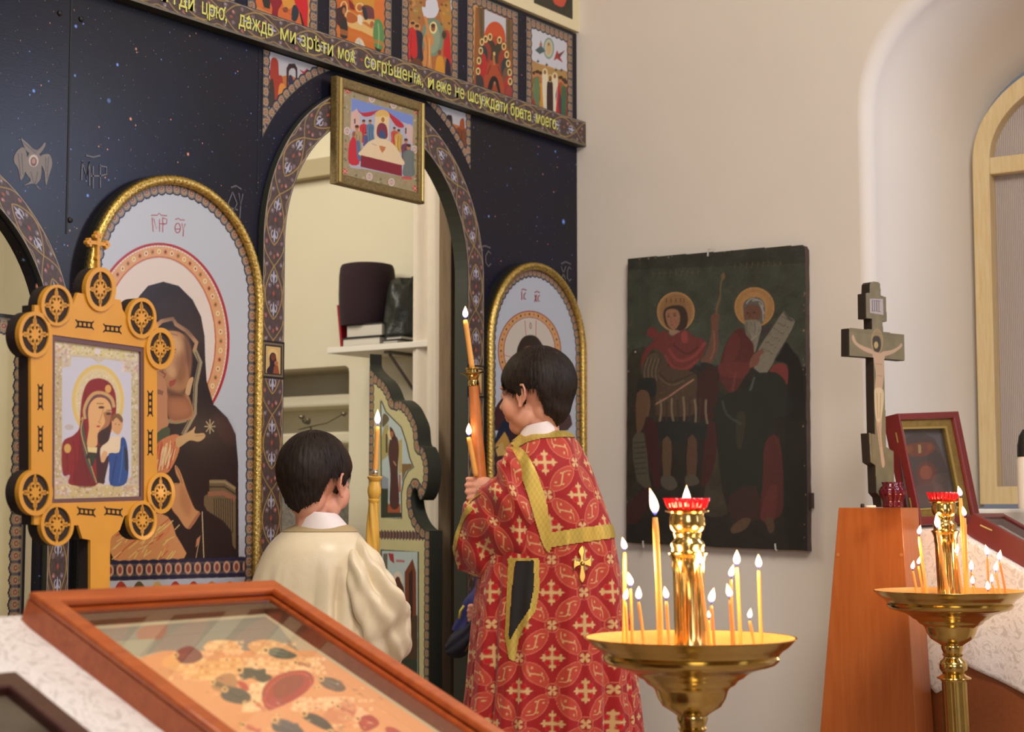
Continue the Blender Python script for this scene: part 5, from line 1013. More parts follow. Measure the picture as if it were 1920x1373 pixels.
c.poly([(1040, 690), (1100, 680), (1180, 700), (1260, 730), (1200, 770), (1120, 740), (1060, 750)], (52, 62, 60), sm=4); c.poly([(1190, 830), (1260, 740), (1400, 690), (1500, 700), (1530, 770), (1440, 860), (1300, 930), (1220, 945)], (164, 40, 40), sm=4); c.poly([(1260, 800), (1340, 730), (1460, 730), (1440, 800), (1300, 880)], (130, 56, 48), .8, sm=4)
for i in range(40): t = i/40*6.28; c.ell(1360+150*math.cos(t), 820+100*math.sin(t)-.35*150*math.cos(t), 5, 5, (226, 120, 90), .7)
c.poly([(860, 800), (900, 730), (1000, 710), (1030, 790), (940, 830)], (170, 120, 74), sm=4); c.poly([(920, 850), (960, 800), (1060, 810), (1120, 860), (1080, 910), (960, 890)], (66, 72, 74), sm=4); c.poly([(1030, 760), (1080, 770), (1110, 820), (1060, 810)], (180, 50, 40), sm=3)
c.poly([(1560, 740), (1660, 740), (1740, 800), (1700, 830), (1600, 800)], (100, 88, 78), sm=4); c.poly([(1450, 990), (1520, 970), (1620, 1020), (1660, 1090), (1560, 1060)], (50, 58, 62), sm=4); c.poly([(1260, 1020), (1340, 1010), (1440, 1060), (1460, 1110), (1280, 1090)], (72, 78, 84), sm=4); c.poly([(1230, 560), (1300, 540), (1420, 590), (1360, 615), (1260, 600)], (74, 84, 76), sm=4); c.poly([(1820, 1010), (1900, 980), (1960, 1040), (1860, 1090)], (164, 44, 40), sm=4); c.poly([(1590, 990), (1700, 900), (1800, 920), (1780, 1010), (1680, 1040)], (196, 120, 80), .7, sm=4)
for x, y, w_, h_, cc in ((1900, 1150, 90, 40, (60, 66, 70)), (2060, 1100, 70, 30, (170, 50, 44)), (1750, 1200, 100, 40, (226, 180, 120)), (2200, 1180, 80, 40, (90, 80, 70)), (1500, 1180, 80, 30, (150, 60, 44))): c.ell(x, y, w_, h_, cc, rot=.5)
def figure(x, y, a, L_, cc):
    q = lambda u, v: (x+u*math.cos(a)-v*math.sin(a), y+(u*math.sin(a)+v*math.cos(a))*.8)
    c.poly([q(0, -L_*.10), q(L_*.3, -L_*.20), q(L_*.7, -L_*.16), q(L_, -L_*.24), q(L_*1.02, L_*.2), q(L_*.6, L_*.14), q(L_*.3, L_*.2), q(0, L_*.1)], cc, sm=4)
    for v, k in ((-.08, 1.5), (.0, .6), (.09, 1.35)): c.line([q(L_*.15, v*L_), q(L_*.55, v*L_*1.3), q(L_*.95, v*L_*1.6)], L_*.04, tuple(min(255, int(t*k)) for t in cc), .7, sm=4, taper=True)
    c.ell(*q(-L_*.10, 0), L_*.16, L_*.15, (232, 190, 112)); c.ell(*q(-L_*.09, 0), L_*.085, L_*.09, (150, 96, 66)); c.ell(*q(-L_*.14, 0), L_*.07, L_*.07, (84, 60, 48), .8)
for f_ in ((880, 770, .5, 110, (96, 84, 60)), (960, 820, .6, 130, (58, 66, 68)), (1060, 690, .15, 150, (52, 62, 60)), (1230, 560, .25, 130, (84, 96, 84)), (640, 590, .2, 110, (116, 54, 52)), (1590, 750, .55, 120, (96, 92, 84)), (1480, 980, .6, 140, (54, 62, 66)), (1290, 1020, .4, 140, (76, 82, 88)), (1700, 930, .5, 110, (190, 112, 74)), (1830, 1010, .5, 110, (166, 52, 46)), (1650, 1100, .5, 140, (92, 70, 60)), (1950, 1120, .5, 140, (64, 72, 78)), (1080, 1050, .5, 110, (190, 90, 60)), (1420, 640, .3, 90, (180, 120, 80)), (2060, 1200, .5, 130, (160, 60, 50)), (1150, 900, .8, 90, (206, 120, 80))): figure(*f_)
for i in range(150):
    x, y = R.uniform(620, 2000), R.uniform(640, 1250)
    if y < 560+(x-1400)*.5 or x < 560+(y-600)*1.1: continue
    L_ = R.uniform(14, 46); c.line([(x, y), (x+L_*.5, y+R.uniform(-6, 10)), (x+L_, y+R.uniform(0, 22))], R.uniform(3, 9), R.choice([(150, 70, 50), (244, 210, 160), (110, 84, 70), (226, 160, 100), (190, 60, 50), (70, 78, 80), (236, 190, 130)]), .75, sm=3, taper=True)
for x, y in ((960, 620), (1150, 650), (1420, 900), (1650, 900), (1560, 800), (1080, 900), (1300, 980), (1750, 1000)):
    c.ell(x, y, 15, 13, (236, 200, 130), .9); c.ell(x+2, y, 8, 8, (140, 84, 56), .9)
fr = np.minimum.reduce([c.U-rim, W1-rim-c.U, -rim-c.V]); m_ = fr < .012; c.C[m_] = lin((186, 176, 140)); m_ = (fr > .045) & (fr < .048); c.C[m_] = c.C[m_]*.8
c.fade(.85, (170, 150, 116), .12); LP.canvas(c, -KT+.004, 'painted_panel', painted('icon_paint', .5, gain=1.45), tG)
def glass_mat(name, tint=(1, 1, 1), refl=1.0, rough=.02):
    m = bpy.data.materials.new(name); m.use_nodes = True; nt = m.node_tree; nt.nodes.clear()
    o = N(nt, 'ShaderNodeOutputMaterial'); t = N(nt, 'ShaderNodeBsdfTransparent'); g = N(nt, 'ShaderNodeBsdfGlossy'); g.inputs['Roughness'].default_value = rough
    fr_ = N(nt, 'ShaderNodeFresnel'); fr_.inputs[0].default_value = 1.5*refl; mx = N(nt, 'ShaderNodeMixShader'); t.inputs[0].default_value = (*tint, 1)
    nt.links.new(fr_.outputs[0], mx.inputs[0]); nt.links.new(t.outputs[0], mx.inputs[1]); nt.links.new(g.outputs[0], mx.inputs[2]); nt.links.new(mx.outputs[0], o.inputs[0]); return m
M['glass'] = glass_mat('clear_glass'); M['glass2'] = glass_mat('hazy_glass', rough=.02, refl=.75)
mesh('glass_pane', [LP.at(rim-.002, -L1+rim, -.0125), LP.at(W1-rim+.002, -L1+rim, -.0125), LP.at(W1-rim+.002, -rim+.002, -.0125), LP.at(rim-.002, -rim+.002, -.0125)], [(0, 1, 2, 3)], M['glass'], tG)
# lectern body and white brocade cover
XL0, XL1 = LP.p0[0]-.62, LP.p0[0]+W1-.03
def LPz(v, w): return LP.at(0, v, w)
mb = MB(); cw = -KT-.012
y_hi, z_hi = LP.at(0, .01, cw)[1:]; y_lo, z_lo = LP.at(0, -L1-.03, cw)[1:]
mb.add([(XL0+.02, y_lo, 0), (XL1-.02, y_lo, 0), (XL1-.02, y_hi-.02, 0), (XL0+.02, y_hi-.02, 0), (XL0+.02, y_lo, z_lo-.004), (XL1-.02, y_lo, z_lo-.004), (XL1-.02, y_hi-.02, z_hi-.014), (XL0+.02, y_hi-.02, z_hi-.014)], [(0, 3, 2, 1), (4, 5, 6, 7), (0, 1, 5, 4), (1, 2, 6, 5), (2, 3, 7, 6), (3, 0, 4, 7)])
tag(mb.build('lectern', wood('dark_lectern_wood', (110, 66, 40), (90, 50, 30))), 'sloping wooden lectern hidden under the white cover at the lower left', 'lectern')
n = 160; m2 = 160; P = np.zeros((n, m2, 3)); us = np.linspace(XL0, XL1, m2)
path = [(y_hi+.012, z_hi-.30), (y_hi+.012, z_hi-.03), (y_hi+.010, z_hi+.006), (y_hi-.008, z_hi+.012-.002)]+[(LPz(v, cw+.010)[1:]) for v in np.linspace(-.02, -L1-.02, 12)]+[(y_lo-.02, z_lo-.02), (y_lo-.022, z_lo-.35)]
path = smc(path, 8, False); q_ = np.linspace(0, len(path)-1, n); yy = np.interp(q_, range(len(path)), path[:, 0]); zz_ = np.interp(q_, range(len(path)), path[:, 1])
P[..., 0] = us[None]; P[..., 1] = yy[:, None]; P[..., 2] = zz_[:, None]
drop = np.clip((z_hi-.1-P[..., 2])/.3, 0, 1); P[..., 1] += .006*np.sin(P[..., 0]*50)*drop*0
P[..., 2] += .0012*np.sin(P[..., 0]*40+P[..., 1]*30)*(P[..., 0] < LP.p0[0]-.01)
def brocade_white():
    m, nt, b = nodes('white_brocade'); v = coord(nt); setin(b, Roughness=.5); b.inputs['Sheen Weight'].default_value = .3
    w1 = N(nt, 'ShaderNodeTexNoise'); setin(w1, Scale=26.0, Detail=2, Distortion=3.5); nt.links.new(v, w1.inputs['Vector'])
    cr = N(nt, 'ShaderNodeValToRGB'); e = cr.color_ramp.elements; e[0].position = .44; e[0].color = (*lin((226, 218, 216)), 1); e[1].position = .60; e[1].color = (*lin((204, 194, 190)), 1)
    x = e.new(.5); x.color = (*lin((236, 230, 226)), 1); x = e.new(.54); x.color = (*lin((206, 196, 194)), 1); x = e.new(.57); x.color = (*lin((234, 226, 222)), 1)
    nt.links.new(w1.outputs[0], cr.inputs[0]); nt.links.new(cr.outputs[0], b.inputs['Base Color'])
    bu = N(nt, 'ShaderNodeBump'); setin(bu, Strength=.35, Distance=.003); nt.links.new(w1.outputs[0], bu.inputs['Height']); nt.links.new(bu.outputs[0], b.inputs['Normal']); return m
M['wbroc'] = brocade_white()
cl = gmesh('lectern_cover', P, None, M['wbroc'], smooth=True); sd = cl.modifiers.new('thickness', 'SOLIDIFY'); sd.thickness = .003; sd.offset = -1
tag(cl, 'white brocade cover draped over the sloping front lectern', 'cloth')
# second, darker framed icon on the cover (lower left corner)
wt = cw+.010+.026
u1, v1 = LP.px(30, 1257, wt); tH = thing('framed_icon', 'dark reddish-brown framed icon on the white cover at the bottom left corner', 'icon', LP.at(u1-.15, v1-.2, cw+.012))
dkr = wood('dark_red_wood', (74, 36, 30), (58, 26, 24), rough=.35, stretch=(2, 14, 14), scale=5)
plate('frame', rr(u1-.36, v1-.42, u1, v1), [rr(u1-.36+.034, v1-.42+.034, u1-.034, v1-.034)[::-1]], .025, lambda u, v, q: LP.at(u, v, wt-.025+q), dkr, tH, bevel=.004)
c = Canvas(u1-.33, u1-.03, v1-.39, v1-.03, .003, (84, 74, 62)); c.mottle(.3, .03, 2); c.ell(u1-.18, v1-.15, .06, .06, (130, 100, 60)); c.ell(u1-.18, v1-.3, .09, .12, (70, 50, 44)); LP.canvas(c, wt-.014, 'painted_panel', M['oil'], tH)
# ------------------------------------------------------------------ floor candle stands
zpx = .000328
BOWL = [(.0235, -.146), (.0265, -.137), (.0255, -.132), (.030, -.128), (.050, -.1155), (.058, -.102), (.0625, -.0885), (.067, -.083), (.074, -.0795), (.0765, -.077), (.081, -.071), (.090, -.067), (.0955, -.062), (.104, -.0565), (.112, -.0535), (.121, -.0508), (.125, -.049), (.134, -.0475), (.144, -.044), (.1495, -.039), (.151, -.034), (.148, -.030), (.1505, -.0285), (.153, -.025), (.158, -.020), (.1655, -.0155), (.1715, -.010), (.176, -.005), (.1815, -.0005), (.181, .001), (.178, .0008), (.171, -.007), (.162, -.013), (.150, -.018), (.04, -.020), (.0001, -.020)]
STEM = [(.0001, -.145), (.023, -.146), (.022, -.150), (.025, -.153), (.0215, -.158), (.023, -.163), (.030, -.169), (.0335, -.178), (.033, -.187), (.029, -.195), (.026, -.199), (.030, -.203), (.0405, -.208), (.041, -.2105), (.033, -.213), (.0315, -.217)]
COL = [(.030, -.019), (.0285, -.014), (.0275, -.006), (.0272, .110), (.0285, .123), (.0275, .128), (.0318, .140), (.0335, .1425), (.0335, .1445), (.028, .147), (.0275, .152), (.0295, .158), (.028, .163), (.0235, .167), (.0225, .172), (.0245, .177), (.024, .180), (.0285, .185), (.0305, .193), (.0305, .203), (.0285, .210), (.0295, .2125), (.0378, .2155), (.038, .2170), (.033, .2178), (.0001, .2165)]
def stand(x, y, z, tilt, name, label, group=None):
    t = thing(name, label, 'candle stand', (x, y, 0), group)
    rt = np.array([RT[0], RT[1]])
    def Mx(a, b, c): k = (c-z)*math.tan(tilt); return (a-rt[0]*k, b-rt[1]*k, c)
    MB().lathe([(.0001, -.146)]+BOWL[:31], (x, y, z), 120, M=Mx, cap=False).build('tray_bowl', M['brass'], t, smooth=True, auto=40)
    MB().lathe(BOWL[30:], (x, y, z), 120, M=Mx, cap=False).build('tray_inside', plain('candlelit_brass', (214, 160, 92), .5, metal=.6, var=.08, scale=30), t, smooth=True, auto=40)  # inside of the brass tray, colour warmed to look candlelit
    MB().lathe(STEM, (x, y, z), 48, M=Mx).build('stem_knop', M['brass'], t, smooth=True, auto=40)
    fl = lambda q, zz: 1-.07*abs(math.sin(q*8)) if -.004 < zz < .115 else 1
    prof = []
    for i, (r, zz) in enumerate(COL):
        prof.append((r, zz))
        if i == 2: prof += [(.0272, .01), (.0272, .09)]
    MB().lathe(prof, (x, y, z), 96, M=Mx, flute=lambda q, zz: 1-.075*abs(math.sin(q*7)) if 0.005 < zz < .115 else 1).build('lamp_column', M['brass'], t, smooth=True, auto=40)
    MB().lathe([(.0295, -.217)]+[(.0300, -.225), (.0300, -.9), (.033, -.93), (.036, -z+.075)], (x, y, z), 96, M=Mx, flute=lambda q, zz: 1-.06*abs(math.sin(q*9)) if zz < -.22 else 1).build('fluted_pole', M['brass2'], t, smooth=True, auto=40)
    MB().lathe([(.0001, .08), (.045, .08), (.05, .07), (.06, .055), (.13, .03), (.15, .02), (.155, 0), (.0001, 0)], (x, y, 0), 64).build('floor_base', M['brass2'], t, smooth=True, auto=40)
    # pleated ruby glass cup
    m = M.get('ruby')
    if m is None:
        m, nt, b = nodes('ruby_glass'); b.inputs['Base Color'].default_value = (.75, .012, .03, 1); setin(b, Roughness=.08, IOR=1.45); b.inputs['Transmission Weight'].default_value = .55
        b.inputs['Coat Weight'].default_value = .4; M['ruby'] = m
    V = []; n = 120
    for r, zz in ((.016, .2172), (.030, .2176), (.033, .222), (.0365, .232), (.0395, .2385), (.036, .2385), (.030, .223), (.0001, .221)):
        for k in range(n): a = 2*math.pi*k/n; rr = r*(1+(.045*math.cos(24*a) if zz > .22 else 0)); V.append(Mx(x+rr*math.cos(a), y+rr*math.sin(a), z+zz))
    mb = MB(); mb.add(V, [(i*n+k, i*n+(k+1) % n, (i+1)*n+(k+1) % n, (i+1)*n+k) for i in range(7) for k in range(n)]); mb.build('ruby_glass_cup', m, t, smooth=True)
    return t, Mx
def flame_mat():
    m = bpy.data.materials.new('candle_flame'); m.use_nodes = True; nt = m.node_tree; nt.nodes.clear()
    o = N(nt, 'ShaderNodeOutputMaterial'); e = N(nt, 'ShaderNodeEmission'); tc = N(nt, 'ShaderNodeTexCoord'); sp = N(nt, 'ShaderNodeSeparateXYZ'); cr = N(nt, 'ShaderNodeValToRGB')
    nt.links.new(tc.outputs['Generated'], sp.inputs[0]); nt.links.new(sp.outputs[2], cr.inputs[0]); el = cr.color_ramp.elements
    el[0].position = 0; el[0].color = (.10, .12, .8, 1); el[1].position = 1; el[1].color = (1, .42, .12, 1)
    for p_, c_ in ((.1, (.3, .25, .8, 1)), (.2, (1, .72, .5, 1)), (.72, (1, .8, .55, 1))): x = el.new(p_); x.color = c_
    st = N(nt, 'ShaderNodeMapRange'); st.inputs['From Min'].default_value = .02; st.inputs['From Max'].default_value = .3; st.inputs['To Min'].default_value = 1.0; st.inputs['To Max'].default_value = 7
    nt.links.new(sp.outputs[2], st.inputs['Value']); nt.links.new(st.outputs[0], e.inputs[1]); nt.links.new(cr.outputs[0], e.inputs[0]); nt.links.new(e.outputs[0], o.inputs[0]); return m
M['flame'] = flame_mat()
wx = plain('honey_beeswax', (236, 172, 88), .45, var=.04, scale=30, sss=.35, spec=.4); M['wax'] = wx; bpy.data.materials['honey_beeswax'].node_tree.nodes['Principled BSDF'].inputs['Subsurface Radius'].default_value = (.01, .005, .002)
M['wax2'] = plain('brown_beeswax', (206, 138, 66), .45, var=.04, scale=30, sss=.3)
def candle(base, top, rad, flame, label, group=None, dark=False, rtop=None, lean=.0, bend=0.0, name='candle'):
    """taper from base to top (world points); flame height in metres"""
    base = np.array(base, float); top = np.array(top, float); t = thing(name, label, 'candle', base, group)
    s = np.linspace(0, 1, 12); P = base[None]*(1-s[:, None])+top[None]*s[:, None]; P += (np.array([RT[0], RT[1], 0])*bend)[None]*np.sin(s*math.pi)[:, None]
    r = np.linspace(rad, rtop or rad*.92, 12)*(1+.03*np.sin(s*9)); r[-1] *= .8
    mb = MB(); mb.tube(P, r, 14); mb.build('wax', M['wax2'] if dark else M['wax'], t, smooth=True)
    wk = top+np.array([RT[0]*lean*.004, RT[1]*lean*.004, .0065]); mb = MB(); mb.tube([top-np.array([0, 0, .004]), top+np.array([0, 0, .002]), wk], .0007, 6); mb.build('wick', M['black'], t)
    fb = top+np.array([0, 0, .0035]); mb = MB(); fr_ = min(.0074, flame*.22)
    pr_ = [(.0001, 0), (.35, .06), (.8, .2), (1, .34), (.92, .5), (.62, .7), (.3, .86), (.1, .96), (.0001, 1)]
    mb.lathe([(a*fr_, b*flame) for a, b in pr_], (0, 0, 0), 16, M=lambda a, b, c: (fb[0]+a+RT[0]*lean*(c/flame)**2*.4*flame, fb[1]+b+RT[1]*lean*(c/flame)**2*.4*flame, fb[2]+c)); mb.build('flame', M['flame'], t, smooth=True)
    return t
def flame_light(p, e, size=.03):
    l = bpy.data.lights.new('candle_glow', 'POINT'); l.energy = e; l.color = (1, .62, .30); l.shadow_soft_size = size
    o = bpy.data.objects.new('candle_glow', l); S.collection.objects.link(o); o.location = p
def put_candles(cx, cy, z, rows, fz, scale, dref, grp):
    fl2 = FW[:2]/np.linalg.norm(FW[:2])
    for bx, tx, ty, wpx, fl, off, dark, lab in rows:
        X0, _ = fz(bx, 0); X1, Y1 = fz(tx, ty); d = dref+off
        c0 = np.array([cx, cy])+fl2*off; pz = z-.0195
        # base on the tray floor along the pixel column, top at its pixel
        b3 = on(2, pz, X0, 0) if False else None
        vx = (X0-CX)/F; k = 0
        pb = CAM+(FW+RT*vx)*1.0; dirh = (FW+RT*vx)[:2]; A = np.array([fl2, ]); tt = (d*np.dot(FW[:2], fl2)+0)/np.dot(dirh, fl2)
        base = np.array([CAM[0]+dirh[0]*tt, CAM[1]+dirh[1]*tt, pz])
        rd = ray(X1, Y1); t2 = tt*np.dot(dirh, fl2)/np.dot(rd[:2], fl2); top = CAM+rd*t2
        rad = wpx/scale/2*(d/dref); candle(base, top, rad, fl/scale, lab, grp, dark, lean=.5*math.sin(bx), bend=.001*math.sin(bx*3), rtop=rad*(.6 if dark == 2 else .95))
S1c = dep(2.924, 1294, 1196); S2c = dep(4.144, 1779, 1108); SZ1 = float(S1c[2]); SZ2 = float(S2c[2])
g1 = 'candles burning on the nearer stand'; g2 = 'candles burning on the farther stand'
_, M1 = stand(S1c[0], S1c[1], SZ1, math.radians(1.0), 'candle_stand', 'tall brass candle stand nearest the camera, in front of the old dark painting')
_, M2 = stand(S2c[0], S2c[1], SZ2, math.radians(2.2), 'candle_stand', 'brass candle stand farther back at the right, in front of the second lectern')
z5 = lambda x, y: (1080+x/2.786, 880+y/2.786)
put_candles(S1c[0], S1c[1], SZ1, [
 (243, 254, 435, 20, 70, .03, 0, 'tall thin candle at the left rim of the nearer stand'),
 (265, 258, 697, 16, 62, -.02, 0, 'short candle in front of the left rim candle, nearer stand'),
 (287, 285, 625, 16, 78, .02, 1, 'brownish candle just right of the left rim candle, nearer stand'),
 (352, 327, 695, 16, 70, -.06, 0, 'short left-leaning candle, nearer stand, left of the thick tallest one'),
 (432, 413, 252, 33, 140, -.04, 0, 'thickest and tallest candle with a long curling flame, nearer stand'),
 (483, 472, 690, 17, 65, -.07, 0, 'short candle between the tallest candle and the brass column, nearer stand'),
 (688, 643, 510, 17, 76, -.09, 0, 'long candle leaning left across the brass column, nearer stand'),
 (712, 707, 712, 16, 80, -.03, 1, 'short candle right beside the brass column, nearer stand'),
 (697, 695, 790, 10, 42, .09, 0, 'very small candle behind the foot of the brass column, nearer stand'),
 (803, 803, 683, 20, 72, -.05, 2, 'brown candle widening downward at right, nearer stand'),
 (812, 810, 577, 15, 70, .06, 1, 'candle half hidden behind the brown widening one, nearer stand'),
 (845, 840, 515, 19, 82, .0, 0, 'tall pale candle with a broad flame right of centre, nearer stand'),
 (918, 907, 793, 16, 54, -.03, 0, 'shortest leaning candle toward the right rim, nearer stand'),
 (952, 955, 530, 19, 76, .02, 0, 'tall straight candle farthest right on the nearer stand')], z5, 2.786*1094, 2.924, g1)
z4_ = lambda x, y: (1500+x/2.902, 900+y/2.902)
put_candles(S2c[0], S2c[1], SZ2, [
 (618, 613, 497, 15, 50, -.03, 0, 'short candle farthest left on the farther stand'),
 (655, 645, 470, 14, 46, .03, 0, 'short candle second from the left, farther stand'),
 (668, 648, 308, 17, 55, .0, 0, 'tall candle left of the column, farther stand'),
 (785, 750, 275, 20, 82, -.09, 0, 'candle leaning left in front of the brass column, farther stand'),
 (878, 873, 100, 23, 60, .01, 0, 'tallest candle rising beside the ruby cup, farther stand'),
 (885, 895, 208, 21, 58, -.03, 0, 'thick candle just right of the tallest, farther stand'),
 (862, 852, 412, 15, 52, -.10, 0, 'thin candle before the right edge of the brass column, farther stand'),
 (930, 932, 502, 13, 58, .03, 1, 'thin candle behind the short one right of centre, farther stand'),
 (936, 940, 577, 13, 48, -.05, 0, 'short candle right of centre, farther stand'),
 (998, 1020, 420, 13, 60, .0, 1, 'tall candle leaning right, farther stand'),
 (1094, 1085, 447, 13, 58, .02, 1, 'tall candle farthest right, farther stand'),
 (1070, 1065, 507, 13, 58, -.02, 0, 'middle-height candle before the farthest right one, farther stand'),
 (1046, 1044, 567, 13, 48, -.04, 0, 'low candle between the two right-hand flames, farther stand'),
 (1024, 1023, 610, 12, 52, -.08, 0, 'lowest candle with flame near the front rim, farther stand')], z4_, 2.902*772, 4.144, g2)
# floating-wick lamps in the ruby cups
def oil_lamp(p, h, lab):
    t = thing('oil_lamp', lab, 'lamp', p, None); mb = MB(); mb.lathe([(.0001, -.003), (.012, -.003), (.012, .001), (.0001, .001)], p, 20); mb.build('wick_float', M['white'], t)
    mb = MB(); fr_ = h*.2; mb.lathe([(a*fr_, b*h+.001) for a, b in [(.0001, 0), (.5, .06), (.9, .2), (1, .34), (.85, .5), (.5, .7), (.22, .86), (.08, .95), (.0001, 1)]], p, 16); mb.build('flame', M['flame'], t, smooth=True)
p = np.array(M1(S1c[0], S1c[1], SZ1+.2235)); oil_lamp(p, .037, 'floating-wick oil lamp burning in the ruby cup of the nearer stand')
flame_light(p+np.array([0, 0, .03]), 1.5)
for dx, dy, z_, e in ((-.11, .05, .10, 2.8), (.10, -.06, .10, 2.8), (-.02, -.10, .10, 1.6), (.02, .11, .12, 1.6)): flame_light((S1c[0]+dx, S1c[1]+dy, SZ1+z_+.03), e)
for dx, dy, z_, e in ((-.09, .05, .10, 1.8), (.06, -.10, .08, 1.8), (.0, -.02, .24, 1.2)): flame_light((S2c[0]+dx, S2c[1]+dy, SZ2+z_+.02), e)
# ------------------------------------------------------------------ old painting on the right wall
WP = Plane((-.034, 0, 0), (0, -1, 0), (-1, 0, 0))
tP = thing('old_painting', 'large dark old painting of two robed standing figures hung on the beige wall', 'painting', (-.02, -.52, 1.24))
zo = lambda x, y: WP.px(1150+x/2.25, 440+y/2.25); zu = lambda x, y: WP.px(1170+x/4.577, 480+y/4.577); zw = lambda x, y: WP.px(1170+x/5.086, 780+y/5.086)
rnd = random.Random(5); cor = [zo(60, 103), zo(790, 45), zo(800, 46), zo(808, 60), zo(818, 1335), zo(470, 1320), zo(54, 1300)]
pts = []
for i in range(len(cor)):
    a = np.array(cor[i]); b = np.array(cor[(i+1) % len(cor)]); k = max(2, int(np.linalg.norm(b-a)/.03))
    for j in range(k): p = a+(b-a)*j/k; pts.append((p[0]+rnd.uniform(-.0008, .0008), p[1]+rnd.uniform(-.0008, .0008)))
plate('panel_board', pts, [], .030, lambda u, v, q: WP.at(u, v, -.031+q), plain('aged_board_edge', (70, 52, 40), .8, var=.3, scale=30), tP)
us = [p[0] for p in pts]; vs = [p[1] for p in pts]
c = Canvas(min(us), max(us), min(vs), max(vs), .0021, (58, 62, 52), zu)
# everything in overall zoom coordinates (zo)
c.map = zo
c.poly([(50, 90), (820, 30), (820, 560), (50, 560)], (60, 66, 54)); c.poly([(50, 540), (820, 560), (820, 1345), (50, 1310)], (40, 36, 32))
c.poly([(50, 90), (820, 30), (820, 120), (50, 150)], (48, 50, 44), .7); c.poly([(330, 380), (500, 380), (480, 540), (330, 540)], (66, 74, 60), .5, sm=4)
c.poly([(50, 540), (200, 520), (200, 900), (100, 1100), (50, 1100)], (52, 48, 36), .9, sm=4); c.poly([(390, 1060), (430, 870), (460, 1080), (480, 1180), (380, 1180)], (66, 58, 44), .8, sm=3)
c.mottle(.25, .03, 3); c.mottle(.12, .008, 4); c.map = zu
R = random.Random(31)
for x0, y0, s_ in ((250, 160, 'a'), (950, 85, 'b')):
    for k in range(9): x = x0+k*48; y = y0-k*3; c.line([(x, y+26), (x+R.uniform(-6, 12), y-26)], 5, (104, 92, 44), .8); c.line([(x, y-10+R.uniform(-8, 8)), (x+24, y+R.uniform(-12, 12))], 4, (104, 92, 44), .7)
# crowned young figure
c.ell(445, 480, 160, 170, (160, 112, 44)); c.ell(445, 480, 138, 148, (146, 100, 42)); c.ring(445, 480, 158, 166, 6, (196, 140, 60))
c.poly([(340, 470), (350, 400), (360, 360), (380, 395), (400, 350), (420, 392), (440, 350), (462, 392), (485, 350), (500, 392), (515, 360), (530, 400), (535, 470)], (140, 96, 40)); 
for x in (365, 405, 445, 485, 515): c.line([(x, 400), (x, 365)], 6, (60, 40, 24), .8)
c.poly([(342, 470), (400, 430), (500, 430), (545, 500), (540, 600), (500, 640), (440, 640), (380, 620), (345, 560)], (58, 38, 28), sm=4); c.poly([(355, 500), (380, 460), (450, 460), (480, 510), (475, 580), (440, 630), (410, 630), (375, 590)], (150, 98, 60), sm=4); c.poly([(400, 560), (450, 530), (460, 580), (430, 620)], (160, 84, 54), .5, sm=3)
c.ell(382, 520, 10, 6, (50, 32, 26)); c.ell(435, 512, 12, 6, (50, 32, 26)); c.line([(375, 500), (392, 500)], 5, (60, 38, 28)); c.line([(420, 494), (450, 494)], 5, (60, 38, 28)); c.line([(405, 520), (402, 560), (412, 568)], 5, (110, 64, 44)); c.line([(400, 592), (425, 592)], 6, (130, 50, 44)); c.poly([(390, 640), (470, 640), (480, 690), (400, 680)], (150, 116, 84), sm=2)
rd = (112, 34, 32); rd2 = (146, 40, 36); rd3 = (78, 26, 28)
c.poly([(200, 680), (215, 620), (270, 620), (300, 660), (360, 640), (400, 690), (480, 650), (540, 640), (600, 690), (700, 730), (690, 830), (640, 900), (560, 980), (470, 1000), (400, 960), (350, 860), (260, 800), (200, 860), (140, 960), (170, 820), (260, 720)], rd, sm=4)
c.poly([(200, 670), (215, 625), (265, 625), (285, 690), (230, 700)], (120, 30, 30), sm=4); c.poly([(495, 660), (540, 650), (545, 740), (500, 740)], rd2, sm=3); c.line([(380, 800), (470, 900), (600, 860), (700, 740)], 26, rd2, .8, sm=5); c.line([(350, 850), (430, 960), (540, 960), (640, 890)], 20, rd2, .7, sm=5); c.line([(420, 760), (540, 840), (640, 780)], 16, rd3, .8, sm=5)
c.poly([(280, 820), (350, 880), (400, 960), (600, 1000), (630, 1100), (640, 1300), (560, 1373), (300, 1373), (260, 1280), (270, 1060), (240, 900)], (78, 58, 40), sm=4)
c.poly([(150, 960), (220, 850), (290, 850), (300, 1000), (280, 1080), (180, 1080)], (84, 68, 50), sm=4)
for i in range(9): x = 160+i*16; c.line([(x+30, 880), (x, 980), (x+6, 1070)], 6, (124, 104, 78) if i % 2 else (50, 38, 32), .8, sm=4)
c.poly([(120, 1080), (170, 1050), (270, 1060), (270, 1200), (200, 1210), (120, 1170)], (34, 38, 36), sm=3); c.poly([(130, 1190), (220, 1200), (210, 1373), (130, 1373)], (112, 78, 46), sm=2)
c.poly([(690, 860), (730, 760), (750, 620), (745, 520), (800, 490), (820, 520), (808, 620), (812, 760), (780, 880), (720, 940), (660, 900)], (110, 66, 48), sm=4); c.line([(770, 640), (775, 800), (740, 890)], 16, (140, 88, 60), .7, sm=4); c.poly([(660, 920), (760, 930), (790, 1000), (680, 1010)], (36, 38, 40), sm=3)
c.poly([(640, 1020), (800, 960), (800, 1373), (640, 1373)], (62, 28, 28), sm=2)
c.line([(790, 500), (800, 420), (825, 350), (830, 250), (855, 160)], 12, (120, 96, 48), .9, sm=4); c.poly([(780, 460), (820, 340), (835, 360), (800, 470)], (110, 90, 44), .8); c.poly([(830, 170), (855, 140), (870, 180), (850, 210)], (110, 90, 46), .9, sm=3)
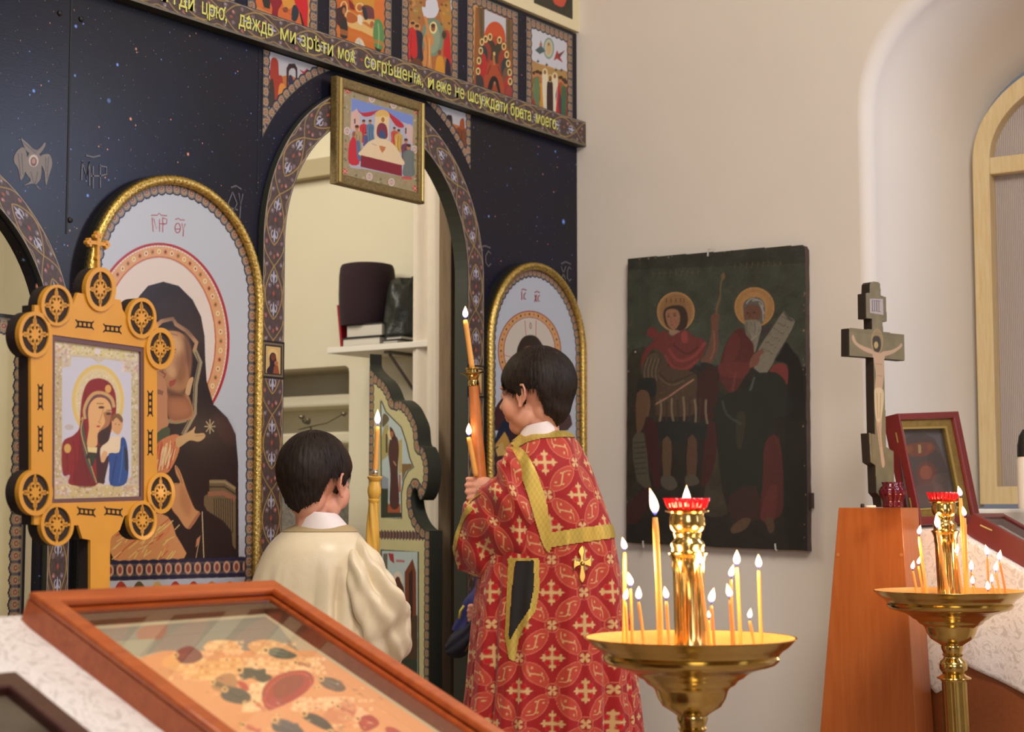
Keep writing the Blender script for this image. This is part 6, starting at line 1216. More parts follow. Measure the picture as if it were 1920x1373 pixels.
c.line([(260, 1280), (380, 1210), (480, 1140), (600, 1060)], 14, (170, 112, 84), .9, sm=5); c.line([(300, 1000), (380, 1080), (480, 1060), (620, 1000)], 12, (56, 42, 34), .9, sm=5); c.line([(300, 1040), (400, 1110), (520, 1070)], 8, (120, 96, 70), .7, sm=4)
for i in range(24): c.ell(R.uniform(300, 600), R.uniform(1060, 1250), 9, 7, R.choice([(112, 86, 56), (50, 38, 30), (96, 70, 48)]), .6)
# bearded figure
c.ell(1120, 440, 172, 172, (166, 116, 40)); c.ring(1120, 440, 166, 164, 8, (186, 132, 50)); c.ell(1115, 440, 120, 130, (180, 128, 48), .6)
c.poly([(1025, 480), (1030, 400), (1090, 360), (1160, 360), (1205, 410), (1210, 500), (1190, 580), (1150, 580), (1100, 600), (1040, 560)], (92, 88, 80), sm=4); c.poly([(1035, 480), (1050, 430), (1120, 420), (1165, 440), (1170, 520), (1130, 570), (1060, 570), (1035, 530)], (112, 70, 48), sm=4)
for L in ([(1050, 410), (1090, 370), (1150, 375)], [(1100, 385), (1170, 385), (1200, 440)], [(1160, 400), (1190, 470), (1195, 560)], [(1180, 420), (1205, 500)]): c.line(L, 11, (156, 154, 148), .8, sm=5)
c.ell(1062, 492, 11, 6, (40, 28, 24)); c.ell(1118, 486, 12, 6, (40, 28, 24)); c.line([(1085, 490), (1078, 530)], 7, (80, 48, 36)); c.poly([(1035, 570), (1060, 550), (1140, 550), (1175, 580), (1170, 650), (1150, 740), (1120, 830), (1095, 730), (1050, 680)], (124, 118, 102), sm=4)
for i in range(12): x = 1045+i*10; c.line([(x, 570), (x+R.uniform(-10, 20), 650), (1100+R.uniform(-30, 40), 740+R.uniform(-30, 60))], 5, R.choice([(166, 160, 142), (90, 84, 72), (150, 142, 122)]), .8, sm=3)
c.poly([(1000, 620), (1050, 680), (1110, 760), (1110, 860), (1080, 960), (1000, 1100), (940, 1170), (830, 1180), (820, 960), (850, 820), (920, 680)], (90, 32, 32), sm=4); c.poly([(900, 720), (960, 660), (1000, 760), (940, 900), (860, 900)], (106, 36, 34), .8, sm=4); c.poly([(830, 920), (1080, 920), (1080, 980), (1000, 1050), (830, 1020)], (112, 34, 34), .8, sm=4); c.line([(960, 1000), (930, 1160)], 22, (120, 46, 36), .7)
c.poly([(1300, 930), (1380, 930), (1410, 1000), (1400, 1100), (1340, 1120), (1320, 1010), (1250, 990)], (124, 34, 34), sm=4)
c.poly([(1340, 830), (1390, 740), (1440, 800), (1530, 960), (1545, 1373), (1400, 1373), (1420, 1000), (1380, 920), (1300, 900)], (28, 28, 28), sm=3); c.poly([(1180, 620), (1270, 580), (1250, 640), (1190, 700)], (58, 54, 54), sm=3)
c.poly([(820, 1160), (960, 1180), (1090, 1100), (1110, 1000), (1200, 1000), (1320, 1010), (1400, 1120), (1420, 1373), (800, 1373), (800, 1240)], (34, 40, 38), sm=3); c.line([(830, 1210), (900, 1290), (980, 1280), (1070, 1180), (1120, 1040)], 18, (70, 86, 76), .9, sm=5); c.line([(860, 1230), (920, 1280), (990, 1260)], 22, (66, 74, 78), .7, sm=4); c.poly([(810, 1060), (900, 1180), (860, 1200), (820, 1160)], (44, 50, 36), .8, sm=3)
c.poly([(1160, 790), (1260, 640), (1365, 480), (1400, 520), (1470, 560), (1390, 720), (1310, 850), (1230, 1000), (1115, 965)], (124, 116, 98), sm=2); c.poly([(1362, 455), (1380, 470), (1410, 520), (1450, 545), (1475, 560), (1420, 560), (1375, 500)], (84, 80, 68))
for i in range(6):
    x = 1180+i*34; y = 790-i*55
    for j in range(5): c.line([(x+j*20, y+j*11+R.uniform(-4, 4)), (x+j*20+12, y+j*11+R.uniform(-14, 14))], 7, (62, 54, 44), .85)
c.poly([(1075, 930), (1100, 860), (1160, 810), (1190, 800), (1200, 830), (1170, 860), (1150, 930), (1090, 960)], (126, 70, 52), sm=4)
c.map = zw
for i in range(14):
    x = 60+i*32; 
c.map = zo
for i in range(10): x = 175+i*24; c.line([(x, 690+R.uniform(-8, 8)), (x+R.uniform(-4, 6), 750), (x+R.uniform(-10, 14), 810+R.uniform(-12, 24))], 9, (128, 108, 80) if i % 2 else (62, 48, 38), .85, sm=4)
c.poly([(180, 790), (400, 800), (390, 870), (190, 870)], (34, 38, 38), sm=2); c.poly([(208, 868), (245, 870), (240, 1030), (212, 1030)], (96, 70, 40), sm=2); c.poly([(315, 860), (352, 866), (348, 1030), (312, 1030)], (90, 60, 38), sm=2)
c.poly([(205, 1020), (250, 1020), (270, 1060), (240, 1080), (205, 1060)], (84, 76, 62), sm=3); c.poly([(305, 1020), (345, 1015), (362, 1050), (310, 1060)], (84, 74, 60), sm=3); c.poly([(80, 860), (130, 840), (150, 1020), (160, 1070), (100, 1040)], (84, 78, 60), sm=2)
for i in range(7): c.line([(88, 880+i*22), (138, 874+i*22)], 5, (54, 46, 38), .8)
c.poly([(100, 670), (150, 670), (135, 780), (115, 830), (98, 820)], (104, 72, 44), sm=3); c.poly([(130, 800), (185, 800), (200, 1050), (170, 1060)], (66, 26, 28), sm=2); c.poly([(400, 800), (440, 830), (420, 1000), (370, 1060)], (70, 28, 28), sm=3)
c.poly([(445, 690), (650, 680), (680, 900), (640, 1080), (560, 1180), (470, 1080), (440, 900)], (34, 38, 34), sm=3); c.poly([(520, 760), (560, 760), (540, 900), (520, 880)], (60, 56, 40), .6, sm=3); c.line([(460, 700), (480, 760), (540, 800)], 10, (56, 70, 70), .7, sm=3)
c.poly([(640, 880), (700, 860), (720, 1100), (700, 1190), (620, 1200), (630, 1050)], (84, 30, 30), sm=3); c.poly([(650, 1080), (690, 1060), (680, 1200), (620, 1200)], (104, 34, 34), .7, sm=3); c.poly([(490, 1100), (600, 1060), (620, 1200), (500, 1200)], (64, 34, 32), .8, sm=2)
c.poly([(495, 1240), (540, 1200), (580, 1200), (560, 1240), (510, 1262)], (92, 66, 44), sm=3); c.poly([(640, 1200), (670, 1195), (680, 1240), (660, 1260)], (86, 58, 40), sm=3); c.poly([(50, 1150), (160, 1060), (120, 1200), (60, 1220)], (76, 28, 26), .7, sm=3); c.poly([(740, 560), (800, 600), (810, 1300), (720, 1250)], (26, 26, 26), .6, sm=3)
for i in range(26): e = R.choice([0, 1, 2]); x, y = [(R.uniform(56, 64), R.uniform(110, 1280)), (R.uniform(60, 800), 0), (R.uniform(800, 812), R.uniform(60, 1320))][e]; y = y if e != 1 else 103-(x-60)*.079+R.uniform(0, 6); c.ell(x, y, R.uniform(1.5, 4), R.uniform(1.5, 6), (150, 118, 84), .9)
c.ell(93, 495, 3, 3, (220, 216, 206)); c.mottle(.1, .004, 8)
ins = np.zeros(c.U.shape, bool); Q = pts; x1, y1 = Q[-1]
for x2, y2 in Q:
    if y1 != y2: ins ^= ((y1 > c.V) != (y2 > c.V)) & (c.U < (x2-x1)*(c.V-y1)/(y2-y1)+x1)
    x1, y1 = x2, y2
c.fade(.72, (70, 62, 52), .10); WP.canvas(c, .0002, 'painted_surface', M['painting'], tP, mask=ins[:-1, :-1])
a = zo(812, 1090); b = zo(830, 1155); mb = MB(); mb.box((-.022, -b[0], b[1]), (-.004, -a[0]+.01, a[1])); mb.build('batten_end', plain('batten', (60, 44, 34), .8), tP)
mb_ = plain('nail_metal', (210, 206, 200), .4, metal=.3)
for L in ([zo(400, 92), zo(402, 62), zo(412, 60), zo(436, 66)],): WP.strokes('hanging_hook', [L], .004, .001, .004, mb_, tP)
for L, nm in (([zo(126, 1292), zo(128, 1322)], 'nail'), ([zo(684, 1304), zo(686, 1330), zo(692, 1332)], 'nail')): tag(WP.strokes(nm, [L], .004, .0, .004, mb_, None), 'small bent white nail under the old painting, %s of the two' % ('left' if L[0][0] < .5 else 'right'), 'nail')
# ------------------------------------------------------------------ tapered wooden cabinet, crucifix, lamp, leaning case
cw_ = wood('orange_veneer', (186, 104, 48), (168, 88, 38), rough=.32, stretch=(14, 14, 1.0), scale=5)
K = dep(4.5, 1690, 952); x0 = K[0]; ZT = float(K[2]); y0 = K[1]; yl = on(0, x0, 1572, 952)[1]; x1 = on(1, y0, 1722, 952)[0]
kb = on(0, x0, 1719, 1373); lb = on(0, x0, 1538, 1373); zb = (kb[2]+lb[2])/2; tl = (ZT-0)/(ZT-zb)
yb0 = y0+(kb[1]-y0)*tl; yb1 = yl+(lb[1]-yl)*tl; xb1 = x1
mb = MB(); mb.add([(x0, yb0, 0), (xb1, yb0, 0), (xb1, yb1, 0), (x0, yb1, 0), (x0, y0, ZT), (x1, y0, ZT), (x1, yl, ZT), (x0, yl, ZT)], [(0, 3, 2, 1), (4, 5, 6, 7), (0, 1, 5, 4), (1, 2, 6, 5), (2, 3, 7, 6), (3, 0, 4, 7)])
tB = thing('cabinet', 'tall tapered orange wood cabinet that carries the painted crucifix', 'cabinet', ((x0+x1)/2, (yb0+yb1)/2, 0)); o = mb.build('cabinet_body', cw_, tB, bevel=.002)
for px_ in (1573, 1692):
    p = on(0, x0-.001, px_-2, 1041); mb = MB(); mb.lathe([(.0001, .002), (.005, .0015), (.005, 0), (.0001, 0)], (0, 0, 0), 12, M=lambda a, b, q: (p[0]-q, p[1]+a, p[2]+b)); mb.build('cover_cap', plain('screw_cap', (196, 120, 64), .4), tB)
az = math.radians(-16.5); CP = Plane(dep(4.5, 1650, 945), (math.cos(az), math.sin(az), 0), (math.sin(az), -math.cos(az), 0)); CP.p0 = CP.p0+np.array([-.0, .03, 0])
CP.p0 = dep(4.53, 1650, 948)
z3 = lambda x, y: CP.px(1540+x/2.745, 500+y/2.745)
tX = thing('crucifix', 'painted wooden crucifix with a slanted foot bar standing on the tapered cabinet', 'crucifix', (CP.p0[0], CP.p0[1], ZT))
zf = lambda x, y: CP.px(1540+x/2.745, 500+y/2.745)
out = [(256, 80), (290, 80), (300, 90), (305, 152), (330, 158), (335, 284), (313, 284), (316, 338), (425, 353), (428, 485), (322, 476), (324, 640), (328, 780), (331, 930), (371, 955), (373, 1130), (370, 1236), (309, 1240), (303, 1190), (282, 1165), (277, 1025), (252, 1008), (243, 858), (275, 866), (270, 640), (268, 470), (142, 460), (142, 318), (259, 326), (258, 270), (229, 268), (227, 138), (246, 138), (248, 90)]
outp = [zf(*p) for p in out]; zmin = min(p[1] for p in outp); CPz = CP.p0[2]
outp = [(u, max(v, ZT+.001-CPz) if v < ZT+.02-CPz else v) for u, v in outp]
brd = plain('olive_brown_board', (96, 88, 66), .5, var=.15, scale=20, stretch=(10, 10, 1)); plate('cross_board', outp, [], .028, lambda u, v, q: CP.at(u, v, -.028+q), plain('black_brown_edge', (40, 32, 26), .6), tX, bevel=.002)
c = Canvas(min(p[0] for p in outp), max(p[0] for p in outp), min(p[1] for p in outp), max(p[1] for p in outp), .0018, (104, 96, 72), zf); c.mottle(.15, .02, 9)
cs = (156, 132, 108)
c.poly([(246, 163), (318, 166), (320, 250), (248, 240)], (150, 140, 136)); c.line([(246, 163), (318, 166), (320, 250), (248, 240), (246, 163)], 3, (96, 70, 70))
for x in (262, 273, 284, 295): c.line([(x, 176), (x+1, 228)], 4, (70, 66, 74))
c.line([(258, 174), (304, 178)], 3, (70, 66, 74)); c.line([(258, 228), (304, 232)], 3, (70, 66, 74))
c.ell(286, 385, 30, 64, (124, 108, 78)); c.ring(286, 385, 29, 62, 3, (150, 120, 84)); c.poly([(262, 380), (272, 358), (296, 360), (306, 390), (302, 430), (285, 445), (268, 425)], (54, 48, 42), sm=4); c.ell(281, 404, 11, 18, (150, 130, 84))
c.poly([(155, 365), (165, 352), (180, 388), (215, 410), (262, 428), (262, 450), (215, 432), (172, 400)], cs, sm=3); c.poly([(310, 440), (360, 430), (395, 412), (410, 395), (414, 412), (370, 446), (318, 462)], cs, sm=3)
c.poly([(262, 440), (300, 445), (325, 450), (322, 560), (312, 640), (316, 700), (308, 860), (318, 960), (326, 1020), (312, 1030), (300, 940), (282, 800), (274, 640), (280, 560), (270, 490)], cs, sm=4); c.poly([(274, 630), (318, 635), (318, 720), (300, 800), (280, 780), (272, 700)], (176, 160, 128), .8, sm=4)
for L in ([(285, 650), (290, 780)], [(305, 650), (300, 780)], [(290, 820), (305, 930)], [(278, 500), (312, 505)], [(285, 560), (312, 565)]): c.line(L, 3, (110, 90, 70), .8)
c.line([(256, 860), (262, 1005)], 3, (80, 72, 54)); c.line([(142, 330), (425, 360)], 2, (84, 76, 56), .7)
ins = np.zeros(c.U.shape, bool); x1_, y1_ = outp[-1]
for x2, y2 in outp:
    if y1_ != y2: ins ^= ((y1_ > c.V) != (y2 > c.V)) & (c.U < (x2-x1_)*(c.V-y1_)/(y2-y1_)+x1_)
    x1_, y1_ = x2, y2
CP.canvas(c, .0006, 'painted_corpus', M['oil'], tX, mask=ins[:-1, :-1])
# dark red votive lamp
LPp = dep(4.47, 1674, 948); LPp[2] = ZT
m, nt, b = nodes('dark_red_glass'); b.inputs['Base Color'].default_value = (.10, .004, .012, 1); setin(b, Roughness=.1, IOR=1.45); b.inputs['Transmission Weight'].default_value = .15; M['dredglass'] = m
tV = thing('votive_lamp', 'dark red glass votive lamp at the foot of the crucifix', 'lamp', LPp)
sc = 1/695.; MB().lathe([(.0001, 0), (17*sc, .0), (18*sc, 3*sc), (17*sc, 8*sc), (18*sc, 14*sc), (23*sc, 22*sc), (24*sc, 30*sc), (21*sc, 36*sc), (17*sc, 40*sc), (19*sc, 46*sc), (17*sc, 46*sc), (15*sc, 40*sc), (19*sc, 30*sc), (.0001, 28*sc)], LPp, 60, flute=lambda q, z_: 1+.05*math.cos(10*q)).build('glass_body', m, tV, smooth=True)
MB().lathe([(.0001, 36*sc), (5*sc, 36*sc), (5*sc, 44*sc), (.0001, 45*sc)], LPp, 12).build('flame', emis('votive_glow', (1, .1, .05), 1.6), tV, smooth=True)
p = dep(4.47, 1632, 950); p[2] = ZT; mb = MB(); mb.lathe([(.0001, 0), (.014, 0), (.015, .003), (.013, .006), (.0001, .006)], p, 20); tag(mb.build('saucer', M['white'], smooth=True), 'tiny white saucer on the tapered cabinet beside the cross', 'saucer')
p = dep(4.47, 1617, 950); p[2] = ZT; mb = MB(); mb.lathe([(.0001, 0), (.005, 0), (.005, .008), (.003, .010), (.0001, .010)], p, 12); tag(mb.build('screw_top', M['black'], smooth=True), 'small black cap lying left of the white saucer', 'cap')
# second lectern with white cover, case and leaning case
SL2 = math.radians(29); P2 = dep(4.55, 1826, 962); YE = P2[1]; XW = P2[0]; 
Q2 = Plane(P2, (1, 0, 0), (0, -math.sin(SL2), math.cos(SL2))); W2 = .225; L2 = .42; T2 = .062
plum = plain('maroon_case_paint', (108, 34, 34), .35, var=.08, coat=.2)
yh, zh = Q2.at(0, .02, -T2-.004)[1:]; yl2, zl2 = Q2.at(0, -L2-.05, -T2-.004)[1:]
mb = MB(); XS0, XS1 = XW-.02, XW+W2+.10
mb.add([(XS0, yl2, 0), (XS1, yl2, 0), (XS1, yh+.25, 0), (XS0, yh+.25, 0), (XS0, yl2, zl2-.004), (XS1, yl2, zl2-.004), (XS1, yh, zh-.004), (XS0, yh, zh-.004), (XS1, yh+.25, zh-.004), (XS0, yh+.25, zh-.004)], [(0, 3, 2, 1), (4, 5, 6, 7), (7, 6, 8, 9), (0, 1, 5, 4), (2, 3, 9, 8), (0, 4, 7, 9, 3), (1, 2, 8, 6, 5)])
tag(mb.build('lectern', wood('reddish_veneer', (150, 84, 44), (134, 72, 36), stretch=(3, 14, 14))), 'sloping wooden lectern under white cover behind the farther candle stand', 'lectern')
# cover: top strip + hanging side
path = [(yh+.262, zh-.25), (yh+.262, zh-.02), (yh+.25, zh+.002), (yh+.1, zh+.003), (yh, zh+.003)]+[Q2.at(0, v, -T2-.001)[1:] for v in np.linspace(-.03, -L2-.04, 10)]+[(yl2-.014, zl2-.03), (yl2-.016, zl2-.3)]
path = smc(path, 6, False); n = len(path); P = np.zeros((n, 30, 3)); P[..., 0] = np.linspace(XS0-.008, XS1+.005, 30)[None]; P[..., 1] = path[:, 0][:, None]; P[..., 2] = path[:, 1][:, None]
tCv = thing('lectern_cover', 'white brocade cover hanging over the side of the second lectern at the right', 'cloth', (XS0, YE, zh))
cl = gmesh('top_cloth', P, None, M['wbroc'], tCv, smooth=True); sd = cl.modifiers.new('thickness', 'SOLIDIFY'); sd.thickness = .002; sd.offset = -1
SPn = Plane((XS0-.010, 0, 0), (0, -1, 0), (-1, 0, 0)); hem = [(1700, 1150), (1711, 1170), (1714, 1251), (1755, 1301), (1782, 1285), (1807, 1245), (1920, 1300), (2000, 1345), (2080, 1400)]
hm = np.array([SPn.px(*h) for h in hem]); u0 = -(yh+.258); u1 = -(yl2-.012); nn = 120; P = np.zeros((30, nn, 3))
pt = path[::1]
for j, u in enumerate(np.linspace(u0, u1, nn)):
    Y = -u; zt_ = np.interp(-Y, -path[3:-3, 0], path[3:-3, 1]); zb_ = np.interp(u, hm[:, 0], hm[:, 1])
    for i in range(30): t = i/29; P[i, j] = (XS0-.007-.004*t*(1+math.sin(u*42)), Y, zt_*(1-t)+zb_*t)
cl = gmesh('side_drop', P, None, M['wbroc'], tCv, smooth=True); sd = cl.modifiers.new('thickness', 'SOLIDIFY'); sd.thickness = .002
tR = thing('icon_case', 'maroon glazed case with pale lining lying on the second lectern', 'icon case', Q2.at(W2/2, -L2/2, -T2))
plate('case_side', rr(0, -L2, W2, 0), [rr(.016, -L2+.016, W2-.016, -.016)[::-1]], T2, lambda u, v, q: Q2.at(u, v, -T2+q), plum, tR, bevel=.003)
mb = MB(); mb.add([Q2.at(a, b, w_) for w_ in (-T2+.001, -.03) for a, b in rr(.014, -L2+.014, W2-.014, -.014)], [(0, 3, 2, 1), (4, 5, 6, 7), (0, 1, 5, 4), (1, 2, 6, 5), (2, 3, 7, 6), (3, 0, 4, 7)]); mb.build('pale_lining', plain('pale_lining', (206, 198, 176), .7, var=.06), tR)
mb = MB(); mb.add([Q2.at(.07+a, -.07+b*.5-a*.6, w_) for w_ in (-.029, -.022) for a, b in rr(-.01, -.045, .012, .045)], [(0, 3, 2, 1), (4, 5, 6, 7), (0, 1, 5, 4), (1, 2, 6, 5), (2, 3, 7, 6), (3, 0, 4, 7)]); mb.build('grey_relic_strip', plain('grey_strip', (96, 92, 84), .6), tR)
mesh('glass_pane', [Q2.at(a, b, -.006) for a, b in rr(.015, -L2+.015, W2-.015, -.015)], [(0, 1, 2, 3)], M['glass'], tR)
mb = MB(); a = on(0, XW-.001, 1838, 985); b2 = on(0, XW-.001, 1860, 995); mb.tube([a, b2], .0022, 6); mb.build('hinge_pin', M['goldframe2'], tR)
az = math.radians(-15); le = math.radians(9); nH = np.array([math.sin(az), -math.cos(az), 0]); nv = nH*math.cos(le)+np.array([0, 0, 1])*math.sin(le)
EP = Plane(dep(4.70, 1760, 872), (math.cos(az), math.sin(az), 0), nv)
z8 = lambda x, y: EP.px(1600+x/4.578, 700+y/4.578)
tE = thing('icon_case', 'maroon framed icon case with gilt inner frame leaning back beside the crucifix', 'icon case', EP.at(*z8(750, 1290), -.03))
zflo = zh+.004
fo = [z8(*p) for p in ((385, 345), (905, 325), (1085, 1200), (1090, 1290), (585, 1305))]; bl = z8(585, 1305)
fi = [z8(*p) for p in ((412, 398), (865, 385), (1030, 1180), (1035, 1215), (590, 1232))]
plate('case_side', fo, [fi[::-1]], .055, lambda u, v, q: EP.at(u, v, -.055+q), plum, tE, bevel=.003)
g0 = [z8(*p) for p in ((411, 397), (866, 384), (1034, 1215), (588, 1233))]; g1_ = [z8(*p) for p in ((445, 470), (812, 462), (948, 1145), (578, 1165))]
plate('gilt_frame', g0, [g1_[::-1]], .012, lambda u, v, q: EP.at(u, v, -.022+q), M['goldframe'], tE, bevel=.002)
plate('gilt_lip', [z8(*p) for p in ((435, 460), (820, 450), (960, 1155), (570, 1172))], [[z8(*p) for p in ((447, 476), (808, 468), (942, 1138), (582, 1158))][::-1]], .004, lambda u, v, q: EP.at(u, v, -.011+q), M['goldframe2'], tE)
c = Canvas(min(p[0] for p in g0), max(p[0] for p in g0), min(p[1] for p in g0), max(p[1] for p in g0), .002, (70, 66, 66), z8); c.mottle(.2, .03, 3)
c.poly([(500, 560), (760, 550), (880, 1000), (600, 1010)], (62, 50, 46), .8, sm=3); c.poly([(510, 620), (560, 590), (720, 580), (760, 640), (700, 690), (560, 700)], (96, 54, 40), .8, sm=4); c.ell(545, 640, 26, 34, (104, 66, 42), .8); c.ell(715, 620, 24, 32, (104, 62, 42), .8); c.poly([(615, 600), (640, 600), (645, 670), (620, 675)], (130, 112, 76), .9); c.ell(690, 850, 90, 110, (84, 52, 44), .8); c.ell(685, 840, 55, 62, (112, 64, 50), .8); c.poly([(600, 950), (800, 930), (850, 1100), (620, 1120)], (80, 60, 56), .7, sm=3)
EP.canvas(c, -.024, 'painted_panel', M['oil'], tE)
mb = MB(); mb.box((0, 0, 0), (1, 1, 1), M=lambda a, b, q: EP.at(fo[4][0]+.012+a*(fo[3][0]-fo[4][0]-.02), fo[4][1]+.01+b*.28, -.054+q*.01)); mb.build('case_back', plum, tE)
mesh('glass_pane', [EP.at(*p, -.008) for p in fi], [(0, 1, 2, 3, 4)], M['glass2'], tE)
for y_, y2_ in ((495, 583), (1060, 1145)):
    a = on(0, EP.at(*z8(385, 345))[0], 1600+365/4.578, 700+y_/4.578); a_ = EP.px(1600+368/4.578 if y_ < 600 else 1600+482/4.578, 700+y_/4.578); 
    q1 = EP.px(1600+(366 if y_ < 600 else 476)/4.578, 700+y_/4.578); q2_ = EP.px(1600+(378 if y_ < 600 else 488)/4.578, 700+y2_/4.578); 
    mb = MB(); mb.tube([EP.at(fo[0][0]-.001+(fo[4][0]-fo[0][0])*(y_-345)/960, q1[1], -.02), EP.at(fo[0][0]-.001+(fo[4][0]-fo[0][0])*(y2_-345)/960, q2_[1], -.02)], .0025, 6); mb.build('hinge_pin', M['goldframe2'], tE)
# bottle at the right edge on the sill
bp = on(2, 1.356, 1926, 960); bp = dep(4.72, 1928, 962); bp[2] = 1.355
tO = thing('bottle', 'white bottle with a black cap at the right picture edge on the sill', 'bottle', bp); s9 = 1/678.
MB().lathe([(.0001, 0), (17*s9, 0), (18*s9, 3*s9), (18*s9, 92*s9), (16*s9, 98*s9), (.0001, 99*s9)], bp, 32).build('bottle_body', M['white'], tO, smooth=True, auto=40)
MB().lathe([(17*s9, 97*s9), (17.5*s9, 100*s9), (17*s9, 118*s9), (14*s9, 136*s9), (7*s9, 148*s9), (.0001, 151*s9)], bp, 32).build('bottle_cap', M['black'], tO, smooth=True, auto=40)

# ------------------------------------------------------------------ people
DG = bpy.context.evaluated_depsgraph_get
def capsule(mb, a, b, ra, rb, n=14, sc=None):
    a = np.array(a, float); b = np.array(b, float); d = b-a; L = np.linalg.norm(d); d = d/(L+1e-9)
    pts = []; rs = []
    for t in np.linspace(-math.pi/2, -.01, 5): pts.append(a+d*ra*math.sin(t)); rs.append(max(ra*math.cos(t), 1e-4))
    for t in np.linspace(.01, math.pi/2, 5): pts.append(b+d*rb*math.sin(t)); rs.append(max(rb*math.cos(t), 1e-4))
    mb.tube(pts, rs, n)
def ellipsoid(mb, c, r, R=None, n=20):
    V = []; c = np.array(c, float)
    for i in range(n//2+1):
        th = math.pi*i/(n//2)
        for k in range(n):
            p = np.array([r[0]*math.sin(th)*math.cos(2*math.pi*k/n), r[1]*math.sin(th)*math.sin(2*math.pi*k/n), r[2]*math.cos(th)])
            if R is not None: p = R@p
            V.append(c+p)
    m = n//2; mb.add(V, [(i*n+k, (i+1)*n+k, (i+1)*n+(k+1) % n, i*n+(k+1) % n) for i in range(m) for k in range(n)])
def fuse(name, mb, voxel, m, parent, smooth=3, merge=True):
    """merge overlapping solids into one continuous surface"""
    me = bpy.data.meshes.new(name); me.from_pydata(mb.V, [], mb.F); me.update()
    bm = bmesh.new(); bm.from_mesh(me); bmesh.ops.remove_doubles(bm, verts=bm.verts, dist=1e-6); bmesh.ops.recalc_face_normals(bm, faces=bm.faces); bm.to_mesh(me); bm.free()
    o = bpy.data.objects.new(name, me); S.collection.objects.link(o)
    r = o.modifiers.new('r', 'REMESH'); r.mode = 'VOXEL'; r.voxel_size = voxel; r.use_smooth_shade = True
    s_ = o.modifiers.new('s', 'SMOOTH'); s_.factor = .5; s_.iterations = smooth
    bpy.context.view_layer.update(); res = bpy.data.meshes.new_from_object(o.evaluated_get(DG())); bpy.data.objects.remove(o)
    res.name = name; res.materials.clear(); res.materials.append(m)
    ob = bpy.data.objects.new(name, res); link(ob, parent); return ob
class Frame:
    def __init__(s, o, azf, pitch=0, sc=1, roll=0):
        f = np.array([math.cos(azf)*math.cos(pitch), math.sin(azf)*math.cos(pitch), math.sin(pitch)]); r = np.array([math.sin(azf), -math.cos(azf), 0]); u = np.cross(r, f)
        if roll: r, u = r*math.cos(roll)+u*math.sin(roll), u*math.cos(roll)-r*math.sin(roll)
        s.o = np.array(o, float); s.R = np.stack([r, f, u], 1)*sc; s.Rn = s.R/sc; s.sc = sc
    def __call__(s, x, y, z): return s.o+s.R@np.array([x, y, z])
def head(mb, H):
    e = lambda c, r: ellipsoid(mb, H(*c), np.array(r)*H.sc, H.Rn, 24)
    e((0, -.040, -.036), (.050, .044, .056))
    e((0, -.014, .030), (.072, .090, .084)); e((0, .020, -.022), (.060, .066, .076)); e((0, .052, -.078), (.029, .028, .026))
    for s in (-1, 1):
        e((s*.034, .046, -.030), (.028, .034, .036)); e((s*.038, .012, -.058), (.020, .034, .028)); e((s*.031, .072, .021), (.022, .012, .007))
        capsule(mb, H(s*.030, .078, .0), H(s*.040, .073, -.001), .0085*H.sc, .0075*H.sc)
        E0 = [(.070, .004, -.024), (.0755, .006, -.010), (.079, .002, .008), (.083, -.008, .020), (.087, -.021, .019), (.088, -.027, .006), (.084, -.024, -.010), (.079, -.014, -.024), (.075, -.004, -.032)]
        for a, b in zip(E0[:-1], E0[1:]): capsule(mb, H(s*a[0], a[1], a[2]), H(s*b[0], b[1], b[2]), .0038*H.sc, .0038*H.sc, 10)
        capsule(mb, H(s*.074, -.004, -.026), H(s*.076, -.002, -.034), .0065*H.sc, .006*H.sc, 10)
        ellipsoid(mb, H(s*.075, -.012, -.002), np.array([.0055, .014, .022])*H.sc, H.Rn, 16)
        capsule(mb, H(s*.080, -.012, .010), H(s*.0785, -.015, -.008), .003*H.sc, .003*H.sc, 8)
        e((s*.008, .099, -.030), (.007, .008, .0065))
    capsule(mb, H(0, .082, .008), H(0, .104, -.026), .0065*H.sc, .0095*H.sc)
    capsule(mb, H(-.014, .083, -.053), H(.014, .083, -.053), .0065*H.sc, .0065*H.sc, 10); capsule(mb, H(-.011, .081, -.062), H(.011, .081, -.062), .0065*H.sc, .0065*H.sc, 10)
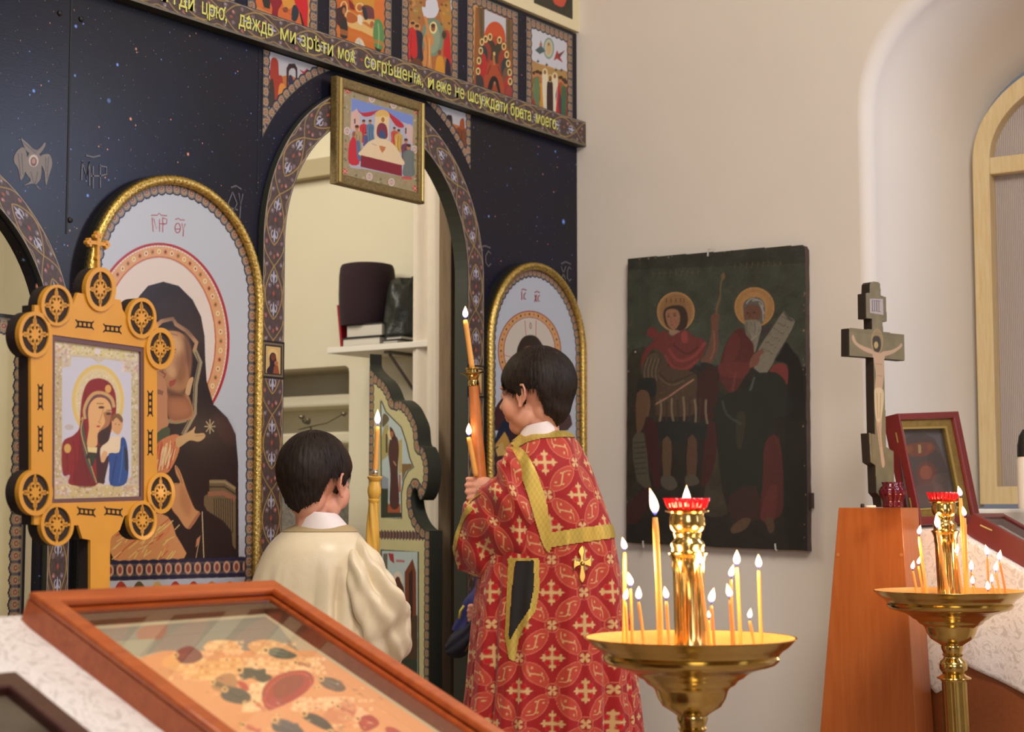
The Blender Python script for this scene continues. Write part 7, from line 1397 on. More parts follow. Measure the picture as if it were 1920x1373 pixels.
def hair(H, parent, mat, seed, fringe=.03, nape=-.085):
    n, m = 90, 160; P = np.zeros((n, m, 3)); mk = np.zeros((n-1, m-1), bool); R = random.Random(seed); rs = np.random.RandomState(seed)
    ES = [((0, -.014, .030), (.082, .1005, .0925)), ((0, -.040, -.034), (.056, .052, .064))]
    def shell(th, ph, off=0):
        d = np.array([math.sin(th)*math.sin(ph), math.sin(th)*math.cos(ph), math.cos(th)]); c = np.array([0, -.025, .020]); rr_ = []
        for ec, er_ in ES:
            q = (c-np.array(ec))/er_; g = d/er_; A_ = g@g; B_ = 2*q@g; C_ = q@q-1; dd = B_*B_-4*A_*C_
            if dd > 0: rr_.append((-B_+math.sqrt(dd))/(2*A_))
        best = max(rr_)+math.log(sum(math.exp((q-max(rr_))*140) for q in rr_))/140; return c+d*(best+off), d
    def low(ph):  # hairline height by direction: ph 0 forward
        a = abs((ph+math.pi) % (2*math.pi)-math.pi)
        if a < .75: return fringe+.006*math.sin(ph*23+seed)
        if a < 1.15: return fringe-.012+(a-.75)/.4*(-.012)
        if a < 1.42: return -.022+.004*math.sin(ph*30)
        if a < 1.95: return .012+.002*math.sin(ph*30)
        if a < 2.25: return .010-(a-1.95)/.3*.065
        return nape+.03*(1-(a-2.25)/.9)+.0015*math.sin(ph*61)
    for i in range(n):
        for j in range(m):
            ph = 2*math.pi*j/(m-1); th = math.pi*.98*i/(n-1); p, d = shell(th, ph, .0007*math.sin(ph*13+th*6)*math.sin(th*7+ph*2)+.0006*math.sin(ph*47+th*3))
            zl_ = low(ph)
            if p[2] < zl_+.025: k = max(0., (p[2]-zl_)/.025); p = p-d*.0065*(1-min(1, k))**1.3
            P[i, j] = H(*p); 
            if i < n-1 and j < m-1: mk[i, j] = p[2] > zl_
    o = gmesh('hair', P, None, mat, parent, mask=mk, smooth=True, flip=True)
    sd = o.modifiers.new('thickness', 'SOLIDIFY'); sd.thickness = .006; sd.offset = -1
    V = []; Fc = []
    for k in range(7000):
        ph = R.uniform(0, 2*math.pi); th = math.acos(R.uniform(-.75, 1)); p, d = shell(th, ph, R.uniform(-.001, .0015))
        if p[2] < low(ph)+.004: continue
        # flow: down and away from the crown whorl, forward over the brow
        dn = np.array([0, .35 if p[1] > -.02 else -.05, -1.0])*1.0; crown = p-np.array([0, -.05, .12]); fl = dn*.6+crown/np.linalg.norm(crown)*.7; fl -= d*(fl@d); fl /= np.linalg.norm(fl)+1e-9
        L = R.uniform(.016, .034); sd_ = np.cross(d, fl)*R.uniform(.0005, .0011); pts = [p, p+fl*L*.5+d*.0012+sd_*R.uniform(-1, 1), p+fl*L-d*R.uniform(-.0012, .003)+sd_*R.uniform(-3, 3)]
        b = len(V); V += [H(*(pts[0]-sd_)), H(*(pts[0]+sd_)), H(*(pts[1]+sd_*.9)), H(*(pts[1]-sd_*.9)), H(*pts[2])]; Fc += [(b, b+1, b+2, b+3), (b+3, b+2, b+4)]
    mesh('hair_strands', V, Fc, mat, o)
    return o
def hair_mat(name, c, c2):
    m, nt, b = nodes(name); v = coord(nt, (1, 1, .25)); nz = N(nt, 'ShaderNodeTexNoise'); setin(nz, Scale=140.0, Detail=4); nt.links.new(v, nz.inputs[0])
    cr = N(nt, 'ShaderNodeValToRGB'); cr.color_ramp.elements[0].position = .35; cr.color_ramp.elements[1].position = .7; cr.color_ramp.elements[0].color = (*lin(c), 1); cr.color_ramp.elements[1].color = (*lin(c2), 1)
    nt.links.new(nz.outputs[0], cr.inputs[0]); nt.links.new(cr.outputs[0], b.inputs['Base Color']); setin(b, Roughness=.55); b.inputs['Specular IOR Level'].default_value = .25
    bu = N(nt, 'ShaderNodeBump'); setin(bu, Strength=.6, Distance=.003); nt.links.new(nz.outputs[0], bu.inputs['Height']); nt.links.new(bu.outputs[0], b.inputs['Normal']); return m
def sections(rows, D, dz, n=120, m=260, sup=2.3, az0=0):
    """rows: (x1,y1,x2,y2) photo points of opposite silhouette edges; D depth; dz half thickness along view"""
    A = []; 
    for (x1, y1, x2, y2), d, t in zip(rows, D, dz):
        p = dep(d, x1, y1); q = dep(d, x2, y2); A.append(np.concatenate([(p+q)/2, (q-p)/2, [t]]))
    A = smc(np.array(A), 12, False); L = np.concatenate([[0], np.cumsum(np.linalg.norm(np.diff(A[:, :3], axis=0), axis=1)+1e-5)]); s = np.linspace(0, L[-1], n)
    A = np.stack([np.interp(s, L, A[:, k]) for k in range(7)], 1); ang = np.linspace(0, 2*math.pi, m)
    vd = np.array([FW[0], FW[1], 0]); vd /= np.linalg.norm(vd); ca, sa = np.cos(ang), np.sin(ang); ca = np.sign(ca)*np.abs(ca)**(2/sup); sa = np.sign(sa)*np.abs(sa)**(2/sup)
    H_ = A[:, 3:6]; P = A[:, None, :3]+H_[:, None, :]*ca[None, :, None]-vd[None, None]*A[:, 6][:, None, None]*sa[None, :, None]
    rad = ca[None, :, None]*(H_/np.linalg.norm(H_, axis=1)[:, None])[:, None, :]-vd[None, None]*sa[None, :, None]; rad /= np.linalg.norm(rad, axis=2)[..., None]
    hw = np.linalg.norm(H_, axis=1); U = np.cumsum(np.concatenate([np.zeros((n, 1)), np.linalg.norm(np.diff(P, axis=1), axis=2)], 1), axis=1); U = U-U[:, m//4][:, None]
    return P, rad, U, np.broadcast_to(s[:, None], U.shape), ang
def pxof(P):
    v = P-CAM; z = v@FW; return CX+F*(v@RT)/z, CY-F*(v@UP)/z
def inpoly(X, Y, Q):
    ins = np.zeros(X.shape, bool); x1, y1 = Q[-1]
    for x2, y2 in Q:
        if y1 != y2: ins ^= ((y1 > Y) != (y2 > Y)) & (X < (x2-x1)*(Y-y1)/(y2-y1)+x1)
        x1, y1 = x2, y2
    return ins
# brocade tile
BP = .118
def make_broc():
    c = Canvas(0, BP, 0, BP, .0011, (170, 26, 30)); p = BP; gold = (226, 184, 128); ln = (220, 126, 98)
    for ox in (0, 1):
        for oy in (0, 1):
            X, Y = ox*p, oy*p
            for k in range(4):
                a = k*math.pi/2; f = lambda r, o: (X+r*math.cos(a)-o*math.sin(a), Y+r*math.sin(a)+o*math.cos(a))
                leaf = [f(.016, 0), f(.030, .014), f(.059, .021), f(.088, .014), f(.102, 0), f(.088, -.014), f(.059, -.021), f(.030, -.014)]
                c.poly(leaf, (196, 70, 54), sm=5); lf = smc(leaf, 5); c.line(list(lf)+[lf[0]], .0016, ln)
                c.line([f(.028, -.004), f(.043, .008), f(.059, 0), f(.075, -.008), f(.092, .004)], .0038, gold, .85, sm=6, taper=True)
                for q_, o_ in ((.040, -.005), (.050, .011), (.068, -.011), (.079, .005)): c.ell(*f(q_, o_), .0036, .0024, gold, .8, rot=a+.6)
    cx = cy = p/2
    for k in range(4):
        a = math.pi/4+k*math.pi/2; f = lambda r, o: (cx+r*math.cos(a)-o*math.sin(a), cy+r*math.sin(a)+o*math.cos(a))
        c.poly([f(0, .0045), f(.017, .0032), f(.021, .010), f(.026, .0085), f(.025, .004), f(.034, 0), f(.025, -.004), f(.026, -.0085), f(.021, -.010), f(.017, -.0032), f(0, -.0045)], gold)
        a = k*math.pi/2; c.ell(*f(.0175, 0), .0068, .0068, (196, 18, 30)); c.ring(*f(.0175, 0), .0072, .0072, .0009, ln, .6)
    for ox in (0, 1):
        for oy in (0, 1):
            X, Y = ox*p, oy*p; c.ell(X, Y, .0195, .0195, ln); c.ell(X, Y, .0178, .0178, (170, 20, 30)); c.ring(X, Y, .0158, .0158, .0008, ln, .7)
            for k in range(4): a = math.pi/4*(0)+k*math.pi/2; f = lambda r, o: (X+r*math.cos(a)-o*math.sin(a), Y+r*math.sin(a)+o*math.cos(a)); c.poly([f(.001, .0015), f(.012, .006), f(.014, .0), f(.012, -.006), f(.001, -.0015)], gold)
    return c
BR = make_broc()
def broc(U, V, rot=math.pi/4):
    a = U*math.cos(rot)-V*math.sin(rot); b = U*math.sin(rot)+V*math.cos(rot); return BR.sample(np.mod(a, BP*.9995), b)
def gold_cloth(P, seed=0):
    U = P[..., 0]*1.3-P[..., 1]; V = P[..., 2]; g = np.sin(U*900)*np.sin(V*900); h = np.sin(U*170)*np.sin(V*190)
    t = np.clip(.55+.2*g+.2*np.sin(U*330)*np.sin(V*310), 0, 1)[..., None]; return lin((178, 146, 58))*(1-t)+lin((218, 196, 104))*t
M['gold_trim'] = painted('gold_woven_trim', .38, metal=.45, gain=1.0, bump=.2, bscale=900)
def curled_hand(mb, W, side, sc=1.0):
    """hand closed round a shaft; W(x,y,z): x across knuckles, y away from back of hand, z along fingers"""
    ellipsoid(mb, W(0, .0, -.020), np.array([.030, .013, .034])*sc, W.Rn, 18)
    for k, (x, L, r) in enumerate(((-.028, .90, .0070), (-.0095, 1.0, .0074), (.0095, .96, .0072), (.027, .80, .0063))):
        a = (x*.9, -.003, .005); b = (x, .004, .024*L+.006); d = (x*.95, .026, .027*L+.002); e = (x*.9, .036, .010)
        capsule(mb, W(*a), W(*b), .0082*sc, r*1.08*sc, 10); capsule(mb, W(*b), W(*d), r*sc, r*.95*sc, 10); capsule(mb, W(*d), W(*e), r*.92*sc, r*.8*sc, 10)
    capsule(mb, W(side*.024, .004, -.034), W(side*.038, .020, -.012), .0105*sc, .0085*sc, 10); capsule(mb, W(side*.038, .020, -.012), W(side*.022, .037, .004), .0082*sc, .007*sc, 10)
class HF:
    def __init__(s, o, x, y, sc=1.0):
        y = np.array(y, float); y /= np.linalg.norm(y); x = np.array(x, float); x -= y*(x@y); x /= np.linalg.norm(x); z = np.cross(x, y); s.o = np.array(o, float); s.Rn = np.stack([x, y, z], 1); s.sc = sc
    def __call__(s, a, b, c): return s.o+s.Rn@np.array([a, b, c])*s.sc
def legs(mb, c, azf, hip, foot, sp=.07):
    r = np.array([math.sin(azf), -math.cos(azf), 0]); f = np.array([math.cos(azf), math.sin(azf), 0])
    for s in (-1, 1):
        h = np.array([c[0], c[1], hip])+r*s*sp; k = np.array([c[0], c[1], (hip+foot)/2])+r*s*sp+f*.015; a = np.array([c[0], c[1], foot+.07])+r*s*sp
        capsule(mb, h, k, .065, .045); capsule(mb, k, a, .045, .028); capsule(mb, a+np.array([0, 0, -.03]), a+f*.12+np.array([0, 0, -.045]), .03, .025)
def shoes(c, azf, foot, parent, sp=.07):
    r = np.array([math.sin(azf), -math.cos(azf), 0]); f = np.array([math.cos(azf), math.sin(azf), 0])
    for s in (-1, 1):
        mb = MB(); p = np.array([c[0], c[1], foot+.042])+r*s*sp; capsule(mb, p-f*.03, p+f*.13, .041, .038); V = [(v[0], v[1], max(v[2], foot+.0005)) for v in mb.V]; mb.V = V; mb.build('shoe', plain('black_shoe', (24, 22, 22), .3), parent, smooth=True)
FLOOR = .25
# ======== taller boy in red brocade
AZ2 = math.radians(91); D2 = 4.5; h2 = dep(D2, 1003, 740); t2 = thing('person', 'taller dark-haired boy in red and gold brocade vestment, back to us, holding a long candle', 'person', (h2[0], h2[1], FLOOR))
H2 = Frame(h2, AZ2, pitch=-.04, sc=1.0); mb = MB(); head(mb, H2)
capsule(mb, H2(0, -.022, -.04), H2(0, -.026, -.14), .041, .041); c2 = dep(D2+.01, 1028, 900); f2_ = np.array([math.cos(AZ2), math.sin(AZ2), 0]); r2_ = np.array([math.sin(AZ2), -math.cos(AZ2), 0])
chest = np.array([c2[0], c2[1], 1.40]); RR = Frame((0, 0, 0), AZ2).Rn
ellipsoid(mb, chest, (.115, .060, .12), RR); ellipsoid(mb, chest+np.array([0, 0, -.2]), (.10, .060, .15), RR); ellipsoid(mb, chest+np.array([0, 0, -.38]), (.11, .065, .12), RR); legs(mb, chest, AZ2, 1.0, FLOOR)
sh = dep(4.44, 978, 892); hand2 = dep(4.47, 895, 916); elb = dep(4.46, 934, 1012)
capsule(mb, chest+np.array([0, 0, .04]), sh, .05, .038); capsule(mb, sh, elb, .036, .029); capsule(mb, elb, dep(4.475, 897, 934), .028, .021)
shr = chest+r2_*.105+np.array([0, 0, .045]); er = shr+r2_*.05+np.array([0, 0, -.25]); hr_ = er+f2_*.17-r2_*.09+np.array([0, 0, .02])
capsule(mb, shr, er, .042, .032); capsule(mb, er, hr_, .031, .022)
ax_ = dep(4.5, 905, 905)-dep(4.5, 885, 706); axu = -ax_/np.linalg.norm(ax_)
vw = (hand2-CAM)/np.linalg.norm(hand2-CAM)
W2 = HF(hand2+axu*.002-vw*.018, axu, vw, .92); curled_hand(mb, W2, -1, .92)
W2b = HF(hr_, (0, 0, 1), (-f2_[0]*.2-r2_[0], -r2_[1], 0), .95); curled_hand(mb, W2b, 1, .95)
fuse('body', mb, .0032, M['skin'], t2, smooth=4)
HM = hair_mat('dark_brown_hair', (26, 19, 17), (44, 32, 27)); hair(H2, t2, HM, 3, fringe=.022)
for s in (-1, 1): mb = MB(); ellipsoid(mb, H2(s*.031, .0775, .004), (.009, .009, .009)); mb.build('eye', plain('eye_white', (200, 190, 180), .2), t2, smooth=True)
mb = MB()
for s in (-1, 1): mb.tube([H2(s*.016, .0915, .022), H2(s*.032, .0885, .026), H2(s*.046, .079, .021)], .0022, 6)
shoes(chest, AZ2, FLOOR, t2)
# shirt collar
wshirt = plain('white_shirt', (234, 224, 224), .8, bump=.1, bscale=300)
P, rad, U, V_, ang = sections([(984, 800, 1040, 789), (978, 808, 1045, 793), (972, 822, 1050, 812), (968, 838, 1058, 830)], [4.49]*4, [.062, .064, .067, .07], 24, 90, 2.0)
o = gmesh('shirt_collar', P, None, wshirt, t2, smooth=True); sd = o.modifiers.new('t', 'SOLIDIFY'); sd.thickness = .003
rows = [(976, 816, 1052, 808), (970, 821, 1064, 812), (956, 834, 1080, 828), (944, 855, 1094, 852), (935, 880, 1107, 880), (926, 920, 1122, 920), (919, 960, 1137, 960), (912, 1005, 1150, 1000), (905, 1050, 1160, 1050), (897, 1100, 1167, 1100), (892, 1150, 1174, 1150), (887, 1200, 1180, 1200), (880, 1290, 1188, 1290), (872, 1373, 1195, 1373), (846, 1690, 1216, 1690)]
dz = [.058, .074, .104, .130, .146, .152, .154, .152, .150, .152, .156, .160, .166, .175, .19]
P, rad, U, V_, ang = sections(rows, [4.5]*len(rows), dz, 520, 560)
hgt = np.clip((1.36-P[..., 2])/.7, 0, 1); aa = ang[None, :]
fold = hgt*(.014*np.sin(aa*9+1.2+1.5*P[..., 2])+.009*np.sin(aa*17+P[..., 2]*2.2)+.005*np.sin(aa*29+P[..., 2]*5)); fold += .004*np.sin(aa*7+P[..., 2]*9)*(1-hgt)
P = P+rad*fold[..., None]; C = broc(U, -V_)
X_, Y_ = pxof(P); front = np.broadcast_to(np.sin(aa) > -.05, X_.shape)
slit = inpoly(X_, Y_, [(968, 1052), (1002, 1050), (1003, 1100), (995, 1140), (975, 1170), (958, 1200), (955, 1190), (962, 1100)]) & front
slitb = inpoly(X_, Y_, [(955, 1046), (1012, 1046), (1013, 1105), (1006, 1145), (986, 1172), (975, 1195), (968, 1240), (956, 1235), (948, 1190), (953, 1100)]) & front & ~slit
gmesh('vestment', P, C, M['cloth_painted'], t2, smooth=True)
gmesh('side_opening', P+rad*.0016, None, plain('black_undergarment', (30, 28, 30), .8), t2, mask=slit[:-1, :-1], smooth=True)
gmesh('opening_trim', P+rad*.0035, gold_cloth(P), M['gold_trim'], t2, mask=slitb[:-1, :-1], smooth=True)
belt = (Y_ > 1003+(1030-X_)*.12-2) & (Y_ < 1030+(1030-X_)*.12+4) & (X_ > 1026) & front
belt = inpoly(X_, Y_, [(1024, 999), (1080, 990), (1160, 980), (1162, 1006), (1085, 1017), (1026, 1027)]) & front
gmesh('gold_back_band', P+rad*.004, gold_cloth(P), M['gold_trim'], t2, mask=belt[:-1, :-1], smooth=True)
col_ = (V_ < .018) | (inpoly(X_, Y_, [(960, 830), (985, 818), (1020, 808), (1062, 806), (1066, 818), (1020, 820), (990, 828), (970, 840)]) & front); gmesh('neckline_trim', P+rad*.004, gold_cloth(P), M['gold_trim'], t2, mask=col_[:-1, :-1], smooth=True)
orar = inpoly(X_, Y_, smc([(948, 848), (975, 836), (1000, 868), (1018, 915), (1030, 965), (1034, 1030), (1022, 1026), (1008, 985), (994, 935), (978, 890), (958, 862)], 6)) & front
gmesh('shoulder_stole', P+rad*.0065, gold_cloth(P), M['gold_trim'], t2, mask=orar[:-1, :-1], smooth=True)
# sleeve
srow = [(950, 838, 1000, 868), (944, 852, 1010, 905), (931, 876, 1010, 960), (918, 903, 1009, 1025), (902, 921, 990, 1054), (884, 936, 954, 1072), (866, 966, 912, 1081), (854, 996, 880, 1077), (849, 1030, 858, 1066)]
sd_ = [4.44, 4.41, 4.40, 4.41, 4.43, 4.46, 4.49, 4.52, 4.54]
Ps, rs_, Us, Vs, an = sections(srow, sd_, [.03, .05, .065, .075, .078, .072, .06, .045, .02], 260, 320, 2.2)
w_ = .007*np.sin(Vs*55+np.cos(an)[None]*3)+.004*np.sin(Vs*90+an[None]*2)+.006*np.sin(an*3+Vs*20)
Ps = Ps+rs_*(w_*np.clip(Vs/.06, 0, 1))[..., None]; gmesh('sleeve', Ps, broc(Us, Vs, 0.12), M['cloth_painted'], t2, smooth=True)
Xs, Ys = pxof(Ps); fr_ = np.broadcast_to(np.sin(an)[None] > -.1, Xs.shape)
cuff = inpoly(Xs, Ys, smc([(905, 926), (886, 940), (880, 950), (888, 957), (872, 975), (863, 1000), (858, 1020), (851, 1045), (847, 1040), (852, 1010), (860, 980), (876, 952), (884, 934)], 4)) & fr_
gmesh('cuff_trim', Ps+rs_*.003, gold_cloth(Ps), M['gold_trim'], t2, mask=cuff[:-1, :-1], smooth=True)
# right sleeve (far side) and the hanging metal cross on the back
mb = MB(); capsule(mb, shr-r2_*.02, er+r2_*.01, .055, .075); capsule(mb, er, hr_-f2_*.04, .072, .06); fuse('sleeve', mb, .008, plain('red_brocade_lining', (186, 50, 42), .6), t2)
cxp_ = [(1091, 1023), (1096, 1032), (1094, 1046), (1096, 1052), (1102, 1049), (1108, 1046), (1109, 1054), (1109, 1062), (1103, 1062), (1097, 1060), (1095, 1066), (1098, 1082), (1092, 1094), (1086, 1083), (1088, 1066), (1087, 1061), (1080, 1064), (1076, 1070), (1075, 1058), (1077, 1048), (1083, 1053), (1087, 1052), (1088, 1044), (1084, 1034)]
i_ = np.argmin((X_-1092)**2+(Y_-1058)**2+np.where(front, 0, 1e9)); pc = P.reshape(-1, 3)[i_]; XP = Plane(pc-vw*.016, RT, -vw)
plate('metal_cross', [XP.px(*q) for q in smc(cxp_, 3)], [], .006, lambda u, v, q: XP.at(u, v, q-.003), M['brass2'], t2, bevel=.0018)
mb = MB(); ellipsoid(mb, XP.at(*XP.px(1092, 1057), .004), (.006, .006, .006)); mb.build('cross_boss', M['brass2'], t2, smooth=True)
# candle in his hand: thick shaft, brass socket, thin candles
dH = float((hand2-CAM)@FW)+.0
A_ = dep(dH, 903, 935); B_ = dep(dH, 887, 712)
tc = thing('candle_holder', 'long orange candle holder with a brass cup held by the taller boy', 'candle holder', A_)
sxx = 1/(F/dH)
mb = MB(); s_ = np.linspace(0, 1, 20); mb.tube([A_+(B_-A_)*t for t in s_], [sxx*(13.5+(-4.5)*t)*(1+.02*math.sin(t*20)) for t in s_], 24); mb.build('shaft', plain('orange_wax_shaft', (196, 118, 62), .4, var=.08, scale=30, sss=.1), tc, smooth=True)
ax = (B_-A_)/np.linalg.norm(B_-A_); e1 = np.cross(ax, vw); e1 /= np.linalg.norm(e1); e2 = np.cross(ax, e1)
MB().lathe([(.0001, -.004), (9.5*sxx, -.003), (10.5*sxx, 0), (10*sxx, 6*sxx), (9*sxx, 9*sxx), (11*sxx, 14*sxx), (14*sxx, 19*sxx), (22*sxx, 22*sxx), (23*sxx, 24*sxx), (20*sxx, 24*sxx), (11*sxx, 23*sxx), (11*sxx, 29*sxx), (13*sxx, 31*sxx), (12*sxx, 33*sxx), (6*sxx, 33*sxx), (.0001, 30*sxx)], (0, 0, 0), 40, M=lambda a, b, c: tuple(B_-ax*10*sxx+e1*a+e2*b+ax*c)).build('brass_cup', M['brass'], tc, smooth=True, auto=40)
tb = B_+ax*21*sxx; candle(tb, dep(dH, 872.5, 600), 5.2*sxx, 24*sxx, 'thin lit candle in the brass cup above the taller boy\'s hand', 'candles held by the taller boy')
candle(dep(dH-.03, 893, 893), dep(dH-.03, 879, 820), 5.2*sxx, 24*sxx, 'thin lit candle pressed against the orange holder, lower flame of the two', 'candles held by the taller boy')
flame_light(dep(dH-.03, 877, 808), .35, .01); flame_light(dep(dH, 871, 590), .5, .01)
# ======== smaller boy in pale satin
AZ1 = math.radians(8); D1 = 4.1; h1 = dep(D1, 594, 905); t1 = thing('person', 'smaller dark-haired boy in pale cream satin vestment, seen from behind in the gate', 'person', (h1[0], h1[1], FLOOR))
H1 = Frame(h1, AZ1, pitch=-.05, sc=.97); mb = MB(); head(mb, H1); f1v = np.array([math.cos(AZ1), math.sin(AZ1), 0]); r1v = np.array([math.sin(AZ1), -math.cos(AZ1), 0])
capsule(mb, H1(0, -.016, -.04), H1(0, -.012, -.135), .041, .040); c1 = dep(4.12, 597, 1040); chest = np.array([c1[0], c1[1], 1.20]); RR = Frame((0, 0, 0), AZ1).Rn
ellipsoid(mb, chest, (.092, .05, .105), RR); ellipsoid(mb, chest+np.array([0, 0, -.17]), (.085, .052, .13), RR); ellipsoid(mb, chest+np.array([0, 0, -.32]), (.09, .055, .10), RR); legs(mb, chest, AZ1, .87, FLOOR, .06)
D1s = 4.38; pole_b = dep(D1s, 697, 1040); pole_t = dep(D1s, 703, 893); pax = (pole_t-pole_b)/np.linalg.norm(pole_t-pole_b)
hp = pole_b-pax*.11
for s in (1, -1):
    shd, el = (dep(4.07, 672, 1050), dep(4.06, 716, 1160)) if s > 0 else (chest-r1v*.08+np.array([0, 0, .03]), chest-r1v*.10+f1v*.08+np.array([0, 0, -.17]))
    if s > 0: capsule(mb, chest+np.array([0, 0, .02]), shd, .045, .034); hh = hp-pax*(0 if s > 0 else .085)
    to = hh-el; capsule(mb, shd, el, .033, .027); capsule(mb, el, el+to*(1-.045/np.linalg.norm(to)), .028, .019)
    dr = to/np.linalg.norm(to); Wh = HF(hh-dr*.015-r1v*s*.0, pax, dr, .85); curled_hand(mb, Wh, 1, .85)
fuse('body', mb, .0034, M['skin'], t1, smooth=4); hair(H1, t1, HM, 8, fringe=.028, nape=-.075); shoes(chest, AZ1, FLOOR, t1, .06)
for s in (-1, 1): mb = MB(); ellipsoid(mb, H1(s*.031, .0775, .004), (.009, .009, .009)); mb.build('eye', plain('eye_white', (200, 190, 180), .2), t1, smooth=True)
P, rad, U, V_, ang = sections([(567, 958, 630, 962), (562, 966, 640, 972), (556, 982, 652, 986), (552, 996, 664, 1004)], [4.09]*4, [.060, .062, .066, .07], 24, 90, 2.0)
o = gmesh('shirt_collar', P, None, wshirt, t1, smooth=True); sd = o.modifiers.new('t', 'SOLIDIFY'); sd.thickness = .003
rows = [(557, 984, 650, 984), (548, 988, 660, 988), (526, 1000, 672, 1000), (506, 1020, 688, 1020), (490, 1046, 700, 1046), (476, 1080, 708, 1080), (467, 1120, 712, 1120), (460, 1200, 716, 1200), (452, 1300, 720, 1300), (430, 1690, 744, 1690)]
P, rad, U, V_, ang = sections(rows, [4.1]*len(rows), [.058, .068, .09, .112, .124, .130, .132, .138, .145, .17], 360, 420)
hgt = np.clip((1.24-P[..., 2])/.35, 0, 1); aa = ang[None, :]
def groove(a0, w): d = (aa-a0+math.pi) % (2*math.pi)-math.pi; return np.exp(-(d/w)**2)
fold = hgt*(.013*np.sin(aa*9+.6+2*P[..., 2])+.008*np.sin(aa*17+P[..., 2]*4)); fold = fold-.020*groove(1.15+.25*(1.2-P[..., 2]), .07)*np.clip((1.22-P[..., 2])/.08, 0, 1)-.014*groove(2.0, .06)*hgt-.012*groove(1.5+.3*(1.2-P[..., 2]), .05)*hgt+.008*groove(.95, .07)*hgt
satin = plain('cream_satin', (226, 212, 182), .36, var=.05, scale=5, bump=.3, bscale=13, bdist=.010, sheen=.1, spec=.5)
P = P+rad*fold[..., None]; gmesh('vestment', P, None, satin, t1, smooth=True)
nk = V_ < .016; gmesh('neckline_band', P+rad*.003, None, plain('beige_band', (176, 156, 116), .6), t1, mask=nk[:-1, :-1], smooth=True)
srow = [(668, 1004, 640, 1030), (690, 1022, 636, 1066), (712, 1052, 640, 1100), (738, 1092, 646, 1140), (757, 1116, 652, 1178), (769, 1140, 664, 1208), (762, 1166, 676, 1228), (768, 1196, 690, 1248), (764, 1226, 704, 1262), (748, 1243, 720, 1262)]
Ps, rs_, Us, Vs, an = sections(srow, [4.08, 4.05, 4.04, 4.04, 4.05, 4.07, 4.09, 4.11, 4.14, 4.16], [.035, .052, .062, .068, .07, .07, .066, .062, .05, .03], 220, 260, 2.1)
w_ = .009*np.sin(an[None]*5+Vs*7)+.006*np.sin(an[None]*9-Vs*12)+.005*np.sin(an[None]*3+Vs*38)+.003*np.sin(Vs*80+an[None]*7); Ps = Ps+rs_*(w_*np.clip(Vs/.05, 0, 1))[..., None]; gmesh('sleeve', Ps, None, satin, t1, smooth=True)
P, rad, U, V_, ang = sections([(757, 1222, 724, 1248), (756, 1234, 728, 1256), (748, 1250, 722, 1266)], [4.15]*3, [.03, .032, .03], 12, 60, 2.0); gmesh('shirt_cuff', P, None, wshirt, t1, smooth=True)
shl = chest-r1v*.08+np.array([0, 0, .03]); ell_ = chest-r1v*.10+f1v*.08+np.array([0, 0, -.17]); mb = MB(); capsule(mb, shl, ell_, .045, .055); capsule(mb, ell_, hp-pax*.085-f1v*.09, .058, .045); fuse('sleeve', mb, .008, satin, t1)
# his carved yellow candle stick
ty = thing('candle_holder', 'yellow carved candle holder with a spiral shaft beside the smaller boy', 'candle holder', pole_b-pax*(pole_b[2]-FLOOR)/pax[2]); k = 1/(F/D1s)
ylw = plain('yellow_turned_wood', (216, 170, 72), .4, var=.05, scale=20, coat=.2); L0 = float(np.linalg.norm(pole_t-pole_b)); e1 = np.cross(pax, vw); e1 /= np.linalg.norm(e1); e2 = np.cross(pax, e1)
Mp = lambda a, b, c: tuple(pole_t+e1*a+e2*b+pax*c)
MB().lathe([(9*k, -50*k), (11*k, -46*k), (11*k, -44*k), (8.5*k, -42*k), (11*k, -38*k), (13*k, -30*k), (12.5*k, -22*k), (10*k, -14*k), (9*k, -10*k), (14*k, -4*k), (14.5*k, -1*k), (12*k, 0), (.0001, 0)], (0, 0, 0), 40, M=Mp).build('turned_head', ylw, ty, smooth=True, auto=50)
ln_ = (pole_t[2]-FLOOR)/pax[2]; zs = np.linspace(-ln_, -49*k, 240); V = []
for i, z_ in enumerate(zs):
    r_ = (9+5*min(1, (-49*k-z_)/(100*k)))*k if z_ > -.35 else .018
    for j in range(40): a = 2*math.pi*j/40; r__ = r_*(1+.10*math.cos(5*a+z_*60)); V.append(Mp(r__*math.cos(a), r__*math.sin(a), z_))
mb = MB(); mb.add(V, [(i*40+j, i*40+(j+1) % 40, (i+1)*40+(j+1) % 40, (i+1)*40+j) for i in range(239) for j in range(40)]+[tuple(range(40))[::-1]]); mb.build('spiral_shaft', ylw, ty, smooth=True)
MB().lathe([(5*k, 0), (5.5*k, 12*k), (4.5*k, 12*k), (4*k, 2*k), (.0001, 2*k)], (0, 0, 0), 20, M=Mp).build('metal_socket', plain('socket_metal', (190, 186, 180), .25, metal=.9), ty, smooth=True)
candle(np.array(Mp(0, 0, 2.5*k)), dep(D1s, 708, 800), 4.6*k, 30*k, 'lit candle standing in the yellow carved holder', None); flame_light(dep(D1s, 709, 785), .5, .01)
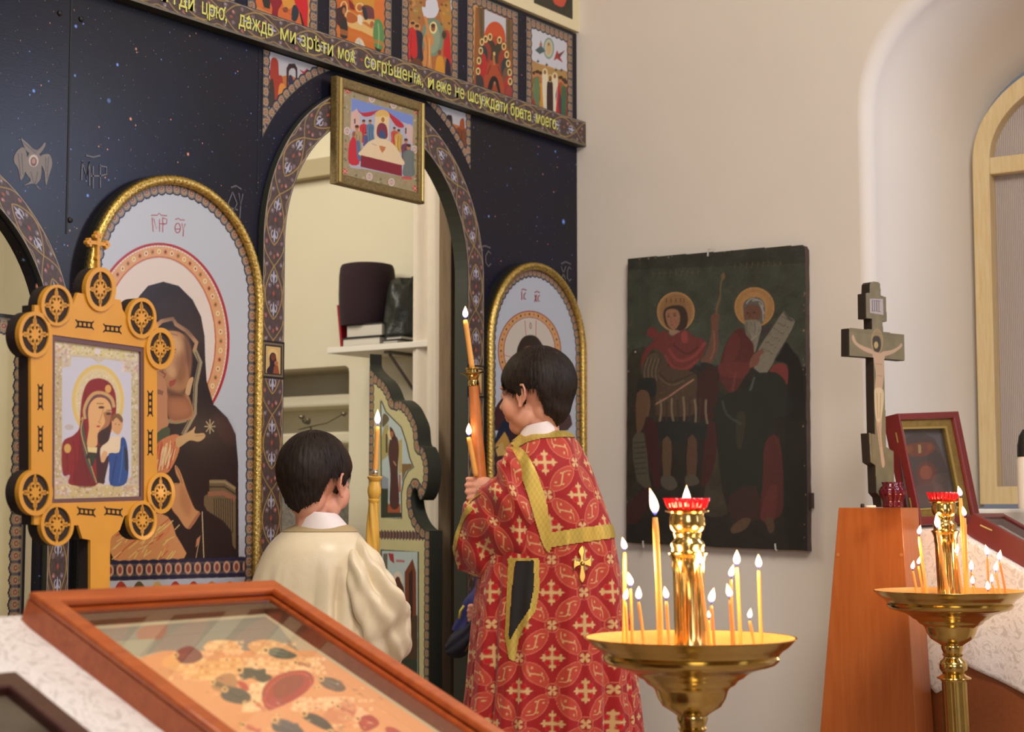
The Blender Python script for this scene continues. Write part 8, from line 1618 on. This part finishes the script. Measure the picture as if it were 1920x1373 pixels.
# ======== third person, mostly hidden behind the taller boy
AZ3 = math.radians(150); c3 = dep(5.12, 975, 1100); t3 = thing('person', 'person in dark blue clothes mostly hidden behind the taller boy, one hand showing', 'person', (c3[0], c3[1], FLOOR))
H3 = Frame(dep(5.12, 985, 1000), AZ3, pitch=-.35, sc=.95); mb = MB(); head(mb, H3); hz3 = H3(0, 0, 0); capsule(mb, H3(0, -.018, -.04), H3(0, -.05, -.12), .043, .047); RR = Frame((0, 0, 0), AZ3).Rn
ch = np.array([c3[0], c3[1], hz3[2]-.22]); ellipsoid(mb, ch, (.11, .07, .11), RR); ellipsoid(mb, ch+np.array([0, 0, -.2]), (.1, .07, .13), RR); legs(mb, ch, AZ3, ch[2]-.3, FLOOR, .055)
D3 = 4.96; hd = dep(D3, 884, 1150); s3 = ch+np.array([0, 0, .05])-RT*.06; e3 = dep(5.05, 935, 1165); capsule(mb, s3, e3, .036, .028); capsule(mb, e3, hd+RT*.03, .026, .018)
W3 = HF(hd+RT*.012, UP, vw, .85); 
for k_, yo in enumerate((-.020, -.007, .007, .019)): capsule(mb, hd+UP*yo+RT*.012, hd+UP*yo*1.05-RT*(.004+.004*(k_ in (1, 2)))-vw*.006, .0075, .0068, 10); capsule(mb, hd+UP*yo*1.05-RT*.006-vw*.006, hd+UP*yo+vw*.016-RT*.002, .0066, .006, 10)
ellipsoid(mb, hd+RT*.022, (.02, .02, .028)); capsule(mb, hd+RT*.02+UP*.02, hd+UP*.03+vw*.012, .009, .0075, 10)
fuse('body', mb, .0034, M['skin'], t3, smooth=3); hair(H3, t3, HM, 5); shoes(ch, AZ3, FLOOR, t3, .055)
P, rad, U, V_, ang = sections([(948, 1052, 1020, 1052), (935, 1075, 1035, 1075), (925, 1120, 1040, 1120), (920, 1250, 1045, 1250), (905, 1600, 1060, 1600)], [5.12]*5, [.05, .07, .09, .10, .12], 120, 160)
navy = plain('dark_blue_cloth', (26, 26, 44), .8, var=.1); blue = plain('royal_blue_cloth', (40, 38, 104), .7, var=.12, scale=30)
gmesh('robe', P+rad*(.006*np.sin(ang*9))[None, :, None], None, navy, t3, smooth=True)
P, rad, U, V_, ang = sections([(895, 1060, 960, 1075), (893, 1085, 950, 1110), (884, 1112, 925, 1150), (868, 1136, 912, 1172), (856, 1160, 898, 1196), (850, 1182, 880, 1210)], [5.03, 5.02, 5.0, 5.0, 5.0, 5.0], [.04, .045, .05, .045, .04, .03], 120, 140, 2.1); gmesh('sleeve', P+rad*(.004*np.sin(ang*5)[None]+.004*np.sin(V_*60))[..., None], None, blue, t3, smooth=True)
P, rad, U, V_, ang = sections([(896, 1150, 905, 1182), (878, 1166, 893, 1202), (857, 1184, 876, 1224), (842, 1200, 856, 1232), (834, 1212, 840, 1230)], [4.97]*5, [.03, .04, .045, .04, .02], 90, 120, 2.2); gmesh('cuff', P+rad*(.003*np.sin(ang*6)[None]+.003*np.sin(V_*80))[..., None], None, navy, t3, smooth=True)
y3 = plain('yellow_piping', (206, 192, 70), .5); mb = MB(); mb.tube([dep(4.955, 870, 1136), dep(4.95, 863, 1146), dep(4.95, 861, 1160)], .0035, 8); mb.build('piping', y3, t3, smooth=True); mb = MB(); mb.tube([dep(4.93, 896, 1180), dep(4.925, 886, 1200), dep(4.93, 872, 1222)], .0028, 8); mb.build('piping', plain('dull_gold_piping', (110, 96, 50), .5), t3, smooth=True)
